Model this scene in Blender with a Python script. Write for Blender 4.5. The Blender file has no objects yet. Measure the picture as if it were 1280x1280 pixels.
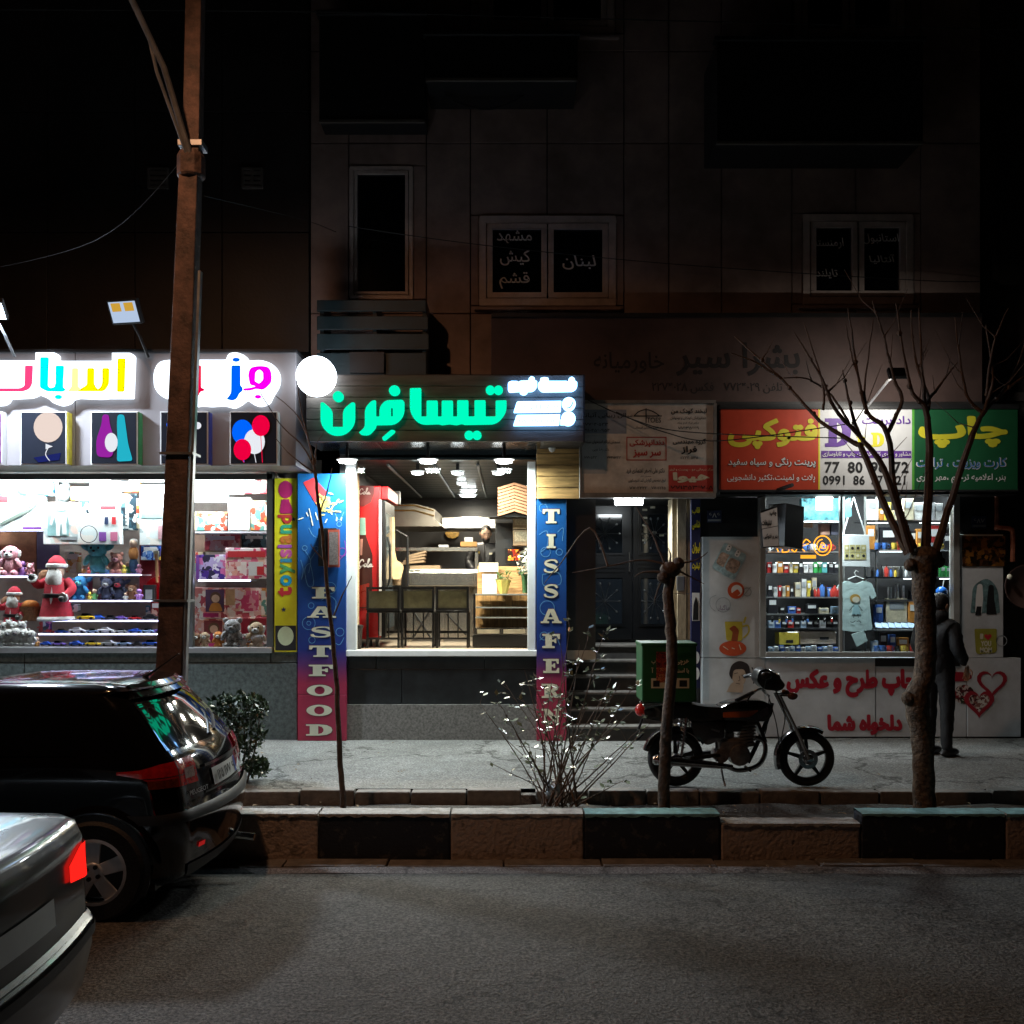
import bpy, bmesh, math, random
from mathutils import Vector, Matrix, Euler
from mathutils.geometry import tessellate_polygon
sc = bpy.context.scene
COL = sc.collection
R_ = math.radians
PI = math.pi
rnd = random.Random(7)

# ---------------------------------------------------------------- camera
H = 2.05                      # eye height above the road
cam = bpy.data.cameras.new('camera'); camo = bpy.data.objects.new('camera', cam); COL.objects.link(camo)
camo.location = (0, 0, H); camo.rotation_euler = (R_(90), 0, 0)
cam.sensor_width = 36; cam.lens = 36; cam.shift_x = 2/1280; cam.shift_y = 88/1280
cam.clip_end = 500; cam.clip_start = .05
sc.camera = camo
# ---------------------------------------------------------------- world: night sky
w = bpy.data.worlds.new('World'); sc.world = w; w.use_nodes = True
wn = w.node_tree; bgn = wn.nodes['Background']
sky = wn.nodes.new('ShaderNodeTexSky'); sky.sky_type = 'NISHITA'; sky.sun_disc = False
sky.sun_elevation = R_(-5); sky.sun_rotation = R_(200)
wn.links.new(sky.outputs[0], bgn.inputs[0]); bgn.inputs[1].default_value = .016
# ---------------------------------------------------------------- exposure
vs = sc.view_settings; vs.view_transform = 'Standard'; vs.look = 'None'; vs.exposure = 0; vs.gamma = 1
sc.cycles.max_bounces = 6; sc.cycles.diffuse_bounces = 2; sc.cycles.glossy_bounces = 3
sc.cycles.transparent_max_bounces = 12; sc.cycles.sample_clamp_indirect = 4; sc.cycles.use_denoising = True
sc.cycles.caustics_reflective = False; sc.cycles.caustics_refractive = False

# ---------------------------------------------------------------- helpers
F = 11.63                     # distance of the shop fronts
SW = .26                      # pavement height
def X(u, D): return (u-638)*D/1280
def Z(v, D): return H-(v-728)*D/1280
def P(u, v, D): return Vector((X(u, D), D, Z(v, D)))
def lin(c):
    if isinstance(c, str):
        c = [int(c[i:i+2], 16)/255 for i in (1, 3, 5)]
        return tuple(x/12.92 if x <= .04045 else ((x+.055)/1.055)**2.4 for x in c)
    return tuple(c)
MATS = {}
def mat(name, col, rough=.6, metal=0., var=.18, scale=6., bump=0., bscale=40., spec=.5, coat=0., col2=None, emit=0., detail=4., stretch=None):
    """Principled with noise-broken colour and roughness and fine bump"""
    if name in MATS: return MATS[name]
    m = bpy.data.materials.new(name); m.use_nodes = True; nt = m.node_tree; N = nt.nodes; L = nt.links
    b = N['Principled BSDF']; c = lin(col)
    geo = N.new('ShaderNodeNewGeometry'); src = geo.outputs['Position']
    if stretch:
        mp = N.new('ShaderNodeMapping'); mp.inputs['Scale'].default_value = stretch; L.new(src, mp.inputs[0]); src = mp.outputs[0]
    if var > 0:
        no = N.new('ShaderNodeTexNoise'); no.inputs['Scale'].default_value = scale; no.inputs['Detail'].default_value = detail; no.inputs['Roughness'].default_value = .65
        L.new(src, no.inputs['Vector'])
        cr = N.new('ShaderNodeValToRGB'); cr.color_ramp.elements[0].position = .3; cr.color_ramp.elements[1].position = .72
        lo = tuple(max(0, x*(1-var*1.6)) for x in c); hi = lin(col2) if col2 else tuple(min(1, x*(1+var)) for x in c)
        cr.color_ramp.elements[0].color = (*lo, 1); cr.color_ramp.elements[1].color = (*hi, 1)
        L.new(no.outputs[0], cr.inputs[0]); L.new(cr.outputs[0], b.inputs['Base Color'])
        mr = N.new('ShaderNodeMapRange'); mr.inputs[3].default_value = max(.03, rough*(1-.35*min(1, var*3))); mr.inputs[4].default_value = min(1, rough*(1+.25*min(1, var*3)))
        L.new(no.outputs[0], mr.inputs[0]); L.new(mr.outputs[0], b.inputs['Roughness'])
        if emit:
            L.new(cr.outputs[0], b.inputs['Emission Color'])
    else:
        b.inputs['Base Color'].default_value = (*c, 1); b.inputs['Roughness'].default_value = rough
        b.inputs['Emission Color'].default_value = (*c, 1)
    b.inputs['Emission Strength'].default_value = emit
    b.inputs['Metallic'].default_value = metal; b.inputs['Specular IOR Level'].default_value = spec; b.inputs['Coat Weight'].default_value = coat; b.inputs['Coat Roughness'].default_value = .04
    if bump:
        n2 = N.new('ShaderNodeTexNoise'); n2.inputs['Scale'].default_value = bscale; n2.inputs['Detail'].default_value = 5
        L.new(src, n2.inputs['Vector']); bp = N.new('ShaderNodeBump'); bp.inputs['Strength'].default_value = bump; bp.inputs['Distance'].default_value = .02
        L.new(n2.outputs[0], bp.inputs['Height']); L.new(bp.outputs[0], b.inputs['Normal'])
    MATS[name] = m; return m
def emi(name, col, s=1., var=0.):
    if name in MATS: return MATS[name]
    m = bpy.data.materials.new(name); m.use_nodes = True; nt = m.node_tree; nt.nodes.remove(nt.nodes['Principled BSDF'])
    e = nt.nodes.new('ShaderNodeEmission'); e.inputs[0].default_value = (*lin(col), 1); e.inputs[1].default_value = s
    nt.links.new(e.outputs[0], nt.nodes['Material Output'].inputs[0]); MATS[name] = m; return m
def glass(name, tint=(.92, .96, .95), refl=.06, rough=.02):
    """thin pane: clear with a fresnel sheen"""
    if name in MATS: return MATS[name]
    m = bpy.data.materials.new(name); m.use_nodes = True; nt = m.node_tree; N = nt.nodes; L = nt.links; N.remove(N['Principled BSDF'])
    t = N.new('ShaderNodeBsdfTransparent'); t.inputs[0].default_value = (*tint, 1)
    g = N.new('ShaderNodeBsdfGlossy'); g.inputs['Roughness'].default_value = rough
    fr = N.new('ShaderNodeFresnel'); fr.inputs[0].default_value = 1.35
    ad = N.new('ShaderNodeMath'); ad.operation = 'MULTIPLY_ADD'; ad.inputs[1].default_value = .9; ad.inputs[2].default_value = refl*.3
    L.new(fr.outputs[0], ad.inputs[0])
    mx = N.new('ShaderNodeMixShader'); L.new(ad.outputs[0], mx.inputs[0]); L.new(t.outputs[0], mx.inputs[1]); L.new(g.outputs[0], mx.inputs[2])
    L.new(mx.outputs[0], N['Material Output'].inputs[0]); MATS[name] = m; return m
def printmat(name, cols, scale=14., seed=0., rough=.35, white=.0, emit=0.):
    """printed carton: blocky patches of several inks"""
    if name in MATS: return MATS[name]
    m = bpy.data.materials.new(name); m.use_nodes = True; nt = m.node_tree; N = nt.nodes; L = nt.links; b = N['Principled BSDF']
    geo = N.new('ShaderNodeNewGeometry'); mp = N.new('ShaderNodeMapping'); mp.inputs['Location'].default_value = (seed, seed*1.7, seed*.3); mp.inputs['Scale'].default_value = (1, .2, 1)
    L.new(geo.outputs['Position'], mp.inputs[0])
    no = N.new('ShaderNodeTexNoise'); no.inputs['Scale'].default_value = scale*.7; L.new(mp.outputs[0], no.inputs['Vector'])
    ma = N.new('ShaderNodeVectorMath'); ma.operation = 'MULTIPLY_ADD'; ma.inputs[1].default_value = (.08, .08, .08); L.new(no.outputs['Color'], ma.inputs[0]); L.new(mp.outputs[0], ma.inputs[2])
    vo = N.new('ShaderNodeTexVoronoi'); vo.distance = 'CHEBYCHEV'; vo.inputs['Scale'].default_value = scale; L.new(ma.outputs[0], vo.inputs['Vector'])
    sp = N.new('ShaderNodeSeparateColor'); L.new(vo.outputs['Color'], sp.inputs[0])
    cr = N.new('ShaderNodeValToRGB'); cr.color_ramp.interpolation = 'CONSTANT'; el = cr.color_ramp.elements
    n = len(cols)
    while len(el) < n: el.new(.5)
    for i, c in enumerate(cols): el[i].position = i/n; el[i].color = (*lin(c), 1)
    L.new(sp.outputs[0], cr.inputs[0]); L.new(cr.outputs[0], b.inputs['Base Color']); b.inputs['Roughness'].default_value = rough
    if emit: L.new(cr.outputs[0], b.inputs['Emission Color']); b.inputs['Emission Strength'].default_value = emit
    MATS[name] = m; return m

class MB:
    """mesh collector"""
    def __init__(s): s.v = []; s.f = []
    def add(s, v, f):
        o = len(s.v); s.v += [tuple(p) for p in v]; s.f += [tuple(i+o for i in q) for q in f]; return s
    def box(s, x0, x1, y0, y1, z0, z1, M=None):
        v = [(x, y, z) for z in (z0, z1) for y in (y0, y1) for x in (x0, x1)]
        if M is not None: v = [M @ Vector(p) for p in v]
        return s.add(v, [(0, 2, 3, 1), (4, 5, 7, 6), (0, 1, 5, 4), (1, 3, 7, 5), (3, 2, 6, 7), (2, 0, 4, 6)])
    def obox(s, c, d, rot=(0, 0, 0)):
        M = Matrix.Translation(c) @ Euler(rot).to_matrix().to_4x4(); a, b, e = [q/2 for q in d]
        return s.box(-a, a, -b, b, -e, e, M)
    def rect(s, u0, v0, u1, v1, D, dep):           # photo rectangle, front face at D, running back by dep
        return s.box(X(u0, D), X(u1, D), D, D+dep, Z(v1, D), Z(v0, D))
    def tube(s, pts, rs, n=8, closed=False, cap=True, flat=None):
        pts = [Vector(p) for p in pts]; k = len(pts)
        if not hasattr(rs, '__len__'): rs = [rs]*k
        vv = []; ff = []; up = None
        for i, p in enumerate(pts):
            if closed: t = pts[(i+1) % k]-pts[i-1]
            else: t = pts[min(i+1, k-1)]-pts[max(i-1, 0)]
            if t.length < 1e-9: t = Vector((0, 0, 1))
            t.normalize()
            if up is None:
                up = Vector((0, 0, 1)) if abs(t.z) < .9 else Vector((1, 0, 0))
            a = t.cross(up)
            if a.length < 1e-6: a = t.cross(Vector((0, 1, .1)))
            a.normalize(); b = a.cross(t); up = b
            for j in range(n):
                th = 2*PI*j/n; r = rs[i]
                vv.append(p+a*(math.cos(th)*r)+b*(math.sin(th)*r*(flat or 1)))
        m = k if closed else k-1
        for i in range(m):
            for j in range(n):
                A = i*n+j; B = i*n+(j+1) % n; i2 = (i+1) % k
                ff.append((A, B, i2*n+(j+1) % n, i2*n+j))
        if cap and not closed:
            ff.append(tuple(range(n-1, -1, -1))); ff.append(tuple((k-1)*n+j for j in range(n)))
        return s.add(vv, ff)
    def sph(s, c, r, nu=12, nv=8, rot=None):
        if not hasattr(r, '__len__'): r = (r, r, r)
        M = Matrix.Translation(c) @ (Euler(rot).to_matrix().to_4x4() if rot else Matrix())
        v = [M @ Vector((0, 0, r[2]))]
        for i in range(1, nv):
            t = PI*i/nv
            for j in range(nu):
                p = 2*PI*j/nu; v.append(M @ Vector((r[0]*math.sin(t)*math.cos(p), r[1]*math.sin(t)*math.sin(p), r[2]*math.cos(t))))
        v.append(M @ Vector((0, 0, -r[2]))); f = []
        for j in range(nu): f.append((0, 1+j, 1+(j+1) % nu))
        for i in range(nv-2):
            for j in range(nu):
                a = 1+i*nu+j; b = 1+i*nu+(j+1) % nu; f.append((a, a+nu, b+nu, b))
        l = len(v)-1; o = 1+(nv-2)*nu
        for j in range(nu): f.append((l, o+(j+1) % nu, o+j))
        return s.add(v, f)
    def lathe(s, prof, c, n=16, axis='z', M=None, cap=True):
        v = []; f = []; c = Vector(c)
        for r, h in prof:
            for j in range(n):
                t = 2*PI*j/n; a, b = r*math.cos(t), r*math.sin(t)
                q = Vector((a, b, h)) if axis == 'z' else (Vector((a, h, b)) if axis == 'y' else Vector((h, a, b)))
                if M is not None: q = M @ q
                v.append(c+q)
        k = len(prof)
        for i in range(k-1):
            for j in range(n):
                q = (i*n+j, i*n+(j+1) % n, (i+1)*n+(j+1) % n, (i+1)*n+j); f.append(q if axis != 'y' else q[::-1])
        if not cap: return s.add(v, f)
        f.append(tuple(range(n-1, -1, -1)) if axis != 'y' else tuple(range(n))); f.append(tuple((k-1)*n+j for j in range(n)) if axis != 'y' else tuple((k-1)*n+j for j in range(n-1, -1, -1)))
        return s.add(v, f)
    def prism(s, pts, y0, y1, holes=(), M=None):   # outline in XZ, front at y0
        loops = [[Vector((p[0], 0, p[1])) for p in lp] for lp in (pts, *holes)]
        tri = tessellate_polygon(loops); flat = [p for lp in loops for p in lp]; n = len(flat)
        v = [Vector((p.x, y0, p.z)) for p in flat]+[Vector((p.x, y1, p.z)) for p in flat]
        f = []
        for t in tri:
            a, b, c = [flat[i] for i in t]
            cr = (b.x-a.x)*(c.z-a.z)-(b.z-a.z)*(c.x-a.x)
            if abs(cr) < 1e-12: continue
            t = tuple(t) if cr > 0 else tuple(t)[::-1]
            f.append(t); f.append(tuple(i+n for i in t[::-1]))
        o = 0
        for li, lp in enumerate(loops):
            k = len(lp); ar = sum(lp[i].x*lp[(i+1) % k].z-lp[(i+1) % k].x*lp[i].z for i in range(k))
            for i in range(k):
                a, b = o+i, o+(i+1) % k
                f.append((b, a, a+n, b+n) if (ar > 0) == (li == 0) else (a, b, b+n, a+n))
            o += k
        if M is not None: v = [M @ p for p in v]
        return s.add(v, f)
    def ribbon(s, pts, w, D, th=.004, caps=True, M=None):   # round-ended stroke in XZ
        pts = [Vector((p[0], p[1])) for p in pts]; k = len(pts)
        ws = w if hasattr(w, '__len__') else [w]*k
        L = []; Rr = []
        for i in range(k):
            t = (pts[min(i+1, k-1)]-pts[max(i-1, 0)])
            if t.length < 1e-9: t = Vector((1, 0))
            t.normalize(); n = Vector((-t.y, t.x))
            L.append(pts[i]+n*ws[i]/2); Rr.append(pts[i]-n*ws[i]/2)
        out = list(L)
        if caps:
            t = (pts[-1]-pts[-2]).normalized(); n = Vector((-t.y, t.x))
            out += [pts[-1]+(n*math.cos(a)+t*math.sin(a))*ws[-1]/2 for a in (PI*.25, PI*.5, PI*.75)]
        out += Rr[::-1]
        if caps:
            t = (pts[0]-pts[1]).normalized(); n = Vector((-t.y, t.x))
            out += [pts[0]+(n*math.cos(a)+t*math.sin(a))*ws[0]/2 for a in (PI*.25, PI*.5, PI*.75)]
        f = []; ri = (lambda i: 2*k+2-i) if caps else (lambda i: 2*k-1-i)
        for i in range(k-1): f.append((i, ri(i), ri(i+1), i+1))
        if caps: f.append((k-1, k+3, k+2, k+1, k)); f.append((0, 2*k+5, 2*k+4, 2*k+3, 2*k+2))
        v = [Vector((p.x, D, p.y)) for p in out]
        if M is not None: v = [M @ q for q in v]
        s.add(v, [tuple(q) for q in f])
        return s
    def build(s, name, m, parent=None, smooth=False, bevel=0, local=False, sharp=40):
        me = bpy.data.meshes.new(name); me.from_pydata([tuple(p) for p in s.v], [], s.f)
        if bevel:
            bm = bmesh.new(); bm.from_mesh(me); bmesh.ops.remove_doubles(bm, verts=bm.verts, dist=1e-5)
            ed = [e for e in bm.edges if len(e.link_faces) == 2 and e.calc_face_angle(0) > .6]
            bmesh.ops.bevel(bm, geom=ed, offset=bevel, segments=2, affect='EDGES', profile=.5, clamp_overlap=True); bm.to_mesh(me); bm.free()
        if smooth:
            me.polygons.foreach_set('use_smooth', [True]*len(me.polygons)); me.set_sharp_from_angle(angle=R_(sharp))
        me.materials.append(m); me.update()
        o = bpy.data.objects.new(name, me); COL.objects.link(o)
        if parent is not None: par(o, parent, local)
        return o
WM = {}
def par(o, parent, local=False):
    o.parent = parent
    if not local and parent.name in WM: o.matrix_parent_inverse = WM[parent.name].inverted()
def tag(o, label, cat, group=None):
    o['label'] = label; o['category'] = cat
    if group: o['group'] = group
    return o
def thing(name, label, cat, loc=(0, 0, 0), rz=0, group=None, s=1):
    o = bpy.data.objects.new(name, None); COL.objects.link(o); o.empty_display_size = .1
    o.location = loc; o.rotation_euler = (0, 0, rz); o.scale = (s, s, s)
    WM[o.name] = Matrix.Translation(loc) @ Matrix.Rotation(rz, 4, 'Z') @ Matrix.Scale(s, 4)
    return tag(o, label, cat, group)
def struct(o): o['kind'] = 'structure'; return o
def stuff(o): o['kind'] = 'stuff'; return o
def copy_tree(o, parent=None):
    c = o.copy(); COL.objects.link(c)
    if parent is not None: c.parent = parent
    for ch in o.children: copy_tree(ch, c)
    return c
def arealight(name, loc, size, W, col, parent=None, rot=(0, 0, 0), sizey=None, spread=None):
    l = bpy.data.lights.new(name, 'AREA'); l.energy = W; l.color = lin(col); l.size = size
    if sizey: l.shape = 'RECTANGLE'; l.size_y = sizey
    if spread: l.spread = R_(spread)
    o = bpy.data.objects.new(name, l); COL.objects.link(o); o.location = loc; o.rotation_euler = rot
    if parent is not None: par(o, parent)
    return o
def rpoly(pts, seg=5):
    """polygon corners (x, y, radius) -> points with filleted corners"""
    out = []; n = len(pts)
    for i in range(n):
        p = Vector(pts[i][:2]); r = pts[i][2] if len(pts[i]) > 2 else 0
        if r <= 0: out.append(p); continue
        a = Vector(pts[i-1][:2])-p; b = Vector(pts[(i+1) % n][:2])-p
        d = min(r, a.length*.49, b.length*.49)
        q0 = p+a.normalized()*d; q1 = p+b.normalized()*d
        for k in range(seg+1):
            t = k/seg; out.append(q0*(1-t)**2+p*2*t*(1-t)+q1*t*t)
    return out
def smooth_line(pts, n=6):
    """Catmull-Rom through points of any dimension"""
    P_ = [Vector(p) for p in pts]; k = len(P_); out = []
    for i in range(k-1):
        p0, p1, p2, p3 = P_[max(i-1, 0)], P_[i], P_[i+1], P_[min(i+2, k-1)]
        for j in range(n):
            t = j/n; out.append(.5*((2*p1)+(p2-p0)*t+(2*p0-5*p1+4*p2-p3)*t*t+(3*p1-p0-3*p2+p3)*t**3))
    out.append(P_[-1]); return out
def circ(cx, cy, r, n=20, ry=None): return [(cx+r*math.cos(2*PI*i/n), cy+(ry or r)*math.sin(2*PI*i/n)) for i in range(n)]

# ---------------------------------------------------------------- writing
_A = {'ا': 'FE8D FE8E', 'آ': 'FE81 FE82', 'ب': 'FE8F FE90 FE91 FE92', 'پ': 'FB56 FB57 FB58 FB59', 'ت': 'FE95 FE96 FE97 FE98', 'ث': 'FE99 FE9A FE9B FE9C',
 'ج': 'FE9D FE9E FE9F FEA0', 'چ': 'FB7A FB7B FB7C FB7D', 'ح': 'FEA1 FEA2 FEA3 FEA4', 'خ': 'FEA5 FEA6 FEA7 FEA8', 'د': 'FEA9 FEAA', 'ذ': 'FEAB FEAC', 'ر': 'FEAD FEAE',
 'ز': 'FEAF FEB0', 'ژ': 'FB8A FB8B', 'س': 'FEB1 FEB2 FEB3 FEB4', 'ش': 'FEB5 FEB6 FEB7 FEB8', 'ص': 'FEB9 FEBA FEBB FEBC', 'ض': 'FEBD FEBE FEBF FEC0', 'ط': 'FEC1 FEC2 FEC3 FEC4',
 'ع': 'FEC9 FECA FECB FECC', 'غ': 'FECD FECE FECF FED0', 'ف': 'FED1 FED2 FED3 FED4', 'ق': 'FED5 FED6 FED7 FED8', 'ک': 'FB8E FB8F FB90 FB91', 'گ': 'FB92 FB93 FB94 FB95',
 'ل': 'FEDD FEDE FEDF FEE0', 'م': 'FEE1 FEE2 FEE3 FEE4', 'ن': 'FEE5 FEE6 FEE7 FEE8', 'و': 'FEED FEEE', 'ه': 'FEE9 FEEA FEEB FEEC', 'ی': 'FBFC FBFD FBFE FBFF', 'ـ': '0640 0640 0640 0640'}
_A = {k: [chr(int(x, 16)) for x in v.split()] for k, v in _A.items()}
def fa(t):
    """join Persian letters and put them in visual order"""
    if not any(c in _A for c in t): return t
    out = []; i = 0; prevj = False; n = len(t)
    while i < n:
        c = t[i]
        if c in _A:
            nx = t[i+1] if i+1 < n else ' '
            if c == 'ل' and nx == 'ا':
                out.append('\uFEFC' if prevj else '\uFEFB'); prevj = False; i += 2; continue
            f = _A[c]; dual = len(f) == 4; j = dual and nx in _A
            out.append(f[3] if (prevj and j) else f[2] if j else f[1] if prevj else f[0]); prevj = j
        else: out.append(c); prevj = False
        i += 1
    s = ''.join(out)[::-1]
    # runs of digits read left to right
    res = ''; run = ''
    for ch in s:
        if ch.isdigit(): run = ch+run
        else: res += run+ch; run = ''
    return res+run
def text_mesh(body, bold=0., ext=0., shear=0.):
    cu = bpy.data.curves.new('t', 'FONT'); cu.body = body; cu.size = 1; cu.offset = bold; cu.extrude = ext; cu.shear = shear; cu.resolution_u = 3
    o = bpy.data.objects.new('t', cu); me = bpy.data.meshes.new_from_object(o)
    bpy.data.objects.remove(o); bpy.data.curves.remove(cu)
    v = [tuple(p.co) for p in me.vertices]; f = [tuple(p.vertices) for p in me.polygons]; bpy.data.meshes.remove(me)
    par_ = list(range(len(v)))
    def find(a):
        while par_[a] != a: par_[a] = par_[par_[a]]; a = par_[a]
        return a
    for q in f:
        for i in q[1:]: par_[find(i)] = find(q[0])
    ids = {}
    lift = []
    for i in range(len(v)):
        r = find(i); lift.append(ids.setdefault(r, len(ids)) % 5)
    return v, f, lift
def heavy(v, f, lift, bold):
    """heavier weight: the letters struck again around a small circle"""
    if bold <= .016 or not v: return v, f, lift
    r = (bold-.012)*1.5; V = []; Fc = []; Lf = []; n = len(v); k = 0
    for a in range(9):
        dx, dy = (0, 0) if a == 0 else (r*math.cos(a*PI/4), r*math.sin(a*PI/4))
        V += [(p[0]+dx, p[1]+dy, p[2]) for p in v]; Fc += [tuple(i+k for i in q) for q in f]; Lf += [l*.25+a*.35 for l in lift]; k += n
    return V, Fc, Lf
def text(name, body, box, D, m, parent, bold=.01, th=.0, rot=0, shear=0, step=.0004, M=None):
    """text stretched to a photo rectangle (u0,v0,u1,v1) at distance D; rot=90 reads upward"""
    v, f, lift = heavy(*text_mesh(fa(body), min(bold, .012), 0, shear), bold)
    if not v: return None
    x0 = min(p[0] for p in v); x1 = max(p[0] for p in v); y0 = min(p[1] for p in v); y1 = max(p[1] for p in v)
    a0, a1, b0, b1 = X(box[0], D), X(box[2], D), Z(box[3], D), Z(box[1], D)
    mb = MB(); vv = []
    for p, l in zip(v, lift):
        s = (p[0]-x0)/(x1-x0); t = (p[1]-y0)/max(1e-6, y1-y0)
        if rot == 90: s, t = 1-t, s
        vv.append(Vector((a0+(a1-a0)*s, D-l*step, b0+(b1-b0)*t)))
    if th:
        n = len(vv); ec = {}
        for q in f:
            for i in range(len(q)):
                e = (q[i], q[(i+1) % len(q)]); ec[e] = ec.get(e, 0)+1
        f2 = list(f)+[(e[0], e[0]+n, e[1]+n, e[1]) for e in ec if (e[1], e[0]) not in ec]
        vv = vv+[p+Vector((0, th, 0)) for p in vv]; f = f2
    if M is not None: vv = [M @ p for p in vv]
    mb.add(vv, f)
    return mb.build(name, m, parent)
def decal(name, pts, D, m, parent, holes=(), th=.003):
    """flat print: photo outline at distance D"""
    q = [(X(p[0], D), Z(p[1], D)) for p in pts]; hs = [[(X(p[0], D), Z(p[1], D)) for p in h] for h in holes]
    return MB().prism(q, D, D+th, hs).build(name, m, parent)
def stroke(name, lines, wpx, D, m, parent, n=5):
    mb = MB()
    for i, l in enumerate(lines):
        l = smooth_line(l, n) if n > 1 else [Vector(p) for p in l]
        mb.ribbon([(X(p[0], D), Z(p[1], D)) for p in l], wpx*D/1280, D-.0003*(i % 6))
    o = mb.build(name, m, parent)
    if len(lines) > 1: o['kind'] = 'stuff'
    return o
# fat slab letters in a unit square: outline and holes
def _S():
    sp = smooth_line([(.88, .72), (.74, .9), (.46, .93), (.2, .82), (.2, .64), (.45, .54), (.7, .44), (.82, .28), (.66, .1), (.4, .07), (.16, .14), (.1, .3)], 4)
    ws = []
    for i in range(len(sp)):
        t = i/(len(sp)-1); ws.append(.09+.2*math.exp(-((t-.5)/.2)**2)+.06*math.exp(-((t-.06)/.05)**2)+.06*math.exp(-((t-.94)/.05)**2))
    L = []; Rr = []
    for i, p in enumerate(sp):
        t = (sp[min(i+1, len(sp)-1)]-sp[max(i-1, 0)]).normalized(); n = Vector((-t.y, t.x)); L.append(p+n*ws[i]/2); Rr.append(p-n*ws[i]/2)
    return [(p.x, p.y) for p in L+Rr[::-1]]
SLAB = {
 'T': ([(0, 1), (1, 1), (1, .66), (.89, .66), (.84, .84), (.67, .84), (.67, .15), (.82, .12), (.82, 0), (.18, 0), (.18, .12), (.33, .15), (.33, .84), (.16, .84), (.11, .66), (0, .66)], []),
 'I': ([(.1, 1), (.9, 1), (.9, .87), (.72, .84), (.72, .16), (.9, .13), (.9, 0), (.1, 0), (.1, .13), (.28, .16), (.28, .84), (.1, .87)], []),
 'F': ([(0, 1), (1, 1), (1, .64), (.9, .64), (.82, .85), (.54, .85), (.54, .59), (.66, .59), (.7, .68), (.79, .68), (.79, .35), (.7, .35), (.66, .45), (.54, .45), (.54, .15), (.7, .12), (.7, 0), (0, 0), (0, .12), (.17, .15), (.17, .85), (0, .88)], []),
 'E': ([(0, 1), (.97, 1), (.97, .66), (.87, .66), (.8, .85), (.52, .85), (.52, .59), (.62, .59), (.66, .68), (.75, .68), (.75, .35), (.66, .35), (.62, .45), (.52, .45), (.52, .15), (.82, .15), (.9, .36), (1, .36), (1, 0), (0, 0), (0, .12), (.17, .15), (.17, .85), (0, .88)], []),
 'A': ([(.36, 1), (.64, 1), (.89, .14), (1, .12), (1, 0), (.54, 0), (.54, .12), (.65, .14), (.61, .28), (.33, .28), (.29, .14), (.4, .12), (.4, 0), (0, 0), (0, .12), (.11, .14)], [[(.47, .76), (.57, .41), (.37, .41)]]),
 'O': (circ(.5, .5, .5, 28), [circ(.5, .5, .2, 20, .36)]),
 'D': ([(0, 1), (.5, 1), (.78, .93), (.95, .75), (1, .5), (.95, .25), (.78, .07), (.5, 0), (0, 0), (0, .12), (.14, .14), (.14, .86), (0, .88)], [[(.46, .86), (.6, .78), (.66, .6), (.66, .4), (.6, .22), (.46, .14)]]),
 'R': ([(0, 1), (.6, 1), (.8, .93), (.88, .76), (.82, .58), (.68, .5), (.88, .14), (1, .12), (1, 0), (.68, 0), (.5, .44), (.48, .44), (.48, .14), (.6, .12), (.6, 0), (0, 0), (0, .12), (.15, .14), (.15, .86), (0, .88)], [[(.48, .87), (.56, .82), (.58, .72), (.54, .6), (.48, .57)]]),
 'N': ([(0, 1), (.36, 1), (.74, .46), (.74, .86), (.62, .88), (.62, 1), (1, 1), (1, .88), (.88, .86), (.88, 0), (.7, 0), (.26, .66), (.26, .14), (.38, .12), (.38, 0), (0, 0), (0, .12), (.13, .14), (.13, .86), (0, .88)], []),
}
SLAB['S'] = (_S(), [])
def slab(ch, box, D, m, parent, th=.004, M=None):
    o, hs = SLAB[ch]; a0, a1, b0, b1 = X(box[0], D), X(box[2], D), Z(box[3], D), Z(box[1], D)
    g = lambda lp: [(a0+(a1-a0)*p[0], b0+(b1-b0)*p[1]) for p in lp]
    return MB().prism(g(o), D, D+th, [g(h) for h in hs]).build('letter', m, parent)
ORD = ['first', 'second', 'third', 'fourth', 'fifth', 'sixth', 'seventh', 'eighth', 'ninth', 'tenth', 'eleventh', 'twelfth', 'thirteenth', 'fourteenth', 'fifteenth', 'sixteenth']

# ---------------------------------------------------------------- shared materials
m_black = mat('black metal', (.012, .012, .013), .35, .2, .1)
m_dark = mat('dark paint', (.02, .021, .023), .5)
m_alu = mat('aluminium', (.55, .56, .57), .35, .8, .08)
m_white = mat('white paint', (.72, .73, .73), .45, 0, .06)
m_glass = glass('shop glass')
m_chrome = mat('chrome', (.6, .6, .6), .15, 1, .06)
m_wood = mat('wood', (.5, .29, .12), .5, 0, .35, 3, .1, 60, stretch=(3, 3, 16))
m_steel = mat('stainless', (.52, .49, .44), .24, .97, .06, 3, .12, 7, stretch=(6, 1, 1))
m_black_pl = mat('black plastic', (.015, .015, .016), .42, 0, .1)
m_cream = mat('cream print', (.72, .68, .52), .5, 0, .06)
m_ink = mat('black ink', (.012, .012, .014), .6, 0, 0)
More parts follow.
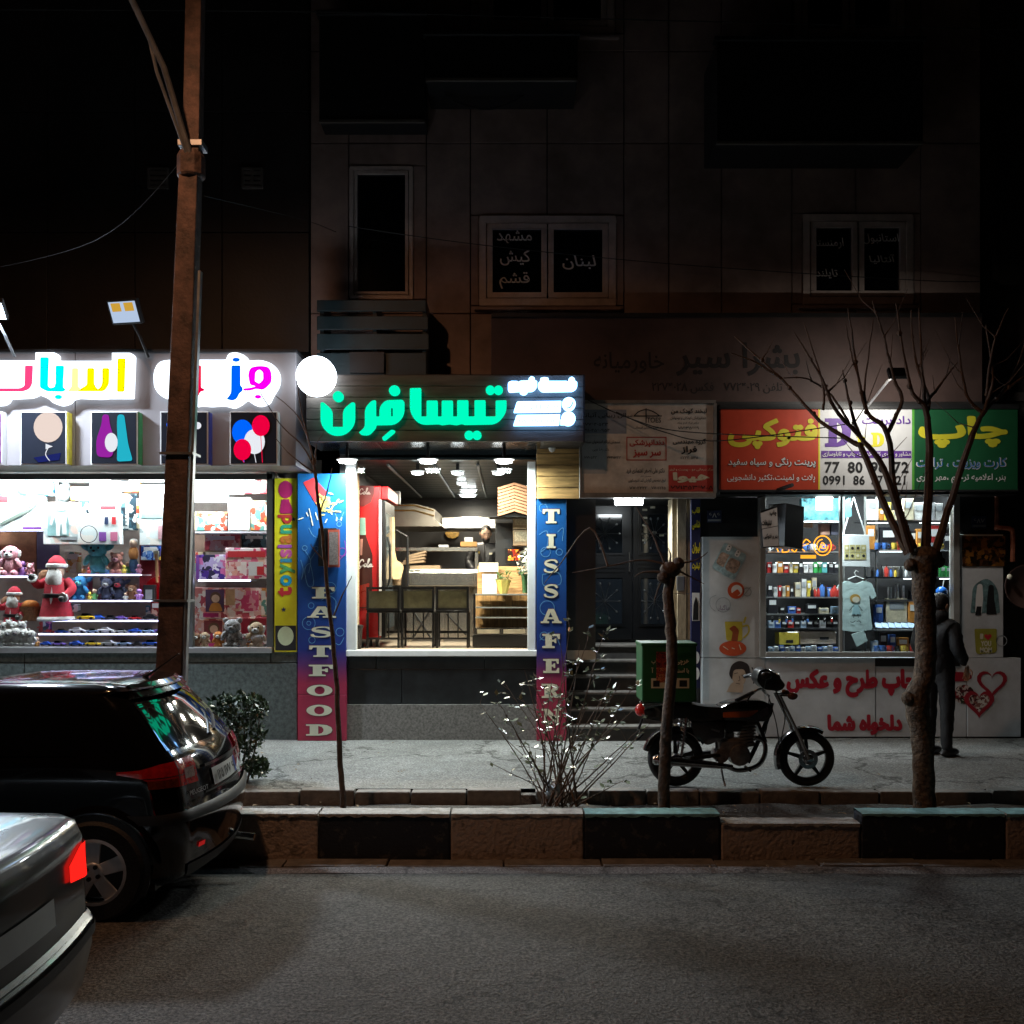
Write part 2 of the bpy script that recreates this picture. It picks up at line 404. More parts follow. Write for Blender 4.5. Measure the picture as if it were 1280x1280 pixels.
# ================================================================ ground
def ground_mat(name, base, spot, rough, scale, crack=0.):
    if name in MATS: return MATS[name]
    m = bpy.data.materials.new(name); m.use_nodes = True; nt = m.node_tree; N = nt.nodes; L = nt.links; b = N['Principled BSDF']
    geo = N.new('ShaderNodeNewGeometry')
    def noise(sc_, det=5, rg=.6):
        n = N.new('ShaderNodeTexNoise'); n.inputs['Scale'].default_value = sc_; n.inputs['Detail'].default_value = det; n.inputs['Roughness'].default_value = rg
        L.new(geo.outputs['Position'], n.inputs['Vector']); return n
    big = noise(.7, 6); fine = noise(scale, 3, .8); mid = noise(6, 5)
    cr = N.new('ShaderNodeValToRGB'); e = cr.color_ramp.elements
    e[0].position = .33; e[0].color = (*[x*.78 for x in base], 1); e[1].position = .7; e[1].color = (*[x*1.14 for x in base], 1)
    L.new(big.outputs[0], cr.inputs[0])
    c2 = N.new('ShaderNodeValToRGB'); e = c2.color_ramp.elements; e[0].position = .4; e[0].color = (*spot, 1); e[1].position = .52; e[1].color = (1, 1, 1, 1); q_ = e.new(.66); q_.color = (1.9, 1.9, 1.85, 1); L.new(fine.outputs[0], c2.inputs[0])
    mx = N.new('ShaderNodeMix'); mx.data_type = 'RGBA'; mx.blend_type = 'MULTIPLY'; mx.inputs[0].default_value = 1; L.new(cr.outputs[0], mx.inputs[6]); L.new(c2.outputs[0], mx.inputs[7])
    c3 = N.new('ShaderNodeValToRGB'); e = c3.color_ramp.elements; e[0].position = .35; e[0].color = (.84, .83, .82, 1); e[1].position = .6; e[1].color = (1, 1, 1, 1); L.new(mid.outputs[0], c3.inputs[0])
    m2 = N.new('ShaderNodeMix'); m2.data_type = 'RGBA'; m2.blend_type = 'MULTIPLY'; m2.inputs[0].default_value = 1; L.new(mx.outputs[2], m2.inputs[6]); L.new(c3.outputs[0], m2.inputs[7])
    last = m2.outputs[2]; hgt = fine.outputs[0]
    if crack:
        no = noise(2.2, 4); ma = N.new('ShaderNodeVectorMath'); ma.operation = 'MULTIPLY_ADD'; ma.inputs[1].default_value = (.9, .9, .9); L.new(no.outputs['Color'], ma.inputs[0]); L.new(geo.outputs['Position'], ma.inputs[2])
        vo = N.new('ShaderNodeTexVoronoi'); vo.feature = 'DISTANCE_TO_EDGE'; vo.inputs['Scale'].default_value = .55; L.new(ma.outputs[0], vo.inputs['Vector'])
        c4 = N.new('ShaderNodeValToRGB'); e = c4.color_ramp.elements; e[0].position = .0; e[0].color = (.3, .29, .28, 1); e[1].position = crack; e[1].color = (1, 1, 1, 1); L.new(vo.outputs[0], c4.inputs[0])
        m3 = N.new('ShaderNodeMix'); m3.data_type = 'RGBA'; m3.blend_type = 'MULTIPLY'; m3.inputs[0].default_value = 1; L.new(last, m3.inputs[6]); L.new(c4.outputs[0], m3.inputs[7]); last = m3.outputs[2]
    L.new(last, b.inputs['Base Color']); b.inputs['Roughness'].default_value = rough; b.inputs['Specular IOR Level'].default_value = .35
    bp = N.new('ShaderNodeBump'); bp.inputs['Strength'].default_value = .8; bp.inputs['Distance'].default_value = .014; L.new(hgt, bp.inputs['Height'])
    bp2 = N.new('ShaderNodeBump'); bp2.inputs['Strength'].default_value = .5; bp2.inputs['Distance'].default_value = .05; L.new(mid.outputs[0], bp2.inputs['Height']); L.new(bp.outputs[0], bp2.inputs['Normal']); L.new(bp2.outputs[0], b.inputs['Normal'])
    MATS[name] = m; return m
m_asph = ground_mat('asphalt', (.086, .082, .077), (.22, .22, .22), .82, 48, .008)
m_pave = ground_mat('worn concrete', (.225, .226, .217), (.6, .6, .6), .85, 60, .02)
m_gut = ground_mat('gutter concrete', (.22, .21, .2), (.5, .5, .5), .85, 60, .03)
KF, KB, IK = 7.93, 8.12, 8.745     # kerb front, kerb back, inner kerb front
GZ = -.1
def sheet(ys, x0, x1, nx, jit=0, seed=1):
    """strip of ground along X through (y, z) stations with slight unevenness"""
    r = random.Random(seed); mb = MB(); v = []; n = len(ys)
    for i in range(nx+1):
        for y, z in ys: v.append((x0+(x1-x0)*i/nx, y, z+(r.uniform(-jit, jit))))
    f = [(i*n+j, (i+1)*n+j, (i+1)*n+j+1, i*n+j+1) for i in range(nx) for j in range(n-1)]
    return mb.add(v, f)
road = struct(sheet([(-30, 0), (0, 0), (4, .0), (5.5, .0), (6.3, -.012), (7.0, -.052), (7.56, -.1)], -45, 45, 120, .003).build('road', m_asph, smooth=True))
# gutter: concrete slabs against the kerb with a crumbling outer band
gut = struct(sheet([(7.55, -.098), (7.66, -.094), (7.74, GZ)], -45, 45, 300, .006, 3).build('gutter', m_gut, smooth=True))
m_slab = mat('gutter slab', (.2, .195, .185), .85, 0, .3, 9, .4, 60)
x = -14
while x < 12:
    L_ = rnd.uniform(.45, .95); z = GZ-.005+rnd.uniform(-.006, .008)
    MB().box(x+.006, x+L_-.006, 7.735+rnd.uniform(-.012, .012), KF, z-.08, z+.012).build('gutter_slab', m_slab, gut, bevel=.008); x += L_
struct(sheet([(KB-.05, .13), (8.3, .165), (8.5, .15), (8.65, .17), (IK+.05, .14)], -45, 45, 200, .02, 5).build('planting_soil', mat('soil', (.05, .042, .034), .95, 0, .4, 14, .9, 50), smooth=True))
pave = struct(sheet([(IK+.13, SW), (9.4, SW), (9.9, SW+.002), (10.5, SW), (11.1, SW+.004), (12.4, SW)], -45, 45, 140, .004, 9).build('pavement', m_pave, smooth=True))
# painted kerb blocks
kerb = struct(MB().box(-45, 45, KF+.03, KB-.01, -.35, .1).build('kerb', mat('kerb core', (.2, .19, .18), .9)))
m_kw = mat('kerb white paint', (.46, .37, .31), .8, 0, .06, 11, .7, 30, detail=8)
m_kb = mat('kerb navy paint', (.016, .022, .034), .7, 0, .06, 11, .4, 45, detail=8)
for m_, hi in ((m_kw, (.24, .2, .17)), (m_kb, (.06, .058, .056))):     # chipped paint
    cr_ = [n for n in m_.node_tree.nodes if n.bl_idname == 'ShaderNodeValToRGB'][0].color_ramp.elements
    cr_[0].position = .56; cr_[1].position = .62; cr_[1].color = (*hi, 1)
m_kt = mat('kerb turquoise paint', (.2, .42, .44), .75, 0, .3, 9, .4, 50)
m_kg = mat('kerb grey top', (.42, .41, .39), .85, 0, .3, 12, .5, 60)
ktop = Z(1017, KF)
ks = [(-1240, 'w'), (-1070, 'b'), (-905, 'w'), (-740, 'b'), (-575, 'w'), (-410, 'b'), (-245, 'w'), (-80, 'b'), (90, 'b'), (265, 'w'), (398, 'b'), (563, 'w'), (730, 'b'), (901, 'w'), (1076, 'b'), (1257, 'w'), (1425, 'b'), (1590, 'w'), (1755, 'b'), (1920, 'w'), (2085, 'b')]
for i in range(len(ks)-1):
    u0, c = ks[i]; u1 = ks[i+1][0]; drop = .075 if u0 == 901 else 0.
    x0, x1 = X(u0, KF)+.004, X(u1, KF)-.004; t = ktop-drop
    blk = MB().box(x0, x1, KF+rnd.uniform(0, .006), KB, -.15, t-.012).build('kerb_block', m_kw if c == 'w' else m_kb, kerb, bevel=.014)
    tm = m_kt if u0 in (730, 1076, 1257, 1425) else m_kg
    # cap paint laps a little over the front edge, uneven
    mb = MB(); n = 26; v = []
    for k in range(n+1):
        xx = x0+.004+(x1-x0-.008)*k/n; dz = rnd.uniform(.012, .034)
        v += [(xx, KF-.005, t-dz), (xx, KF-.004, t-.002), (xx, KF+.012, t+.003+rnd.uniform(-.003, .003)), (xx, KB-.002, t+.002+rnd.uniform(-.003, .003)), (xx, KB+.004, t-.02)]
    mb.add(v, [(k*5+j, (k+1)*5+j, (k+1)*5+j+1, k*5+j+1) for k in range(n) for j in range(4)])
    mb.build('kerb_top', tm, kerb, smooth=True)
# inner kerb of cut stone
m_ik = mat('inner kerb stone', (.21, .195, .18), .85, 0, .3, 8, .4, 40)
ik = struct(MB().box(-45, 45, IK+.04, IK+.14, -.2, .12).build('inner_kerb', m_ik))
cuts = [-1400, -1330, -1260, -1190, -1120, -1050, -980, -910, -840, -770, -700, -630, -560, -490, -420, -350, -280, -210, -140, -70, 0, 70, 140, 210, 300, 374, 443, 513, 583, 652, 669, 735, 808, 875, 950, 1025, 1100, 1168, 1240, 1310, 1380, 1450, 1520, 1590, 1660]
for a, b in zip(cuts, cuts[1:]):
    if (a, b) == (652, 669):
        MB().box(X(a, IK)-.01, X(b, IK)+.01, IK+.015, IK+.14, .0, .232).build('drain_slab', m_gut, ik, bevel=.01); continue
    MB().box(X(a, IK)+.005, X(b, IK)-.005, IK+rnd.uniform(-.012, .012), IK+.135, .02, SW+.008+rnd.uniform(-.012, .01)).build('kerb_stone', m_ik, ik, bevel=.012)

# ================================================================ buildings behind the shops
WL = 11.95                     # upper wall plane
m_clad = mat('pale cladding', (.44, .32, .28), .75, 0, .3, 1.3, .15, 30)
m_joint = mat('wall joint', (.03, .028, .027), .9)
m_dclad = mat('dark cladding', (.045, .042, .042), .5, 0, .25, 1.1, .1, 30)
m_pane_d = mat('dark window pane', (.004, .005, .007), .06, 0, 0, spec=.8)
m_frame = mat('window frame', (.8, .66, .6), .5, 0, .12)
cb = thing('apartment_building', 'pale stone clad building above the lit takeaway and the print shop', 'building', (X(800, WL), WL, 0))
# backing wall split into pieces that leave the entrance and the shops open
bw = MB()
bw.box(X(388, WL), X(1226, WL), WL+.05, WL+.25, Z(505, WL), 13.2)
bw.box(X(388, WL), X(1226, WL), WL+.25, WL+7, 13.0, 13.2)
bw.build('wall', m_joint, cb)
cols = [388, 436, 533, 588, 684, 780, 836, 902, 990, 1070, 1151, 1226]
rows = [-420, -300, -160, -50, 64, 179, 392, 506]
holes = {(437, 207, 516, 374): 'tall', (599, 269, 770, 382): 'w', (1004, 267, 1142, 380): 'w', (600, -150, 768, 42): 'w', (993, -150, 1130, 52): 'w'}
def sub_rect(rs, h):
    out = []
    for (a, b, c, d) in rs:
        if h[0] >= c or h[2] <= a or h[1] >= d or h[3] <= b: out.append((a, b, c, d)); continue
        if h[1] > b: out.append((a, b, c, h[1]))
        if h[3] < d: out.append((a, h[3], c, d))
        t, bt = max(b, h[1]), min(d, h[3])
        if h[0] > a: out.append((a, t, h[0], bt))
        if h[2] < c: out.append((h[2], t, c, bt))
    return out
for i in range(len(cols)-1):
    for j in range(len(rows)-1):
        rs = [(cols[i], rows[j], cols[i+1], rows[j+1])]
        for h in holes: rs = sub_rect(rs, h)
        for (a, b, c, d) in rs:
            if c-a < 4 or d-b < 4: continue
            g = .7
            MB().rect(a+g, b+g, c-g, d-g, WL+rnd.uniform(-.004, .004), .06).build('cladding_panel', m_clad, cb, bevel=.004)
def window(par_, u0, v0, u1, v1, n, fw, m=m_frame, sill=True):
    D = WL-.02
    MB().rect(u0+3, v0+3, u1-3, v1-3, WL+.035, .01).build('pane', m_pane_d, wf := MB().rect(u0, v0, u1, v0+fw, D, .07).rect(u0, v1-fw, u1, v1, D, .07).rect(u0, v0+fw, u0+fw, v1-fw, D, .07).rect(u1-fw, v0+fw, u1, v1-fw, D, .07).build('window', m, par_, bevel=.008))
    w_ = (u1-u0-2*fw)/n
    for k in range(n):
        a = u0+fw+w_*k+1; b = u0+fw+w_*(k+1)-1; q = fw*.75; t = v0+fw+1; bt = v1-fw-1
        MB().rect(a, t, b, t+q, D+.012, .05).rect(a, bt-q, b, bt, D+.012, .05).rect(a, t+q, a+q, bt-q, D+.012, .05).rect(b-q, t+q, b, bt-q, D+.012, .05).build('sash', m, wf, bevel=.006)
    if sill: MB().rect(u0-6, v1+1, u1+6, v1+5, WL-.06, .08).build('sill', m_clad, wf, bevel=.006)
    return wf
wt = window(cb, 437, 207, 516, 374, 1, 5)
w1 = window(cb, 599, 269, 770, 382, 2, 9)
w2 = window(cb, 1004, 267, 1142, 380, 2, 9)
window(cb, 600, -150, 768, 42, 2, 9); window(cb, 993, -150, 1130, 52, 2, 9)
m_vin = mat('grey vinyl lettering', (.85, .82, .8), .6, 0, 0)
Dv = WL+.028
for t, b in (('مشهد', (621, 288, 665, 305)), ('کیش', (625, 312, 662, 332)), ('قشم', (624, 340, 662, 361))): text('lettering', t, b, Dv, m_vin, w1, .012, shear=-.15)
text('lettering', 'لبنان', (703, 319, 745, 337), Dv, m_vin, w1, .012, shear=-.15)
for t, b in (('ارمنستان', (1011, 297, 1055, 311)), ('تایلند', (1020, 336, 1047, 348))): text('lettering', t, b, Dv, m_vin, w2, .012, shear=-.15)
for t, b in (('استانبول', (1079, 292, 1124, 305)), ('آنتالیا', (1086, 318, 1118, 330))): text('lettering', t, b, Dv, m_vin, w2, .012, shear=-.15)
# dark balcony boxes
def balcony(u0, v0, u1, v1, D, label):
    b = thing('balcony', label, 'balcony', P((u0+u1)/2, v1, D))
    MB().rect(u0, v0, u1, v1, D, .06).build('front_panel', m_dark, b, bevel=.01)
    x0, x1, z0, z1 = X(u0, D), X(u1, D), Z(v1, D), Z(v0, D)
    MB().box(x0, x1, D+.06, WL-.02, z0, z0+.08).build('floor_slab', m_dark, b)
    MB().box(x0, x0+.05, D+.06, WL-.02, z0+.08, z1).build('side_panel', m_dark, b); MB().box(x1-.05, x1, D+.06, WL-.02, z0+.08, z1).build('side_panel', m_dark, b)
    MB().box(x0-.03, x1+.03, D-.03, D+.09, z1, z1+.05).build('handrail', m_dark, b, bevel=.01)
    MB().box(x0, x1, D-.015, D+.02, z0-.03, z0).build('edge_trim', mat('trim', (.16, .14, .12), .6), b)
    return b
balcony(532, 45, 722, 98, 11.2, 'dark balcony box under the window above the tall narrow pane')
balcony(399, 20, 531, 150, 11.55, 'dark metal bay box at the left end of the upper balcony')
balcony(896, 52, 1154, 177, 11.2, 'large dark balcony box above the right pair of lettered windows')
# black slatted cage below the tall window
cg = thing('slatted_cage', 'dark louvred cage on the wall below the tall narrow window', 'cage', P(462, 470, 11.4))
m_slat = mat('slat paint', (.03, .05, .055), .55)
for a, b in ((375, 389), (395, 412), (417, 437), (441, 470)):
    MB().rect(396, a, 536-rnd.uniform(0, 5), b, 11.4, .03).build('slat', m_slat, cg, bevel=.006)
for u in (400, 466, 528): MB().rect(u, 375, u+5, 470, 11.44, .45).build('bracket', m_slat, cg)
MB().rect(437, 440, 480, 466, 11.35, .04).build('lower_box', m_dark, cg)
# tube along points, for cables and the shade arc below the balcony
def cable(pts, r=.006, label='', D=None, n=8, name='cable', m=None, group=None):
    q = [P(*p) for p in pts]
    o = MB().tube(smooth_line(q, n), r, 5).build(name, m or m_dark, smooth=True); return tag(o, label, 'cable', group)
cable([(545, 100, 11.5), (565, 125, 11.6), (610, 136, 11.6), (650, 122, 11.6), (672, 100, 11.5)], .014, 'arc of shade under the balcony box, shaped as a dark cord')  # shadow arc below the balcony put in as a dark tube
# wide dark trade banner
m_ban = mat('old banner', (.1, .062, .055), .7, 0, .3, 1.2, .1, 20)
bn = thing('banner_board', 'wide dark brown unlit trade banner above the clinic and print signs', 'sign', P(920, 505, 11.6))
MB().rect(614, 394, 1228, 505, 11.6, .12).build('board', m_ban, bn, bevel=.006)
for a in ((614, 391, 1228, 396), (614, 502, 1228, 506.5)): MB().rect(*a, 11.57, .02).build('frame_rail', mat('rail', (.03, .028, .028), .5), bn)
m_bt = mat('faded banner ink', (.02, .016, .016), .7, 0, 0)
text('lettering', 'بشرا سیر', (845, 428, 1000, 470), 11.597, m_bt, bn, .02); text('lettering', 'خاورمیانه', (742, 440, 830, 467), 11.597, m_bt, bn, .012)
text('lettering', 'فکس ۲۲۷۴۰۲۸', (815, 478, 892, 492), 11.597, m_bt, bn, .005); text('lettering', 'تلفن ۷۷۲۴۰۲۹', (905, 478, 978, 492), 11.597, m_bt, bn, .005)
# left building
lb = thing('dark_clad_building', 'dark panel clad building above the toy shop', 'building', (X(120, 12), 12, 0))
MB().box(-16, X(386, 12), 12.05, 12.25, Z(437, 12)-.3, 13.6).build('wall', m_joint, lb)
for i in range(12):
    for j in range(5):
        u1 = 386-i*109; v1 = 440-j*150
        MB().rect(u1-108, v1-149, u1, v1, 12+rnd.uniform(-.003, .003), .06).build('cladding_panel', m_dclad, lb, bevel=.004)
for u, k in ((184, 0), (302, 1)):
    m_v = mat('vent plastic', (.2, .18, .16), .6)
    vg = MB().rect(u, 209, u+26, 212, 11.96, .05).rect(u, 232, u+26, 235, 11.96, .05).rect(u, 212, u+3, 232, 11.96, .05).rect(u+23, 212, u+26, 232, 11.96, .05).build('vent_grille', m_v, lb, bevel=.004)
    for q in range(3): MB().rect(u+3, 214+q*6.4, u+23, 217.5+q*6.4, 11.97, .03).build('vent_slat', m_v, vg)
    if k: MB().rect(u+11, 212, u+14, 232, 11.965, .03).build('vent_bar', m_v, vg)
# right neighbour in the dark
rb = thing('neighbour_building', 'unlit dark building at the right edge beyond the print shop', 'building', (X(1400, 12), 12, 0))
m_rb = mat('dark brick', (.06, .05, .045), .85, 0, .35, 5, .3, 30)
MB().box(X(1229, 12.2), 16, 12.2, 12.5, 0, 13).build('wall', m_rb, rb)
for k in range(6):
    MB().box(X(1240+k*70, 12.2), X(1300+k*70, 12.2), 12.12, 12.2, 4.2, 4.3).build('ledge', m_rb, rb)
MB().rect(1250, 130, 1300, 360, 12.1, .08).build('shutter', mat('shutter', (.035, .03, .028), .6), rb)
# ================================================================ toy shop
FD = 10.95                     # fascia front
m_fas = mat('lilac grey composite panel', (.3, .28, .29), .42, .1, .06, 2)
m_gran = mat('green grey granite', (.1, .125, .12), .45, 0, .35, 22, .05, 60)
ts = thing('toy_shop', 'toy shop front with grey fascia and full display window on granite base', 'shopfront', (X(120, F), F, SW))
for a, b in ((-900, -560), (-558, -240), (-238, 93.6), (94.4, 370)):
    MB().rect(a, 440, b, 582, FD, .04).build('fascia_panel', m_fas, ts, bevel=.004)
MB().rect(-900, 436, 371, 440, FD-.03, .8).build('fascia_cap', m_dark, ts, bevel=.005)
x1 = X(370, FD)
MB().box(x1-.03, x1, FD+.04, F+.14, Z(582, FD), Z(440, FD)).build('fascia_return', m_fas, ts)
MB().box(-9.6, x1-.03, FD+.045, F+.15, Z(582, FD)+.005, Z(582, FD)+.04).build('fascia_soffit', mat('soffit sheet', (.6, .57, .5), .5), ts)
MB().box(-9.6, x1-.03, FD+.1, FD+.16, Z(581, FD)+.05, Z(445, FD)).build('fascia_backing', m_dark, ts)
# base wall slabs
zb, zs = SW-.05, Z(815, F)
for a, b, c, d in ((-640, 829, -210, 940), (-208, 829, 30, 940), (31, 829, 371, 940), (-640, 816, -160, 828), (-158, 816, 30, 828), (31, 816, 338, 828), (339, 816, 371, 828)):
    MB().rect(a, b, c, d, F+rnd.uniform(0, .003), .1).build('base_slab', m_gran, ts, bevel=.003)
# window frame
x0t, x1t = -9.4, X(341, F)
zt = Z(582, FD)-.02
m_fr = mat('grey window profile', (.16, .17, .175), .4, .6, .1)
MB().box(x0t, x1t, F-.05, F+.08, Z(816, F), Z(809, F)).build('sill_rail', m_alu, ts, bevel=.006)
MB().box(x0t, x1t, F-.03, F+.06, zt-.06, zt).build('head_rail', m_fr, ts)
for u in (333, 232, -130, -420): MB().rect(u, 588, u+9, 809, F-.03, .08).build('mullion', m_fr, ts, bevel=.006)
for a, b in ((-129, 232), (241, 333), (-420, -130)): MB().rect(a, 588, b, 809, F+.01, .008).build('glass_pane', m_glass, ts)
# room behind
m_room = mat('display back wall', (.5, .42, .38), .8, 0, .12)
RB = F+1.35
MB().box(x0t, x1t+.3, RB, RB+.06, Z(820, F), 3.6).build('display_back', m_room, ts)
MB().box(x1t, x1t+.03, F+.09, RB, Z(820, F), zt+.2).build('display_side', m_room, ts)
MB().box(x0t, x1t, F+.08, RB, Z(812, F)-.05, Z(812, F)).build('display_floor', mat('display floor', (.45, .44, .46), .4), ts)
MB().box(x0t, x1t, F+.16, RB, zt+.02, zt+.08).build('display_ceiling', m_white, ts)
# strip lights along the window head
for u, k in ((-150, 0), (60, 1), (240, 2)):
    t = thing('strip_light', ['white strip light over the left end of the toy window', 'white strip light over the middle of the toy window', 'white strip light over the right end of the toy window'][k], 'lamp', P(u, 592, F+.3))
    q = P(u, 590, F+.3)
    MB().box(q.x-.75, q.x+.75, q.y-.04, q.y+.04, zt-.035, zt+.0).build('housing', m_white, t)
    MB().box(q.x-.73, q.x+.73, q.y-.03, q.y+.03, zt-.05, zt-.036).build('diffuser', emi('toy strip', (.93, .97, 1), 8), t)
    arealight('strip_lamp', (q.x, q.y+.05, zt-.06), 1.5, 72, (.94, .97, 1), t, (R_(25), 0, 0), .1)
# sign: lit cloud boards with coloured letters
SD = FD-.09
def zmap(o, s): return lambda p: (o[0]+p[0]*s, o[1]+p[1]*s, *( [p[2]*s] if len(p) > 2 else []))
m_cloud = emi('lit white acrylic', (.82, .91, 1), 2.3)
g1 = thing('toy_shop_sign', 'glowing white cloud sign with yellow, cyan and pink Persian letters', 'sign', P(85, 480, FD))
z2 = zmap((0, 430), .140625)
cloudA = [(-900, 145), (170, 145), (315, 145), (315, 75), (490, 75, 30), (515, 100, 10), (515, 150), (995, 150), (995, 78), (1165, 78, 30), (1190, 105, 10), (1175, 480, 8), (960, 480), (880, 487, 30), (690, 478, 20), (640, 490, 20), (615, 525, 20), (540, 548, 30), (470, 525, 30), (430, 485, 20), (335, 447, 10), (280, 475, 40), (80, 485, 10), (70, 512, 20), (30, 540, 25), (-40, 545, 20), (-80, 490, 20), (-900, 480)]
MB().prism([(X(p[0], SD), Z(p[1], SD)) for p in rpoly([z2(q) for q in cloudA])], SD, FD-.02).build('cloud_board', m_cloud, g1)
e_yel, e_cyan, e_pink, e_mag, e_blue, e_red = emi('lit yellow', (1, .9, 0), 1.1), emi('lit cyan', (0, .9, 1), 1.1), emi('lit pink', (1, .07, .25), 1), emi('lit magenta', (1, 0, .9), 1), emi('lit blue', (0, .13, 1), 1), emi('lit red', (.85, 0, .05), 1)
e_py = emi('lit pale yellow', (1, .98, .35), 1.2)
def zstroke(name, z, lines, w, s, m, par_, D=SD-.006, n=6): return stroke(name, [[z(p) for p in l] for l in lines], w*s, D, m, par_, n)
def zdec(name, z, pts, m, par_, D=SD-.008, holes=()): return decal(name, rpoly([z(p) for p in pts]), D, m, par_, [rpoly([z(p) for p in h]) for h in holes])
zdec('letter', z2, [(1045, 128, 14), (1116, 128, 14), (1106, 425, 20), (1040, 425, 14)], e_yel, g1)
zdec('letter', z2, [(775, 214, 18), (838, 214, 18), (836, 360, 25), (866, 402, 10), (890, 390, 12), (908, 350, 18), (908, 214, 18), (972, 214, 18), (968, 360, 30), (925, 420, 30), (690, 420, 6), (720, 395, 12), (772, 365, 16)], e_yel, g1)
zdec('letter', z2, [(640, 214, 16), (694, 214, 16), (694, 380, 12), (715, 395, 8), (690, 420, 6), (600, 420, 4), (636, 380, 14)], e_py, g1)
zdec('letter', z2, [(358, 118, 14), (434, 118, 14), (425, 375, 20), (446, 392, 8), (480, 385, 10), (494, 350, 10), (494, 192, 14), (568, 192, 14), (560, 385, 12), (585, 405, 8), (560, 424, 10), (420, 421, 20), (354, 388, 20)], e_cyan, g1)
decal('letter_dot', [z2(p) for p in circ(519, 471, 32, 18, 20)], SD-.008, e_cyan, g1)
zdec('letter', z2, [(222, 192, 10), (292, 192, 10), (286, 350, 20), (262, 400, 30), (200, 422, 20), (-400, 422), (-400, 394), (180, 394, 20), (218, 372, 14)], e_pink, g1)
g2 = thing('toy_shop_sign', 'glowing white cloud sign with blue and magenta letters left of the round lamp', 'sign', P(270, 480, FD))
z3 = zmap((200, 420), .1875)
cloudB = [(-45, 240, 40), (-10, 170, 40), (60, 158, 30), (440, 158, 10), (455, 115, 30), (510, 106, 40), (570, 130, 30), (592, 165, 10), (680, 158, 40), (760, 190, 50), (798, 250, 40), (795, 330, 50), (750, 395, 30), (728, 450, 30), (660, 470, 40), (610, 450, 20), (580, 420, 20), (540, 455, 20), (490, 480, 20), (420, 460, 30), (340, 468, 20), (270, 462, 20), (235, 470, 20), (180, 420, 30), (20, 415, 40), (-40, 350, 40)]
MB().prism([(X(p[0], SD), Z(p[1], SD)) for p in rpoly([z3(q) for q in cloudB])], SD, FD-.02).build('cloud_board', m_cloud, g2)
zdec('letter', z3, [(248, 196, 10), (274, 196, 10), (274, 345, 8), (296, 352, 8), (292, 366, 4), (270, 370, 8), (250, 410, 10), (235, 410, 4), (240, 350, 8)], e_red, g2)
zdec('letter', z3, [(476, 196, 10), (536, 196, 10), (536, 330, 8), (550, 345, 6), (550, 366, 4), (530, 380, 10), (510, 420, 20), (480, 431, 8), (444, 420, 4), (474, 380, 20)], e_blue, g2)
decal('letter_dot', [z3(p) for p in circ(507, 158, 25, 16, 14)], SD-.008, e_blue, g2)
zdec('letter', z3, [(586, 260, 20), (600, 210, 30), (660, 198, 30), (725, 205, 30), (744, 250, 20), (744, 310, 25), (690, 360, 20), (640, 352, 10), (600, 364, 10), (555, 364, 6), (555, 350, 6), (600, 345, 10), (640, 335, 8), (600, 325, 10)], e_mag, g2, holes=[[(632, 300, 8), (636, 240, 14), (662, 222, 10), (686, 240, 12), (688, 290, 10), (660, 318, 8)]])
decal('letter_dot', [z3(p) for p in circ(653, 405, 22, 16, 13)], SD-.008, e_mag, g2)
# round lamp sign
rl = thing('round_sign', 'round glowing white projecting lamp sign between toy shop and takeaway', 'sign', P(394, 469, 10.75))
c = P(394, 469, 10.75)
MB().lathe([(.17, .0), (.205, .012), (.21, .03), (.21, .1), (.2, .115), (.16, .115)], c, 32, 'y').build('drum', emi('lit round drum', (.8, .9, 1), 9), rl, smooth=True)
MB().tube([c+Vector((0, .11, 0)), c+Vector((0, .9, 0))], .02, 8).build('bracket', m_dark, rl)
# picture light boxes under the letters
m_pic = mat('dark picture ground', (.012, .014, .022), .3, 0, 0)
def lightbox(u0, u1, label, side):
    b = thing('picture_light_box', label, 'light box', P((u0+u1)/2, 581, FD), group='picture boxes on the toy shop fascia')
    D = FD-.12
    MB().rect(u0, 514, u1, 581, D, .115).build('case', m_white, b, bevel=.004)
    MB().rect(u0+1.6, 515.6, u1-1.6, 579.4, D-.004, .003).build('picture', m_pic, b)
    if side: MB().box(X(u1, D)+.001, X(u1, D)+.012, D+.01, FD-.004, Z(580, D), Z(515, D)).build('side_strip', side, b)
    return b, D-.008
e_peach, e_skin, e_navy, e_wh = emi('lit peach', (.95, .78, .7), .9), emi('lit cream', (1, .9, .85), .9), emi('lit navy', (.02, .03, .2), .7), emi('lit white print', (.9, .93, 1), .9)
e_dcy, e_grn, e_pur = emi('lit teal', (.02, .5, .65), .9), emi('lit green', (.0, .55, .2), .8), emi('lit purple', (.3, .02, .3), .8)
b, D = lightbox(25, 83, 'dark lit picture box with a pale balloon print', mat('yellow side', (.6, .5, .05), .5))
decal('balloon_print', circ(60, 534, 18, 24, 19), D, e_peach, b); decal('balloon_print', circ(60, 558, 6, 3, 4), D, e_wh, b); stroke('string_print', [[(60, 560), (57, 568), (62, 576)]], 1.2, D, e_wh, b); decal('band_print', [(42, 572), (76, 566), (74, 575), (48, 578)], D, e_navy, b)
b, D = lightbox(113, 172, 'dark lit picture box with purple and cyan skittle prints', mat('green side', (.04, .25, .08), .5))
decal('skittle_print', rpoly([(128, 518, 4), (136, 518, 4), (137, 530, 6), (144, 552, 8), (140, 572, 6), (121, 571, 6), (120, 550, 8), (127, 530, 6)]), D, emi('lit violet', (.35, .02, .4), .9), b)
decal('skittle_print', rpoly([(147, 518, 4), (155, 518, 4), (157, 532, 6), (160, 555, 8), (166, 576, 4), (146, 577, 4), (147, 550, 6), (146, 530, 6)]), D-.001, e_dcy, b)
decal('ball_print', circ(139, 553, 8, 18, 12), D-.002, e_wh, b)
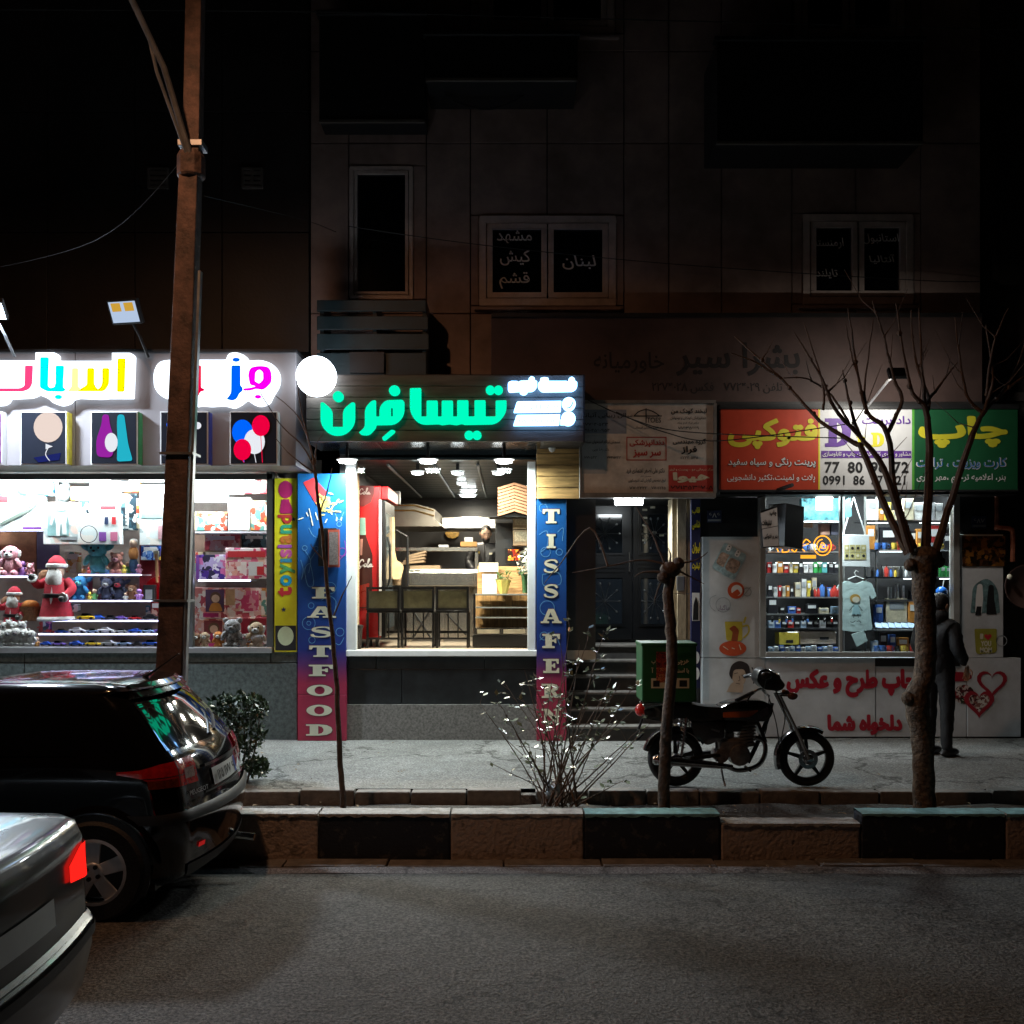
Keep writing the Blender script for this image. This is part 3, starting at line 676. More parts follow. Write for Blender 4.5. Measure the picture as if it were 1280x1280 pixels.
b, D = lightbox(200, 260, 'dark lit picture box half hidden behind the street pole', mat('blue side', (.05, .07, .4), .5))
decal('ball_print', circ(212, 531, 4, 14), D, e_blue, b); decal('ball_print', circ(247, 532, 4.5, 14), D, e_wh, b); decal('ball_print', circ(212, 574, 5, 14), D, e_red, b)
b, D = lightbox(287, 347, 'dark lit picture box with blue and red striped ball prints', None)
for k, (x_, y_, r_, cc) in enumerate(((303, 540, 13, e_blue), (318, 552, 13, e_wh), (326, 532, 11, e_red), (303, 562, 11, e_red))): decal('balloon_print', circ(x_, y_, r_, 22, r_*1.2), D-.0008*k, cc, b); stroke('string_print', [[(x_, y_+r_*1.2), (x_+2, 578)]], .8, D-.0008*k, cc, b, 1)
b, D = lightbox(-58, 2, 'dark purple lit picture box cut by the left edge of the photograph', None)
decal('corner_print', [(-55, 517), (1, 517), (1, 578), (-55, 578)], D, e_pur, b)
# floodlights on the roof edge of the fascia
def flood(u, v, D, label, s, lit, tilt, W, col, aim, gold=False):
    t = thing('floodlight', label, 'lamp', P(u, v, D))
    M = Matrix.Translation(P(u, v, D)) @ Euler((R_(tilt), 0, R_(aim))).to_matrix().to_4x4()
    MB().box(-s, s, -s*.75, s*.75, 0, .06, M).build('housing', m_dark, t, bevel=.008)
    MB().box(-s*.88, s*.88, -s*.62, s*.62, -.004, 0, M).build('lens', lit, t)
    if gold:
        for k in (-1, 1): MB().box(-s*.3+k*s*.42, s*.3+k*s*.42, -s*.55, -s*.05, -.008, -.004, M).build('reflector', emi('amber reflector', (.75, .42, .05), .8), t)
    p = P(u, v, D); MB().tube([p+Vector((0, .05, .03)), p+Vector((.12, .12, -.22)), p+Vector((.18, .2, -.42))], .014, 6).build('bracket', m_dark, t)
    if W: arealight('flood_lamp', M @ Vector((0, 0, -.02)), s*1.6, W, col, t, (R_(tilt), 0, R_(aim)))
    return t
flood(155, 390, 10.45, 'small square floodlight on a bracket above the toy shop letters', .17, emi('flood lens', (.6, .75, 1), .75), -62, 40, (.8, .9, 1), -12, True)
flood(-16, 388, 10.25, 'dazzling floodlight above the toy shop at the left edge', .17, emi('flood lens bright', (.65, .82, 1), 60), -30, 330, (.75, .87, 1), 12)
# yellow strip with the shop name
ys = thing('name_strip', 'narrow yellow vertical strip with colourful lower case lettering', 'sign', P(356, 815, F-.03))
Dy = F-.04
m_yel = mat('yellow vinyl', (.75, .72, .03), .4, 0, .06)
MB().rect(343, 598, 371, 815, Dy, .05).build('panel', m_yel, ys, bevel=.003)
cols_ = {'t': (.6, .04, .06), 'o': (.02, .35, .6), 'y': (.1, .4, .15), 'i': (.05, .3, .5), 's': (.6, .12, .4), 'l': (.4, .1, .5), 'a': (.6, .2, .05), 'n': (.05, .4, .25), 'd': (.55, .05, .05)}
vv = 746
for ch, hh in (('t', 14), ('o', 16), ('y', 15), ('i', 6), ('s', 12), ('l', 5), ('a', 13), ('n', 13), ('d', 13)):
    x0_, x1_ = (350, 365)
    if ch in 'tdl': x0_ = 347
    if ch == 'y': x1_ = 369
    hh *= .87
    text('letter', ch, (x0_, vv-hh, x1_, vv), Dy-.003, mat('vinyl '+ch, cols_[ch], .4, 0, 0), ys, .03, rot=90); vv -= hh+1.2
m_mg = mat('magenta vinyl', (.42, .02, .14), .45, 0, .1)
decal('balloon_print', circ(357, 612, 9, 20, 11), Dy-.003, m_mg, ys); decal('balloon_print', rpoly([(352, 624), (361, 624), (367, 642, 4), (349, 642, 4)]), Dy-.003, m_mg, ys)
decal('dark_print', [(344, 782), (370, 782), (370, 813), (344, 813)], Dy-.003, m_ink, ys); decal('balloon_print', circ(357, 795, 10, 20, 12), Dy-.005, mat('pale vinyl', (.6, .7, .45), .4, 0, .1), ys)
def star(cx, cy, r): return [(cx+(r if k % 2 == 0 else r*.42)*math.sin(PI*k/5), cy-(r if k % 2 == 0 else r*.42)*math.cos(PI*k/5)) for k in range(10)]
for s_ in ((367, 649, 3), (354.5, 762, 3.4)): decal('star_print', star(*s_), Dy-.003, mat('navy vinyl', (.02, .03, .12), .5, 0, 0), ys)

# ---------------------------------------------------------------- goods in the toy window
PAL = {
 'white': printmat('carton white', ['#f4f6f6', '#eef2f4', '#ffffff', '#d8e4e8', '#f6efe8', '#e6eef0', '#b9c7cc'], 9, 1),
 'white2': printmat('carton white b', ['#ffffff', '#f2f2ee', '#f7dcd2', '#f4f6f6', '#e9f2ee', '#cfd8dc'], 12, 4),
 'teal': printmat('carton teal', ['#3fb2c6', '#e9f4f6', '#2d8bb0', '#9fdbe2', '#d9eef2', '#27658e'], 11, 2),
 'pink': printmat('carton pink', ['#f4a9b8', '#f8dfe2', '#e86f92', '#fbeef0', '#f2c4b0', '#d94f7a'], 13, 3),
 'pink2': printmat('carton rose', ['#f7c9c4', '#fbe9e4', '#e58a86', '#f3b09c', '#fff3ee', '#b44a58'], 16, 6),
 'purple': printmat('carton purple', ['#6d4aa8', '#c8b4e6', '#f2ecfa', '#4a2f86', '#e27ab8', '#2e2a44'], 15, 7),
 'dark': printmat('carton dark', ['#20303a', '#34505c', '#e2e8ea', '#16222a', '#4a6a74'], 14, 8),
 'red': printmat('carton red', ['#a8202c', '#d8424a', '#f2c8c0', '#7c1422', '#f0e2d8'], 14, 9),
 'mix': printmat('carton mixed', ['#e8d8b0', '#f6f2ea', '#d89a52', '#6aa8a0', '#c8503c', '#fdfdfa'], 17, 11),
 'blue': printmat('carton blue', ['#2458b0', '#7aa8e8', '#e8f0fa', '#142e78', '#f2d040'], 15, 12),
}
def carton(u0, v0, u1, v1, D, dep, m, label, panels=(), name='toy_box', cat='box', group=None):
    b = thing(name, label, cat, (X((u0+u1)/2, D), D+dep/2, Z(v1, D)), group=group)
    MB().rect(u0, v0, u1, v1, D, dep).build('carton', m, b, bevel=.004)
    for i, (a, c, e, d, pm) in enumerate(panels):
        MB().rect(u0+(u1-u0)*a, v0+(v1-v0)*c, u0+(u1-u0)*e, v0+(v1-v0)*d, D-.003-.001*i, .002).build('print_panel', pm, b)
    return b
zt3 = lambda x, y: (x*.1875, 580+y*.1875)
def zr(a, b, c, d): return (*zt3(a, b), *zt3(c, d))
m_navy = mat('navy print', (.03, .05, .12), .4, 0, .1); m_redp = mat('red print', (.6, .04, .05), .4, 0, .08); m_purp = mat('purple print', (.25, .08, .4), .4, 0, .08); m_tealp = mat('teal print', (.12, .42, .5), .4, 0, .1); m_greyp = mat('grey print', (.35, .38, .4), .4, 0, .1); m_whp = mat('white print', (.8, .82, .83), .4, 0, .05); m_grn = mat('green print', (.08, .3, .12), .4, 0, .1)
D1 = F+.5
carton(*zr(-60, 105, 350, 212), D1, .12, PAL['teal'], 'long blue and teal toy box lying on top at the left', [(.05, .1, .95, .3, m_tealp)])
bx = carton(*zr(-60, 215, 292, 438), D1-.03, .1, PAL['white'], 'large white toy box with a long grey toy rifle printed on it', [(.15, 0, .32, .18, m_redp), (.6, .92, .95, .99, m_purp)])
q = [zt3(*p) for p in ((0, 395), (130, 325), (180, 300), (250, 245), (262, 255), (200, 310), (150, 340), (0, 412))]; decal('rifle_print', q, D1-.038, mat('gun grey', (.16, .2, .17), .5, 0, .1), bx); decal('scope_print', [zt3(*p) for p in ((170, 275), (235, 250), (240, 262), (176, 290))], D1-.04, m_greyp, bx)
bx = carton(*zr(288, 255, 525, 535), D1-.06, .14, PAL['white2'], 'white toy box with a pale robot picture on teal', [(.12, .04, .72, .8, mat('pale teal print', (.35, .6, .62), .4, 0, .15)), (.5, .82, .95, .9, m_greyp)])
for pts in (circ(408, 290, 26, 14, 22), [(360, 325), (452, 325), (440, 400), (372, 400)], [(372, 400), (402, 400), (398, 480), (374, 480)], [(412, 400), (440, 400), (444, 470), (416, 470)], [(330, 400), (350, 340), (362, 345), (345, 410)], [(452, 345), (462, 340), (478, 400), (464, 404)]): decal('robot_print', [zt3(*p) for p in pts], D1-.07, m_whp, bx)
bx = carton(*zr(520, 332, 800, 534), D1-.08, .12, PAL['white'], 'white toy box with a black ring and small pink squares', [(.5, .6, .67, .9, m_purp), (.77, .6, .94, .9, mat('pink print', (.7, .2, .35), .4, 0, .1)), (.63, .1, .72, .35, m_navy), (.8, .1, .9, .35, m_redp)])
stroke('ring_print', [[zt3(*p) for p in circ(592, 468, 56, 24)+[(648, 468)]]], 1, D1-.088, m_ink, bx, 1)
carton(*zr(598, 125, 802, 330), D1, .1, PAL['white2'], 'white upright carton with a small red label, above the ring box', [(.35, .75, .85, .87, m_redp), (.5, .2, .75, .35, m_greyp)])
carton(*zr(470, 150, 596, 242), D1+.05, .1, PAL['mix'], 'small cream carton left of the red label carton')
carton(*zr(528, 245, 594, 330), D1+.02, .1, PAL['dark'], 'little dark carton tucked under the cream carton')
bx = carton(*zr(806, 200, 906, 440), D1, .08, PAL['dark'], 'dark upright keyboard box with a row of white keys', [(.3, .04, .52, .96, m_whp)])
for k in range(9): MB().rect(*[a+b for a, b in zip(zt3(836, 215+k*24)+zt3(848, 221+k*24), (0,)*4)], D1-.006, .002).build('key_print', m_ink, bx)
carton(*zr(906, 230, 934, 430), D1+.02, .1, PAL['mix'], 'thin yellow edged carton beside the keyboard box')
carton(*zr(932, 140, 1130, 300), D1-.02, .12, PAL['white2'], 'white carton at the upper right beside the pole', [(.1, .5, .9, .9, m_whp)])
carton(*zr(930, 284, 1130, 540), D1-.07, .12, PAL['white'], 'pale carton with a teal sky picture beside the pole', [(.06, .05, .75, .3, mat('sky print', (.4, .75, .8), .4, 0, .2)), (.62, .5, .85, .85, mat('rose print', (.8, .45, .5), .4, 0, .2))])
carton(*zr(810, 112, 925, 188), D1+.04, .1, PAL['mix'], 'small white carton on top of the keyboard box')
# soft bags heaped along the top
for k, (a, b, c, d, mm, lb) in enumerate(((20, 20, 350, 100, (.5, .48, .42), 'beige'), (380, 25, 560, 118, (.3, .36, .38), 'grey'), (640, 20, 850, 112, (.8, .84, .84), 'white'), (900, 20, 1125, 110, (.3, .62, .58), 'mint'), (395, 125, 470, 250, (.4, .46, .48), 'hanging grey'))):
    u0, v0, u1, v1 = zr(a, b, c, d); D = F+.62
    mb = MB().sph(P((u0+u1)/2, (v0+v1)/2, D), ((u1-u0)*D/2560, .13, (v1-v0)*D/2560*1.1), 16, 10)
    mb.v = [(x+.02*math.sin(z*40+k), y+.02*math.sin(x*31+z*17), z+.012*math.sin(x*37)) for x, y, z in mb.v]
    tag(mb.build('soft_bag', mat('bag '+lb, mm, .4, 0, .2, 9, .3, 20), smooth=True), f'{lb} stuffed plastic bag stored along the top of the toy window', 'bag')
MB().rect(*zr(378, 112, 1120, 118), F+.45, .4).build('top_shelf', m_white, ts); MB().rect(*zr(372, 20, 384, 260), F+.45, .03).build('shelf_post', m_alu, ts)
# shelves with lit edges
m_shelf = mat('white shelf', (.75, .74, .8), .3, 0, .03)
e_edge = emi('shelf edge led', (.66, .6, 1), 13)
def shelf(a, y, b, D, dep=.35):
    u0, v = zt3(a, y); u1, _ = zt3(b, y)
    s = MB().rect(u0, v, u1, v+1.6, D, dep).build('shelf', m_shelf, ts)
    MB().rect(u0, v+.1, u1, v+1.5, D-.006, .005).build('shelf_edge', e_edge, s)
    return Z(v, D)
shelf(525, 735, 940, F+.5); shelf(432, 909, 1005, F+.42); shelf(345, 1042, 1200, F+.34); shelf(258, 1130, 1200, F+.26); shelf(-60, 747, 245, F+.5); shelf(-60, 437, 285, F+.52, .25)
MB().rect(*zr(930, 540, 1240, 905), F+1.0, .05).build('red_curtain', mat('red cloth', (.3, .015, .03), .8, 0, .25, 12, .3, 20), ts)
MB().rect(*zr(-60, 450, 240, 740), F+1.0, .04).build('orange_panel', mat('orange board', (.5, .22, .12), .6, 0, .3, 5), ts)
MB().rect(*zr(245, 450, 390, 700), F+1.02, .04).build('violet_panel', mat('violet board', (.14, .13, .25), .6, 0, .2, 5), ts)
gt = thing('toy_guitar', 'red toy guitar leaning against the red curtain by the pole', 'guitar', P(1040*.1875, 580+900*.1875, F+.6))
MB().tube([P(1042*.1875, 580+600*.1875, F+.62), P(1050*.1875, 580+790*.1875, F+.6)], .02, 8).build('neck', mat('guitar neck', (.75, .4, .2), .4), gt); MB().obox(P(1042*.1875, 580+605*.1875, F+.62), (.06, .03, .09)).build('headstock', m_cream, gt)
MB().lathe([(.02, -.03), (.16, -.03), (.17, 0), (.16, .03), (.02, .03)], P(1060*.1875, 580+840*.1875, F+.62), 20, 'y').build('body', mat('guitar red', (.55, .01, .02), .25), gt, smooth=True)
# plush animals
def plush(u, v, hpx, D, body, face, label, ears='round', name='plush_toy', stand=False, extra=None, group=None):
    h = hpx*D/1280; p = P(u, v, D); t = thing(name, label, 'plush toy', p, group=group)
    c = lambda x, y, z: p+Vector((x*h, y*h, z*h))
    bz = .34 if stand else .3
    MB().sph(c(0, 0, bz), (.24*h, .2*h, .3*h), 14, 10).build('body', body, t, smooth=True)
    hd = MB().sph(c(0, -.04*h, .7), (.27*h, .23*h, .25*h), 16, 10).build('head', body, t, smooth=True)
    MB().sph(c(0, -.2, .64), (.14*h, .1*h, .1*h), 10, 8).build('muzzle', face, hd, smooth=True)
    MB().sph(c(0, -.3, .67), (.045*h, .03*h, .035*h), 8, 6).build('nose', m_black, hd, smooth=True)
    for s in (-1, 1):
        MB().sph(c(.11*s, -.23, .76), .035*h, 8, 6).build('eye', m_black, hd, smooth=True)
        if ears == 'round': MB().sph(c(.22*s, 0, .9), (.1*h, .05*h, .1*h), 10, 8).build('ear', body, hd, smooth=True)
        elif ears == 'long': MB().sph(c(.33*s, 0, .78), (.18*h, .05*h, .09*h), 10, 8, (0, -.5*s, 0)).build('ear', body, hd, smooth=True)
        elif ears == 'flop': MB().sph(c(.25*s, -.02, .66), (.07*h, .07*h, .16*h), 10, 8, (0, .2*s, 0)).build('ear', face, hd, smooth=True)
        MB().sph(c(.27*s, -.1, .4), (.09*h, .1*h, .18*h), 10, 8, (0, -.5*s, 0)).build('arm', body, t, smooth=True)
        MB().sph(c(.15*s, -.12 if not stand else 0, .1), (.11*h, (.17 if not stand else .1)*h, (.1 if not stand else .16)*h), 10, 8).build('leg', body, t, smooth=True)
    return t
def fur(name, c): return mat('plush '+name, c, .95, 0, .2, 30, .6, 120)
f_pink, f_teal, f_blue, f_wh, f_tan, f_red, f_grey, f_brn, f_or = fur('pink', (.75, .35, .42)), fur('teal', (.12, .5, .55)), fur('blue', (.03, .22, .5)), fur('white', (.72, .72, .72)), fur('tan', (.5, .36, .24)), fur('red', (.42, .02, .04)), fur('grey', (.3, .3, .33)), fur('brown', (.22, .1, .05)), fur('orange', (.6, .22, .05))
plush(14, 720, 40, F+.52, f_pink, f_wh, 'large pink plush animal on the upper left shelf', 'flop')
plush(38, 719, 16, F+.5, f_pink, f_wh, 'small pink plush beside the large pink one', 'round'); 
plush(122, 717, 42, F+.58, f_teal, f_teal, 'tall teal plush animal on the top step of the display', 'long', stand=True)
plush(146, 717, 27, F+.56, fur('coral', (.7, .3, .25)), f_pink, 'coral pink plush between the teal plush and the jeans doll', 'round')
plush(100, 750, 32, F+.5, f_blue, f_teal, 'bright blue plush sitting on the second step', 'long')
plush(134, 750, 29, F+.52, mat('plush navy', (.03, .04, .09), .8, 0, .3), f_grey, 'first dark navy figure right of the bright blue plush', 'round', stand=True); plush(149, 750, 29, F+.55, mat('plush navy', (.03, .04, .09)), f_red, 'second dark navy figure right of the bright blue plush', 'long', stand=True)
plush(165, 750, 20, F+.52, f_brn, f_tan, 'brown figure with raised arms on the second step', 'round', stand=True)
jd = thing('doll', 'doll in orange top and blue jeans on the top step', 'doll', P(167, 717, F+.55))
for n_, c_, r_, mm in (('jeans', (0, 0, .1), (.055, .045, .1), mat('denim', (.04, .1, .2), .9, 0, .3, 40)), ('top', (0, 0, .24), (.06, .05, .09), mat('orange knit', (.7, .3, .1), .9)), ('head', (0, -.01, .355), (.045, .045, .05), mat('doll skin', (.7, .48, .36), .5)), ('hair', (0, .01, .375), (.05, .048, .045), fur('white', (.72, .72, .72)))): MB().sph(P(167, 717, F+.55)+Vector(c_), r_, 12, 8).build(n_, mm, jd, smooth=True)
carton(179, 731, 193, 751, F+.5, .08, m_ink, 'small black box at the right end of the second step', [(.2, .3, .8, .9, m_greyp)])
# santa figures
def santa(u, v, hpx, D, label):
    h = hpx*D/1280; p = P(u, v, D); t = thing('santa_figure', label, 'figure', p); c = lambda x, y, z: p+Vector((x*h, y*h, z*h)); red = mat('santa red', (.4, .015, .035), .9, 0, .2, 20, .3, 60); fl = fur('white', (.72, .72, .72))
    MB().lathe([(.27*h, 0), (.25*h, .1*h), (.2*h, .35*h), (.17*h, .6*h), (.09*h, .68*h)], p, 18).build('robe', red, t, smooth=True)
    MB().lathe([(.28*h, 0), (.3*h, .03*h), (.28*h, .07*h)], p, 18).build('hem_trim', fl, t, smooth=True)
    MB().sph(c(0, -.02, .78), (.12*h, .12*h, .13*h), 14, 10).build('head', mat('doll skin', (.7, .48, .36)), t, smooth=True)
    mb = MB().sph(c(.0, -.1, .64), (.13*h, .08*h, .2*h), 14, 10); mb.v = [(x+.01*h*math.sin(z*90), y, z) for x, y, z in mb.v]; mb.build('beard', fl, t, smooth=True)
    MB().lathe([(.14*h, .84*h), (.145*h, .88*h), (.11*h, .96*h), (.04*h, 1.02*h)], p, 16).build('cap', red, t, smooth=True); MB().lathe([(.135*h, .82*h), (.16*h, .84*h), (.16*h, .88*h), (.14*h, .89*h)], p, 16).build('cap_trim', fl, t, smooth=True)
    MB().lathe([(.215*h, .36*h), (.22*h, .37*h), (.215*h, .42*h), (.2*h, .43*h)], p, 18).build('belt', m_black, t, smooth=True)
    for s in (-1, 1):
        up = s < 0; a_ = [c(.15*s, 0, .62), c(.27*s, -.06, .5), c(.2*s, -.2, .38)] if not up else [c(-.14, 0, .62), c(-.27, -.04, .56), c(-.3, -.16, .66)]; MB().tube(smooth_line(a_, 4), [.075*h-.002*h*q for q in range(9)], 10).build('sleeve', red, t, smooth=True); MB().tube([a_[-1]+Vector((0, .01, -.005)), a_[-1]+(a_[-1]-a_[1])*.12], .075*h, 10).build('cuff', fl, t, smooth=True); MB().sph(a_[-1]+(a_[-1]-a_[1])*.28, .05*h, 10, 8).build('mitten', m_black, t, smooth=True)
        MB().sph(c(.045*s, -.13, .8), .016*h, 6, 5).build('eye', m_black, t)
    MB().tube([c(0, -.2, .05), c(0, -.19, .35), c(.0, -.14, .6)], .022*h, 6).build('front_trim', fl, t)
    MB().sph(c(-.22, .08, .68), (.1*h, .1*h, .12*h), 10, 8).build('sack', f_brn, t, smooth=True)
santa(71, 776, 80, F+.42, 'tall santa figure in a long red robe with white beard')
santa(18, 792, 58, F+.4, 'smaller santa figure with brown sack at the far left')
bk = thing('wicker_basket', 'brown wicker basket with toys between the two santas', 'basket', P(38, 776, F+.4)); MB().lathe([(.09, 0), (.12, .16), (.125, .17), (.11, .165)], P(38, 776, F+.4), 16).build('bowl', mat('wicker', (.32, .15, .07), .8, 0, .4, 60, .6, 80), bk, smooth=True); MB().sph(P(38, 757, F+.4), (.1, .09, .07), 10, 8).build('filling', f_or, bk, smooth=True)
# heap of white soft toys
for k, (x, y, s) in enumerate(((10, 1210, 20), (60, 1212, 22), (110, 1210, 23), (165, 1212, 22), (210, 1210, 20), (35, 1150, 19), (90, 1150, 20), (150, 1145, 19), (-20, 1150, 18), (60, 1105, 13))):
    u, v = zt3(x, y); plush(u, v, s, F+.16+.05*(k > 4), f_wh, f_grey if k % 3 else f_wh, f'white soft toy in the heap at the bottom left, {ORD[k]} counting from below', 'round' if k % 2 else 'flop', group='heap of white soft toys')
# toy cars
def toy_car(u, v, wpx, D, col, kind, label, group):
    L_ = wpx*D/1280; p = P(u, v, D); t = thing('toy_car', label, 'toy car', p, group=group)
    h = L_*.2; prof = [(-.5, .12), (-.5, .34), (-.36, .42), (.3, .42), (.5, .32), (.5, .12)] if kind else [(-.5, .12), (-.48, .45), (.2, .47), (.5, .36), (.5, .12)]
    MB().prism([(p.x+a*L_, p.z+b*L_*.55) for a, b in prof], p.y-h, p.y+h).build('body', mat('toycar %s' % (col,), col, .25, 0, 0, coat=.5), t, bevel=L_*.03)
    MB().prism([(p.x+a*L_, p.z+b*L_*.55) for a, b in ((-.3, .42), (-.2, .68), (.1, .68), (.24, .42))], p.y-h*.85, p.y+h*.85).build('cabin', m_pane_d if kind else mat('toycar %s' % (col,), col), t)
    for s in (-.3, .3): MB().lathe([(L_*.09, -h*1.05), (L_*.09, h*1.05)], (p.x+s*L_, p.y, p.z+L_*.085), 10, 'y').build('wheel', m_black, t)
CC = {'white': (.75, .77, .8), 'blue': (.03, .1, .5), 'pale blue': (.3, .45, .75), 'red': (.5, .02, .03), 'yellow': (.75, .5, .03), 'black': (.02, .02, .025), 'violet': (.2, .12, .5), 'silver': (.4, .42, .48)}
for row, (y, xs, D) in enumerate(((1040, ((490, 'white', 45), (580, 'yellow', 120), (660, 'blue', 95), (740, 'black', 90), (810, 'violet', 80), (900, 'red', 80), (1010, 'black', 110), (1100, 'silver', 80)), F+.42), (1128, ((330, 'red', 70), (410, 'blue', 80), (520, 'white', 110), (620, 'pale blue', 80), (710, 'white', 110), (810, 'silver', 80), (905, 'blue', 90), (990, 'pale blue', 90), (1075, 'violet', 90)), F+.34), (1212, ((310, 'blue', 80), (390, 'violet', 90), (510, 'blue', 90), (620, 'yellow', 95), (730, 'silver', 100), (830, 'pale blue', 95), (920, 'black', 80), (1010, 'blue', 110), (1110, 'white', 80)), F+.2))):
    for k, (x, c_, w_) in enumerate(xs):
        u, v = zt3(x, y); toy_car(u, v, w_*.1875, D, CC[c_], k % 2, f'{c_} toy car, {ORD[k]} from the left on the {["upper", "middle", "lowest"][row]} car shelf', 'toy cars on the steps of the toy window')
carton(*zr(362, 965, 425, 1040), F+.4, .08, PAL['pink'], 'upright pink carton at the foot of the tall santa'); carton(*zr(450, 935, 520, 985), F+.44, .08, PAL['dark'], 'dark flat carton behind the first white car')
carton(*zr(285, 1045, 330, 1128), F+.35, .07, PAL['purple'], 'narrow purple carton at the left end of the middle car shelf')
# right bay: dolls and cartons
zt4 = lambda a, b, c, d: (200+a*.1875, 640+b*.1875, 200+c*.1875, 640+d*.1875)
D2 = F+.48
carton(242, 640, 283, 663, D2, .1, PAL['mix'], 'printed carton with red border on the upper right shelf'); carton(285, 622, 312, 663, D2, .12, PAL['white2'], 'white carton next to the red bordered carton'); carton(313, 626, 334, 663, D2+.02, .1, PAL['mix'], 'cream carton at the end of the upper right shelf'); carton(242, 590, 284, 628, D2+.06, .1, PAL['white'], 'plain white carton at the top beside the pole'); carton(286, 588, 305, 618, D2+.08, .1, PAL['white2'], 'white carton left of the doll house carton'); carton(306, 588, 336, 617, D2+.08, .1, PAL['red'], 'red and cream doll house carton at the top right')
MB().rect(240, 664, 334, 666.5, F+.44, .4).build('shelf', m_shelf, ts)
MB().rect(248, 724.5, 313, 726.5, F+.4, .3).build('shelf', m_shelf, ts); MB().rect(248, 724.7, 313, 726.3, F+.394, .005).build('shelf_edge', e_edge, ts)
MB().rect(240, 660, 336, 690, F+.95, .03).build('brown_panel', mat('brown board', (.2, .12, .09), .7), ts)
carton(*zt4(240, 285, 436, 448), D2-.04, .1, PAL['purple'], 'purple carton with a busy toy print, left of the pink kitchen carton', [(.0, .0, .1, 1, m_purp), (.15, .08, .92, .92, PAL['purple'])])
carton(*zt4(437, 240, 716, 445), D2-.06, .1, PAL['pink'], 'wide pink play kitchen carton beside the window post', [(.05, .1, .95, .3, m_redp), (.08, .45, .5, .9, PAL['pink2']), (.55, .45, .9, .9, m_whp), (.75, .6, .92, .88, m_redp)])
def dollbox(r, label, dress, win):
    b = carton(*r, F+.4, .14, PAL['pink2'], label, [(.38, .06, .98, .8, win), (.3, .84, .8, .97, m_mg)]); u0, v0, u1, v1 = r; D = F+.388
    mx_ = u0+(u1-u0)*.7; h = v1-v0
    decal('doll_print', rpoly([(mx_-9, v0+h*.78, 3), (mx_-5, v0+h*.5, 3), (mx_+5, v0+h*.5, 3), (mx_+9, v0+h*.78, 3)]), D, dress, b); decal('doll_print', circ(mx_, v0+h*.32, 7, 16), D, mat('doll hair print', (.12, .06, .03), .6), b); decal('doll_print', circ(mx_, v0+h*.36, 5, 16), D-.002, mat('doll skin print', (.75, .5, .38), .5), b)
dollbox(zt4(225, 505, 432, 706), 'pink doll carton with a dark window, upper left of four', mat('orange print', (.6, .25, .05), .5), mat('dark violet print', (.1, .05, .12), .4))
carton(*zt4(432, 505, 670, 700), F+.42, .14, PAL['pink2'], 'cream and rose doll set carton, upper right of four', [(.3, .1, .95, .8, PAL['pink']), (.02, .05, .28, .6, mat('blonde print', (.7, .45, .25), .5))])
dollbox(zt4(215, 712, 420, 905), 'rose doll carton behind the plush dogs, lower left of four', m_mg, mat('dark red print', (.2, .04, .05), .4)); dollbox(zt4(432, 702, 716, 880), 'red doll carton behind the zebra, lower right of four', mat('pink dress print', (.8, .2, .35), .5), mat('deep red print', (.3, .01, .03), .4))
for k, (x, y, s, b_, f_, lb, e) in enumerate(((210, 905, 18, fur('black', (.03, .03, .035)), f_grey, 'small black plush dog at the left of the plush row', 'round'), (245, 902, 19, f_brn, f_wh, 'brown and white plush dog beside the black one', 'round'), (300, 902, 20, f_tan, f_wh, 'tan plush puppy in the middle of the plush row', 'flop'), (390, 902, 21, f_or, f_wh, 'orange plush dog left of the zebra', 'flop'), (485, 905, 38, mat('zebra stripes', (.3, .3, .32), .9, 0, .9, 40, .3, 60), f_grey, 'grey striped zebra plush in front of the red doll carton', 'round'), (560, 902, 18, f_wh, f_pink, 'small white plush between the zebra and the big dog', 'round'), (645, 905, 34, f_tan, f_wh, 'big tan and white plush dog at the right end', 'flop'), (600, 902, 11, f_or, f_wh, 'tiny orange plush at the feet of the big dog', 'round'))):
    plush(200+x*.1875, 640+y*.1875, s, F+.2-.04*(k == 7), b_, f_, lb, e, 'plush_animal')
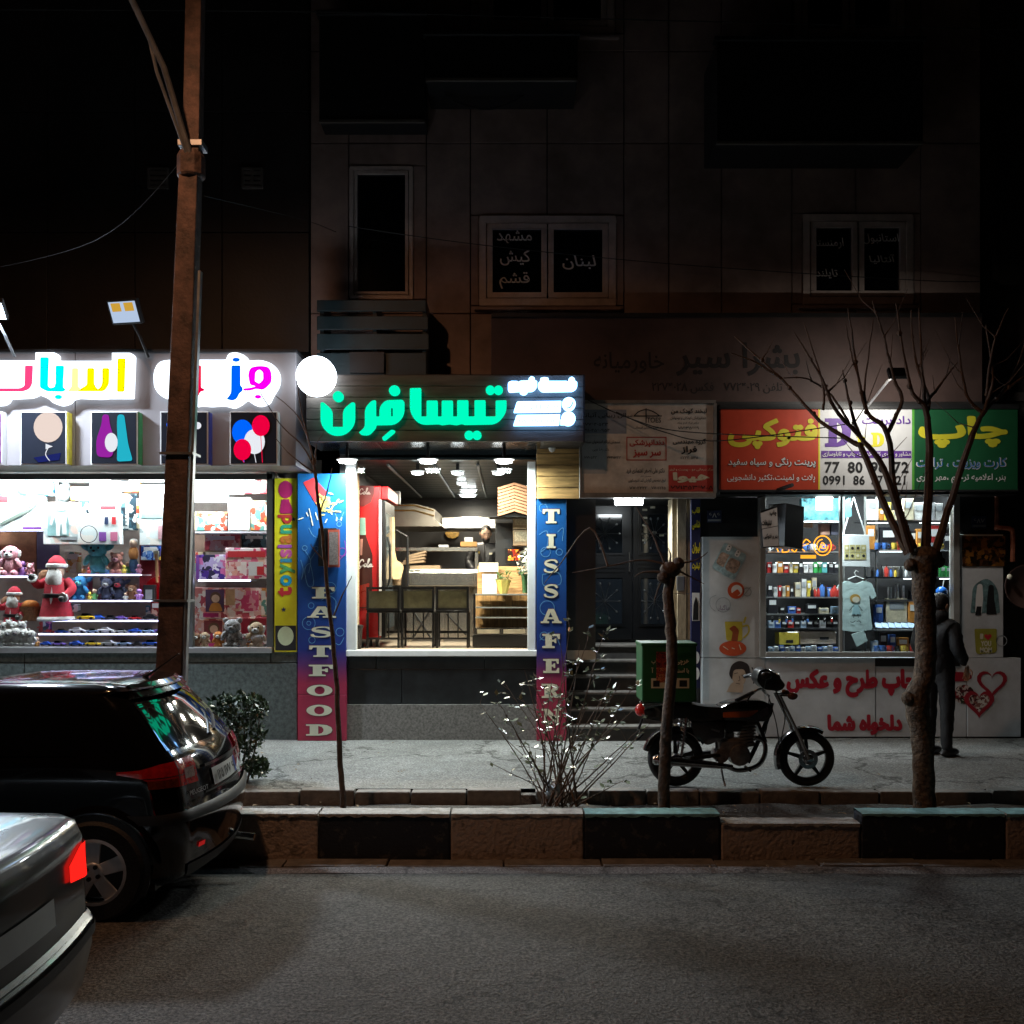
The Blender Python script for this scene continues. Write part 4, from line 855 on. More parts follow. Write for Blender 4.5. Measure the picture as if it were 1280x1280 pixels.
# crowding: small figures, blister packs and balls tucked between the larger toys
CL = [((.7, .1, .1), 'red'), ((.1, .3, .7), 'blue'), ((.75, .6, .1), 'yellow'), ((.15, .5, .2), 'green'), ((.7, .3, .5), 'pink'), ((.75, .75, .75), 'white'), ((.35, .15, .5), 'purple'), ((.7, .35, .1), 'orange')]
SPOT = [(84, 750, F+.5, 12), (91, 717, F+.6, 0), (112, 750, F+.46, 10), (118, 750, F+.5, 14), (124, 750, F+.6, 12), (157, 750, F+.48, 9), (174, 750, F+.46, 14), (104, 717, F+.55, 10), (111, 717, F+.48, 8), (134, 717, F+.5, 9), (155, 717, F+.48, 11), (160, 717, F+.62, 15), (174, 717, F+.5, 12), (2, 719, F+.46, 10), (28, 719, F+.55, 18), (46, 808, F+.2, 12), (52, 790, F+.4, 14)]
for k, (u, v, D, h) in enumerate(SPOT):
    if not h: continue
    c_, nm = CL[k % 8]; s_ = h*D/1280; p = P(u, v, D); t = thing('toy_figure', f'small {nm} toy figure, {["upper left shelf", "top step", "second step", "floor"][0 if v in (719,) else 1 if v == 717 else 2 if v == 750 else 3]}, around place {ORD[k % 16]} from the left', 'toy figure', p, group='small toy figures in the toy window')
    m_ = mat('figure '+nm, c_, .35, 0, .1); MB().lathe([(s_*.2, 0), (s_*.28, s_*.2), (s_*.16, s_*.55), (s_*.1, s_*.6)], p, 10).build('body', m_, t, smooth=True); MB().sph(p+Vector((0, 0, s_*.78)), s_*.22, 10, 8).build('head', mat('doll skin', (.7, .48, .36)) if k % 2 else m_, t, smooth=True)
    for g in (-1, 1): MB().tube([p+Vector((g*s_*.18, 0, s_*.5)), p+Vector((g*s_*.36, -s_*.1, s_*.36))], s_*.07, 6).build('arm', m_, t)
for k, (u0, v0, u1, v1, D, pl_, nm) in enumerate(((176, 682, 200, 700, F+.9, 'blue', 'blue carton pinned on the red curtain'), (82, 690, 98, 716, F+.85, 'mix', 'mixed print carton behind the tall santa'), (100, 724, 112, 748, F+.75, 'pink', 'pink carton standing behind the bright blue plush'), (60, 700, 74, 716, F+.8, 'purple', 'purple carton left of the tall santa head'), (188, 752, 202, 774, F+.5, 'red', 'red carton at the right end of the upper car shelf'), (182, 757, 187, 774, F+.55, 'teal', 'thin teal carton beside the red end carton'), (244, 690, 254, 724, F+.7, 'mix', 'mixed print carton behind the purple toy carton'), (256, 668, 300, 688, F+.75, 'pink2', 'rose carton under the upper right shelf'), (302, 668, 333, 684, F+.75, 'dark', 'dark carton under the upper right shelf'), (320, 735, 334, 770, F+.46, 'mix', 'narrow mixed carton against the window post'))):
    carton(u0, v0, u1, v1, D, .09, PAL[pl_], nm, [(.15, .1, .85, .35, m_whp)])
# stock left of the picture edge
rz = random.Random(9)
for k in range(9):
    u0 = -128+k*14; r0 = ('top', 'middle', 'bottom')[k % 3]; vb = (661, 719, 807)[k % 3]; h = rz.uniform(26, 48); pk = list(PAL)[k]
    carton(u0, vb-h, u0+rz.uniform(16, 26), vb, F+.55+.03*(k % 2), .12, PAL[pk], f'{pk.rstrip("2")} toy carton, {ORD[k]} from the far left end of the toy window', [(.1, .1, .9, .35, m_whp)])
MB().rect(-130, 661.5, -11, 663.5, F+.5, .35).build('shelf', m_shelf, ts); MB().rect(-130, 719.5, -11, 721.5, F+.5, .35).build('shelf', m_shelf, ts)
# ================================================================ takeaway front
TD = 10.9                      # sign front
CZ = Z(552, TD)                # soffit height
IC = 3.45                      # ceiling inside
FZ = Z(812, F)                 # shop floor
ff = thing('takeaway_shop', 'fast food takeaway front with white frame, dark stone base and lit interior', 'shopfront', (X(550, F), F, SW))
m_wf = mat('white frame profile', (.78, .8, .8), .35, 0, .05)
MB().rect(432, 577, 445, 814, F-.04, .12).build('frame_jamb', m_wf, ff, bevel=.006); MB().rect(659.5, 577, 669.5, 814, F-.04, .12).build('frame_jamb', m_wf, ff, bevel=.006)
MB().rect(430, 813, 671, 820.5, F-.07, .2).build('frame_sill', m_wf, ff, bevel=.006)
MB().rect(445, 575, 659.5, 812.5, F+.03, .008).build('glass_pane', glass('clear pane', (.97, .98, .98), .02), ff)
m_slate = mat('dark slate', (.022, .027, .03), .38, 0, .3, 5, .08, 30); m_lst = mat('grey terrazzo', (.2, .195, .185), .75, 0, .35, 40, .15, 90)
for a in ((431, 821, 470, 836), (470.6, 821, 605, 836), (605.6, 821, 671, 836), (431, 836.6, 502, 880), (502.6, 836.6, 671, 880)): MB().rect(*a, F+rnd.uniform(0, .004), .12).build('base_slab', m_slate, ff, bevel=.003)
MB().rect(431, 880.6, 671, 932, F-.012, .14).build('plinth', m_lst, ff, bevel=.005)
# interior shell
xl, xr_, BK = X(432, F), X(676, F)+.55, 17.4
m_tile_d = mat('dark wall tile', (.05, .048, .046), .35, 0, .15, 3); m_ceil = mat('dark metal ceiling', (.02, .03, .034), .3, .5, .12, 2)
MB().box(xl-.08, xl, F+.09, BK, FZ-.1, CZ+.1).build('side_wall', m_tile_d, ff); MB().box(xr_, xr_+.08, F+.3, BK, FZ-.1, CZ+.1).build('side_wall', m_tile_d, ff); MB().box(X(670, F), xr_+.08, F+.1, F+.28, FZ-.1, CZ+.1).build('front_return', m_tile_d, ff)
MB().box(xl-.08, xr_+.08, BK, BK+.1, FZ-.1, CZ+.1).build('back_wall', m_tile_d, ff)
MB().box(xl-.08, xr_+.08, F+.09, BK, FZ-.12, FZ-.015).build('shop_floor', mat('cream floor tile', (.5, .42, .32), .3, 0, .1), ff)
MB().box(xl-.08, xr_+.08, F+.06, BK, IC+.06, CZ+.1).build('ceiling_deck', m_ceil, ff)
y = F+.07
while y < BK-.3:
    MB().box(xl, xr_, y, y+.31, IC, IC+.03).build('ceiling_strip', m_ceil, ff, bevel=.004); y += .325
m_soff = mat('glossy soffit', (.06, .062, .06), .22, .3, .25, 3)
for a, b in ((386, 470), (471, 585), (586, 676)): MB().box(X(a, 11), X(b, 11), TD+.06, F+.055, CZ+.002, CZ+.03).build('soffit_panel', m_soff, ff)
for u, v0 in ((484, 578), (542, 579), (597, 578)):      # conduits along the ceiling
    D0 = (IC-H)*1280/(728-v0); xx = X(u, D0); MB().tube([(xx, D0+.05, IC-.025), (xx, 16.5, IC-.025)], .016, 6).build('conduit', m_greyp, ff)
# downlights
k = 0
for vv_, us, r in ((575, (434, 535, 630), .075), (588, (522, 572, 623), .055), (601.5, (577,), .05), (611, (586,), .09), (617, (585,), .1)):
    D0 = (IC-H)*1280/(728-vv_)
    for i, u in enumerate(us):
        nm = ['left', 'middle', 'right'][i] if len(us) > 1 else ['third row', 'fourth row', 'fifth row'][min(2, k-6)]
        row = 'front row' if vv_ == 575 else 'second row' if vv_ == 588 else 'rear'
        front = vv_ == 575
        if front: D0 = 11.3
        if vv_ == 588: D0 = 12.1
        cz = Z(573.5, D0) if front else Z(588, D0) if vv_ == 588 else IC
        t = thing('downlight', f'round ceiling downlight of the takeaway, {nm} of the {row}', 'lamp', (X(u, D0), D0, cz), group='takeaway downlights'); k += 1
        r_ = r*1.25
        if front or vv_ == 588: MB().tube([(X(u, D0), D0, cz), (X(u, D0), D0, CZ if front else IC)], .02, 8).build('stem', m_dark, t)
        MB().lathe([(r_*1.25, -.012), (r_*1.25, 0), (r_, 0), (r_, -.012)], (X(u, D0), D0, cz-.001), 20).build('ring', m_white, t)
        MB().lathe([(r_, -.03), (r_*.9, -.045), (.001, -.055)], (X(u, D0), D0, cz), 20).build('lens', emi('downlight lens front' if front else 'downlight lens', (.93, 1, 1), 40 if front else 22), t)
        W = 46 if front else (80, 62, 34)[i] if vv_ == 588 else 42
        arealight('down_lamp', (X(u, D0), D0, cz-.07), r_*1.6, W, (1, .89, .7) if vv_ != 575 else (.88, 1, .95), t)
# sign box of planks
sg = thing('takeaway_sign', 'dark plank sign with glowing turquoise Persian lettering over the takeaway', 'sign', P(556, 552, TD))
m_plank = mat('sign plank', (.11, .09, .075), .6, 0, .35, 2.5, .2, 30, stretch=(1, 1, 9))
for i in range(6): MB().rect(383, 469+i*13.9, 729, 469+i*13.9+13.2, TD+rnd.uniform(0, .004), .05).build('plank', m_plank, sg, bevel=.003)
MB().rect(384, 468, 728, 552.5, TD+.055, .6).build('back_box', m_dark, sg); MB().rect(729, 468, 731, 553, TD-.01, .66).build('end_trim', m_dark, sg)
z5 = zmap((390, 460), 260/1280)
e_tq = emi('lit turquoise', (0, 1, .52), 1.05); LD = TD-.07
def zlit(pts, holes=(), nm='letter'): return MB().prism([(X(p[0], LD), Z(p[1], LD)) for p in rpoly([z5(q) for q in pts])], LD, TD-.03, [[(X(p[0], LD), Z(p[1], LD)) for p in rpoly([z5(q) for q in h])] for h in holes]).build(nm, e_tq, sg)
zlit([(52, 212, 8), (70, 210, 10), (124, 255, 30), (124, 362, 3), (190, 362, 3), (190, 255, 30), (245, 210, 10), (263, 212, 8), (263, 350, 55), (200, 415, 60), (110, 415, 60), (52, 350, 55)])
zlit(circ(160, 175, 33, 22), nm='letter_dot')
zlit([(325, 245, 30), (368, 200, 20), (392, 198, 6), (392, 298, 3), (415, 298, 3), (415, 240, 30), (450, 198, 30), (555, 195, 10), (567, 205, 8), (567, 290, 40), (515, 348, 40), (395, 350, 4), (390, 370, 30), (350, 415, 30), (300, 410, 14), (288, 396, 6), (325, 365, 20)], [[(484, 244), (497, 244), (497, 297), (484, 297)]])
zlit(circ(507, 138, 34, 22, 32), nm='letter_dot')
zlit([(430, 428, 8), (488, 378, 14), (512, 385, 6), (508, 398, 6), (450, 445, 8), (436, 445, 6)], nm='letter_mark')
zlit([(602, 124, 8), (671, 122, 8), (671, 298, 3), (705, 298, 3), (705, 200, 8), (773, 200, 8), (773, 298, 3), (798, 298, 3), (798, 200, 8), (867, 200, 8), (867, 298, 3), (893, 298, 3), (893, 198, 8), (962, 198, 8), (962, 298, 3), (1000, 298, 3), (1000, 198, 8), (1068, 198, 8), (1068, 298, 3), (1130, 298, 3), (1130, 200, 8), (1197, 198, 8), (1197, 270, 50), (1140, 345, 60), (940, 348, 6), (920, 342, 6), (890, 350, 6), (845, 344, 6), (800, 350, 6), (780, 344, 6), (660, 348, 60), (602, 280, 50)])
for cc, dd in (((1097, 135), (1147, 135)), ((966, 413), (1015, 413))):
    zlit(circ(*cc, 28, 18)[:], nm='letter_dot'); zlit(circ(*dd, 28, 18), nm='letter_dot')
# white lit writing at the right of the sign
e_ww = emi('lit cold white', (.22, .5, 1), 7)
wz = zmap((620, 450), 120/1280)
def wlit(pts, nm='lit_panel', m=e_ww, D0=LD, D1=TD-.025): return MB().prism([(X(p[0], D0), Z(p[1], D0)) for p in rpoly([wz(q) for q in pts])], D0, D1).build(nm, m, sg)
wlit([(160, 300, 30), (200, 278, 20), (285, 280, 10), (300, 292, 4), (330, 275, 20), (435, 272, 8), (437, 240, 20), (475, 212, 20), (515, 235, 15), (518, 270, 6), (548, 280, 10), (546, 360, 30), (500, 415, 30), (425, 420, 6), (405, 455, 20), (365, 466, 20), (320, 445, 15), (318, 418, 4), (180, 428, 20), (160, 400, 15)], 'lit_word')
wlit([(560, 310, 20), (590, 280, 10), (592, 240, 15), (640, 228, 15), (698, 235, 15), (703, 278, 6), (940, 278, 6), (965, 290, 6), (970, 245, 15), (1010, 218, 20), (1050, 245, 15), (1052, 275, 6), (1082, 290, 12), (1082, 370, 30), (1030, 416, 30), (610, 424, 30), (560, 370, 30)], 'lit_word')
wlit([(280, 552, 20), (872, 545, 10), (862, 690, 8), (235, 698, 10)], 'number_plate'); wlit([(275, 732, 20), (855, 724, 8), (842, 868, 10), (230, 874, 10)], 'name_plate')
wlit(circ(972, 585, 90, 24), 'phone_disc'); wlit(circ(965, 780, 95, 24), 'chat_disc'); wlit([(862, 790), (900, 760), (920, 862), (862, 862)], 'chat_tail')
m_gi = emi('dim print', (.55, .6, .68), 1); 
wb = lambda a, b, c, d: (*wz((a, b)), *wz((c, d)))
text('digits', '77', wb(305, 592, 400, 655), LD-.002, m_gi, sg, 0); text('digits', '211', wb(455, 590, 600, 655), LD-.002, m_gi, sg, 0); text('digits', '210', wb(665, 588, 825, 645), LD-.002, m_gi, sg, 0)
text('lettering', 'tissafern.ir', wb(300, 775, 800, 840), LD-.002, m_gi, sg, 0)
stroke('phone_mark', [[wz(p) for p in ((950, 640), (985, 632), (1010, 600), (1022, 565))]], 1.3, LD-.002, m_ink, sg)
# wood clad box below the sign's right end
wbx = thing('wood_clad_box', 'plank clad box under the right end of the takeaway sign', 'cladding', P(700, 625, F-.12))
m_pl2 = mat('warm plank', (.55, .34, .13), .55, 0, .35, 2.5, .2, 30, stretch=(1, 1, 10))
for i in range(5): MB().rect(671, 553+i*14.2, 726, 553+i*14.2+13.5, F-.12+rnd.uniform(0, .004), .03).build('plank', m_pl2, wbx, bevel=.003)
MB().rect(671.5, 554, 725.5, 623, F-.085, .1).build('core', m_dark, wbx)
sb = thing('security_camera', 'small white security camera on the plank clad box', 'camera', P(690, 562, F-.2)); MB().lathe([(.035, .0), (.045, -.03), (.03, -.07), (.005, -.085)], P(690, 556, F-.2), 14).build('housing', m_white, sb, smooth=True); MB().box(*[q for q in (P(690, 552, F-.2).x-.02, P(690, 552, F-.2).x+.02, F-.2, F-.12)], P(690, 556, F-.2).z, P(690, 553, F-.2).z).build('bracket', m_white, sb)
# vertical lettered strips
def strip_mat():
    m = bpy.data.materials.new('blue to red print'); m.use_nodes = True; nt = m.node_tree; N = nt.nodes; L = nt.links; b = N['Principled BSDF']
    g = N.new('ShaderNodeNewGeometry'); s = N.new('ShaderNodeSeparateXYZ'); L.new(g.outputs['Position'], s.inputs[0])
    mr = N.new('ShaderNodeMapRange'); mr.inputs[1].default_value = Z(925, F); mr.inputs[2].default_value = Z(600, F); L.new(s.outputs[2], mr.inputs[0])
    cr = N.new('ShaderNodeValToRGB'); e = cr.color_ramp.elements; e[0].position = 0; e[0].color = (.36, .025, .06, 1); e[1].position = 1; e[1].color = (.007, .12, .37, 1)
    for p_, c_ in ((.22, (.34, .025, .07)), (.29, (.1, .025, .13)), (.35, (.014, .03, .2)), (.7, (.008, .085, .32))): q = e.new(p_); q.color = (*c_, 1)
    L.new(mr.outputs[0], cr.inputs[0]); no = N.new('ShaderNodeTexNoise'); no.inputs['Scale'].default_value = 5; L.new(g.outputs['Position'], no.inputs[0])
    hs = N.new('ShaderNodeHueSaturation'); mr2 = N.new('ShaderNodeMapRange'); mr2.inputs[3].default_value = .8; mr2.inputs[4].default_value = 1.15; L.new(no.outputs[0], mr2.inputs[0]); L.new(mr2.outputs[0], hs.inputs['Value']); L.new(cr.outputs[0], hs.inputs['Color']); L.new(hs.outputs[0], b.inputs['Base Color']); b.inputs['Roughness'].default_value = .42
    return m
m_strip = strip_mat(); m_dood = mat('pale blue line print', (.12, .32, .6), .5, 0, 0)
fs = thing('letter_strip', 'tall blue to red strip lettered FASTFOOD at the left of the takeaway', 'sign', P(401, 926, F)); DS = F-.08
MB().rect(372, 592, 432.5, 868.5, DS, .1).build('panel', m_strip, fs, bevel=.003); MB().rect(372, 869, 432.5, 926, DS-.002, .1).build('panel', m_strip, fs, bevel=.003)
LY = [734, 758, 783, 807, 831, 856, 881, 905.5]
for i, ch in enumerate('FASTFOOD'):
    w_ = [28, 36, 30, 29, 30, 32, 32, 33][i]; cx = [404, 402, 402, 401, 401, 399.5, 399, 399][i]
    slab(ch, (cx-w_/2-.7, LY[i]-.7, cx+w_/2+.7, LY[i]+14.7), DS-.0035, mat('letter edge', (.1, .03, .04), .6, 0, 0), fs, .001)
    slab(ch, (cx-w_/2, LY[i], cx+w_/2, LY[i]+14), DS-.006, m_cream, fs)
dd = lambda c, r, n=14: [(c[0]+r*math.cos(2*PI*k/n), c[1]+r*math.sin(2*PI*k/n)) for k in range(n+1)]
stroke('doodle_print', [dd((386, 779), 8), dd((386, 779), 2.5), dd((381, 685), 3), dd((395, 686), 3), [(381, 688), (388, 700), (386, 716)], [(395, 689), (388, 700)], [(383, 707), (388, 706), (392, 730), (385, 732), (381, 715), (383, 707)], dd((413, 735), 7), [(402, 750), (412, 745), (420, 752), (418, 765)], dd((389, 757), 3.5), dd((425, 790), 5), [(415, 800), (424, 806), (430, 797)], [(386, 660), (392, 670), (400, 672)], dd((424, 655), 3), [(418, 640), (424, 650), (430, 640)], dd((390, 800), 4), [(376, 700), (379, 712), (377, 724)]], .7, DS-.003, m_dood, fs)
stroke('doodle_print', [dd((428, 690), 5), [(422, 702), (432, 690), (431, 676)]], .9, DS-.003, mat('violet line print', (.3, .06, .4), .5, 0, 0), fs)
decal('carton_print', [(379, 603), (392, 597), (409, 615), (396, 632)], DS-.004, m_redp, fs)
m_fry = mat('fries print', (.8, .6, .15), .5, 0, .2); ln = []
for k in range(46):
    a = rnd.uniform(0, 2*PI); d = rnd.uniform(0, 11)*(1 if k < 34 else 1.8); cx, cy = 408+d*math.cos(a)*1.05, 628+d*math.sin(a); b_ = rnd.uniform(-.9, .5); l_ = rnd.uniform(3, 5.5)
    ln.append([(cx-l_*math.cos(b_)/1.4, cy-l_*math.sin(b_)), (cx+l_*math.cos(b_)/1.4, cy+l_*math.sin(b_))])
stroke('fries_print', ln, 1.7, DS-.006, m_fry, fs, 1)
stroke('fries_print', [[(376+k*6+rnd.uniform(-3, 3), 640+rnd.uniform(-6, 14)), (379+k*6, 648+rnd.uniform(-6, 10))] for k in range(9)], 1.3, DS-.006, m_cream, fs, 1)
bxs = thing('projecting_box_sign', 'small red framed box sign projecting from the FASTFOOD strip', 'sign', P(412, 709, DS-.2))
MB().box(X(401, DS), X(424, DS), DS-.16, DS-.012, Z(708, DS), Z(661, DS)).build('case', m_black, bxs, bevel=.006)
Df = DS-.163; MB().rect(410, 662, 424.5, 709, Df-.012, .012).build('face', mat('box face red', (.6, .12, .08), .5), bxs); MB().rect(411.5, 665, 422.5, 706, Df-.016, .003).build('face_print', mat('box face grey', (.3, .25, .25), .5, 0, .3, 60), bxs)
tsn = thing('letter_strip', 'narrow blue to red strip lettered TISSAFERN at the right of the takeaway', 'sign', P(690, 926, F))
MB().rect(671, 624, 708, 869, DS, .1).build('panel', m_strip, tsn, bevel=.003); MB().rect(671, 869.5, 708, 926, DS-.002, .1).build('panel', m_strip, tsn, bevel=.003)
for i, ch in enumerate('TISSAFERN'):
    c0 = 636.5+i*31.2; w_ = [21, 14, 20, 20, 26, 22, 20, 24, 24][i]; cx = 689
    slab(ch, (cx-w_/2-.7, c0-.7, cx+w_/2+.7, c0+18.2), DS-.0035, mat('letter edge', (.1, .03, .04)), tsn, .001); slab(ch, (cx-w_/2, c0, cx+w_/2, c0+17.5), DS-.006, m_cream, tsn)
stroke('doodle_print', [dd((679, 635), 5), dd((682, 690), 6), [(674, 668), (684, 664), (684, 682), (676, 690)], [(678, 718), (698, 716), (700, 730), (680, 732), (678, 718)], dd((684, 760), 9), dd((699, 690), 4), [(697, 665), (704, 660), (703, 676)], [(675, 800), (690, 790), (700, 806)], dd((680, 795), 5)], .7, DS-.003, m_dood, tsn)

# ---------------------------------------------------------------- takeaway interior
z6 = lambda x, y: (420+x*.203125, 560+y*.203125)
def r6(a, b, c, d): return (*z6(a, b), *z6(c, d))
def bx6(a, b, c, d, D, dep): return MB().rect(*r6(a, b, c, d), D, dep)
# fridge
m_fred = mat('fridge red', (.5, .012, .015), .3, 0, .06); m_cola = mat('cola brown', (.05, .008, .006), .3, 0, .15)
DF = 12.3; fr = thing('drinks_fridge', 'tall red drinks fridge with a cola bottle picture on its side', 'fridge', (X(455, DF), DF+.5, FZ))
fx0, fx1 = xl+.005, X(476, DF)
MB().box(fx0, fx1, DF, DF+1.05, FZ+.08, Z(607, DF)).build('cabinet', m_fred, fr, bevel=.015)
MB().box(fx1, fx1+.05, DF+.02, DF+1.03, FZ+.1, Z(625, DF)).build('door', m_black, fr, bevel=.008); MB().box(fx1+.051, fx1+.055, DF+.1, DF+.95, FZ+.2, Z(640, DF)).build('door_glass', mat('fridge door glass', (.08, .1, .11), .08), fr)
MB().box(fx1, fx1+.09, DF+.01, DF+1.04, Z(624, DF), Z(608, DF)).build('header', m_fred, fr, bevel=.01); MB().box(fx1-.02, fx1+.01, DF-.012, DF-.002, FZ+.12, Z(625, DF)).build('edge_strip', mat('white strip', (.85, .85, .85), .4, 0, 0), fr)
MB().tube([(fx1+.07, DF+.08, 2.0), (fx1+.1, DF+.08, 2.1), (fx1+.1, DF+.08, 2.5), (fx1+.07, DF+.08, 2.6)], .014, 6).build('door_handle', m_black, fr)
for a in (fx0+.05, fx1-.05): MB().box(a-.02, a+.02, DF+.04, DF+.1, FZ-.012, FZ+.08).build('foot', m_black, fr)
Dp = DF-.004
def d6(nm, pts, m, p_, D=Dp): return decal(nm, rpoly([z6(*q[:2])+((q[2]*.2,) if len(q) > 2 else ()) for q in pts]), D, m, p_)
d6('bottle_print', [(148, 430, 10), (178, 430, 10), (184, 540, 20), (205, 600, 30), (226, 660, 20), (222, 760, 20), (226, 840, 20), (205, 985, 10), (130, 985, 6), (128, 640, 10), (140, 560, 10)], m_cola, fr)
d6('bottle_print', [(148, 430, 4), (180, 430, 4), (184, 535, 4), (146, 535, 4)], mat('bottle green', (.25, .45, .38), .3), fr, Dp-.002); d6('bottle_print', [(150, 560), (165, 560), (160, 660), (148, 660)], mat('bottle glint', (.6, .3, .25), .3), fr, Dp-.003); d6('bottle_print', [(132, 850, 10), (205, 830, 10), (198, 980, 8), (132, 980, 8)], mat('bottle red', (.35, .02, .01), .3), fr, Dp-.002)
d6('disc_print', [(128, 250), (150, 233), (232, 232), (236, 280), (215, 335), (170, 360), (128, 350)], mat('dark red disc', (.16, .03, .03), .4), fr, Dp-.002)
def cola(x, y, s, D, m, p_):
    ls = [[(30, 8), (26, -2), (16, 0), (4, 18), (4, 34), (14, 40), (28, 30)], [(38, 24), (32, 36), (40, 40), (48, 30), (42, 22), (36, 26)], [(50, 34), (62, 8), (66, -6), (60, -4), (54, 20), (54, 38), (62, 36)], [(78, 26), (70, 26), (64, 36), (70, 40), (80, 26), (78, 38), (86, 38)]]
    stroke('script_lettering', [[z6(x+a*s, y+b*s) for a, b in l] for l in ls], 7*s*.203, D, m, p_, 5)
m_wpr = mat('white print b', (.8, .8, .8), .5, 0, 0)
cola(142, 252, .8, Dp-.005, mat('pale script', (.6, .5, .48), .5, 0, 0), fr); cola(140, 690, 1.0, Dp-.005, m_wpr, fr)
stroke('script_lettering', [[z6(x, y) for x, y in ((118, 741), (150, 738), (165, 722), (200, 735))]], .9, Dp-.005, m_wpr, fr)
# chipboard upright beside fridge, dustbin
tag(bx6(100, 110, 134, 1090, 12.05, .12).build('chipboard_panel', mat('chipboard', (.45, .33, .2), .8, 0, .5, 45, .2, 60), bevel=.003), 'chipboard upright standing between the white frame and the fridge', 'panel')
db = thing('dustbin', 'small black dustbin in the left corner of the takeaway', 'bin', P(445, 810, 11.95)); q = P(445, 811.5, 11.95); q.z = FZ-.015; MB().lathe([(.06, 0), (.08, .24), (.085, .26), (.07, .26)], q, 16).build('bucket', m_black_pl, db, smooth=True); MB().lathe([(.088, .245), (.09, .275), (.06, .285)], q, 16).build('rim', m_black_pl, db, smooth=True)
# three framed bar stools
def stool(a, b, label):
    D = 12.15; t = thing('bar_stool', label, 'stool', P(*z6((a+b)/2, 1225), D), group='bar stools in the takeaway window')
    u0, u1 = z6(a, 0)[0], z6(b, 0)[0]; x0, x1 = X(u0, D), X(u1, D); zb_, zm, zt_ = FZ-.015, Z(z6(0, 1000)[1], D), Z(z6(0, 855)[1], D); w_ = .028
    fz = MB(); fz.box(x0, x1, D, D+w_, zt_-w_, zt_); fz.box(x0, x1, D, D+w_, zm, zm+w_); fz.box(x0, x0+w_, D, D+w_, zm+w_, zt_-w_); fz.box(x1-w_, x1, D, D+w_, zm+w_, zt_-w_); fz.build('back_frame', m_black, t)
    MB().box(x0+w_, x1-w_, D+.008, D+.018, zm+w_, zt_-w_-.02).build('backrest', mat('smoked panel', (.12, .11, .06), .35, 0, .3, 6), t)
    MB().box(x0, x1, D+.03, D+.36, zm-.03, zm).build('seat', m_black, t, bevel=.006)
    for xx in (x0, x1-w_):
        for yy in (D, D+.33): MB().box(xx, xx+w_, yy, yy+w_, zb_, zm-.0301).build('leg', m_black, t)
    MB().box(x0+w_, x1-w_, D+.33, D+.35, zb_+.16, zb_+.19).build('stretcher', m_black, t); MB().box(x0+w_, x1-w_, D+.004, D+.02, zb_+.1, zb_+.125).build('stretcher', m_black, t)
    for q_ in (x0+(x1-x0)*.35, x0+(x1-x0)*.65): MB().box(q_, q_+.015, D+.005, D+.02, zb_+.125, zm-.03).build('bar', m_black, t)
stool(186, 392, 'black framed bar stool nearest the red fridge'); stool(402, 605, 'black framed bar stool in the middle of the three'); stool(615, 818, 'black framed bar stool next to the glass display case')
# steel counter and shelf
ct = thing('steel_counter', 'stainless steel kitchen counter behind the bar stools', 'counter', P(553, 800, 13.3)); Dc = 13.3
bx6(430, 762, 872, 850, Dc, .05).build('front_apron', m_steel, ct, bevel=.008); bx6(436, 852, 866, 1165, Dc+.15, .04).build('lower_panel', m_steel, ct); MB().box(X(z6(430, 0)[0], Dc), X(z6(872, 0)[0], Dc), Dc, Dc+.75, Z(z6(0, 762)[1], Dc), Z(z6(0, 762)[1], Dc)+.03).build('worktop', m_steel, ct, bevel=.006)
for x in (438, 640, 850): MB().box(X(z6(x, 0)[0], Dc), X(z6(x, 0)[0], Dc)+.05, Dc+.06, Dc+.11, FZ-.015, Z(z6(0, 850)[1], Dc)).build('leg', m_steel, ct)
for a, b in (((480, 1160), (570, 1010)), ((480, 1010), (580, 1165)), ((680, 1020), (800, 1150))): MB().tube([P(*z6(*a), Dc+.13), P(*z6(*b), Dc+.13)], .012, 6).build('brace', m_black, ct)
us = thing('pass_shelf', 'steel pass shelf on posts above the kitchen counter', 'shelf', P(545, 690, 13.9)); Dq = 13.7
bx6(365, 612, 872, 634, Dq, .35).build('board', m_steel, us, bevel=.006)
for x in (436, 856): MB().rect(*r6(x, 634, x+18, 770), Dq+.05, .04).build('post', m_steel, us)
# trays and cartons on the counter
for k in range(4): tag(MB().obox(P(*z6(478+k*8, 705-k*17), 13.65), (.3-.02*k, .3, .028), (0, R_(-6-3*k), 0)).build('tray', mat('cardboard', (.36, .25, .15), .85, 0, .2, 12), bevel=.004), f'flat brown tray on the counter stack, {ORD[k]} from the bottom', 'tray', 'stack of trays on the counter')
tag(bx6(455, 722, 640, 758, 13.55, .25).build('cardboard_box', mat('cardboard', (.36, .25, .15))), 'open cardboard box under the tray stack on the counter', 'box')
tag(bx6(630, 596, 690, 611, 13.75, .15).build('white_tub', m_whp, bevel=.006), 'flat white tub on the pass shelf', 'tub')
ob = tag(bx6(766, 577, 866, 606, 13.72, .2).build('orange_box', mat('orange ply', (.55, .26, .06), .5), bevel=.004), 'orange wooden napkin box on the pass shelf', 'box'); 
tag(bx6(790, 550, 842, 576, 13.76, .1).build('napkin_stack', m_whp, bevel=.006), 'white napkins standing in the orange box', 'napkins')
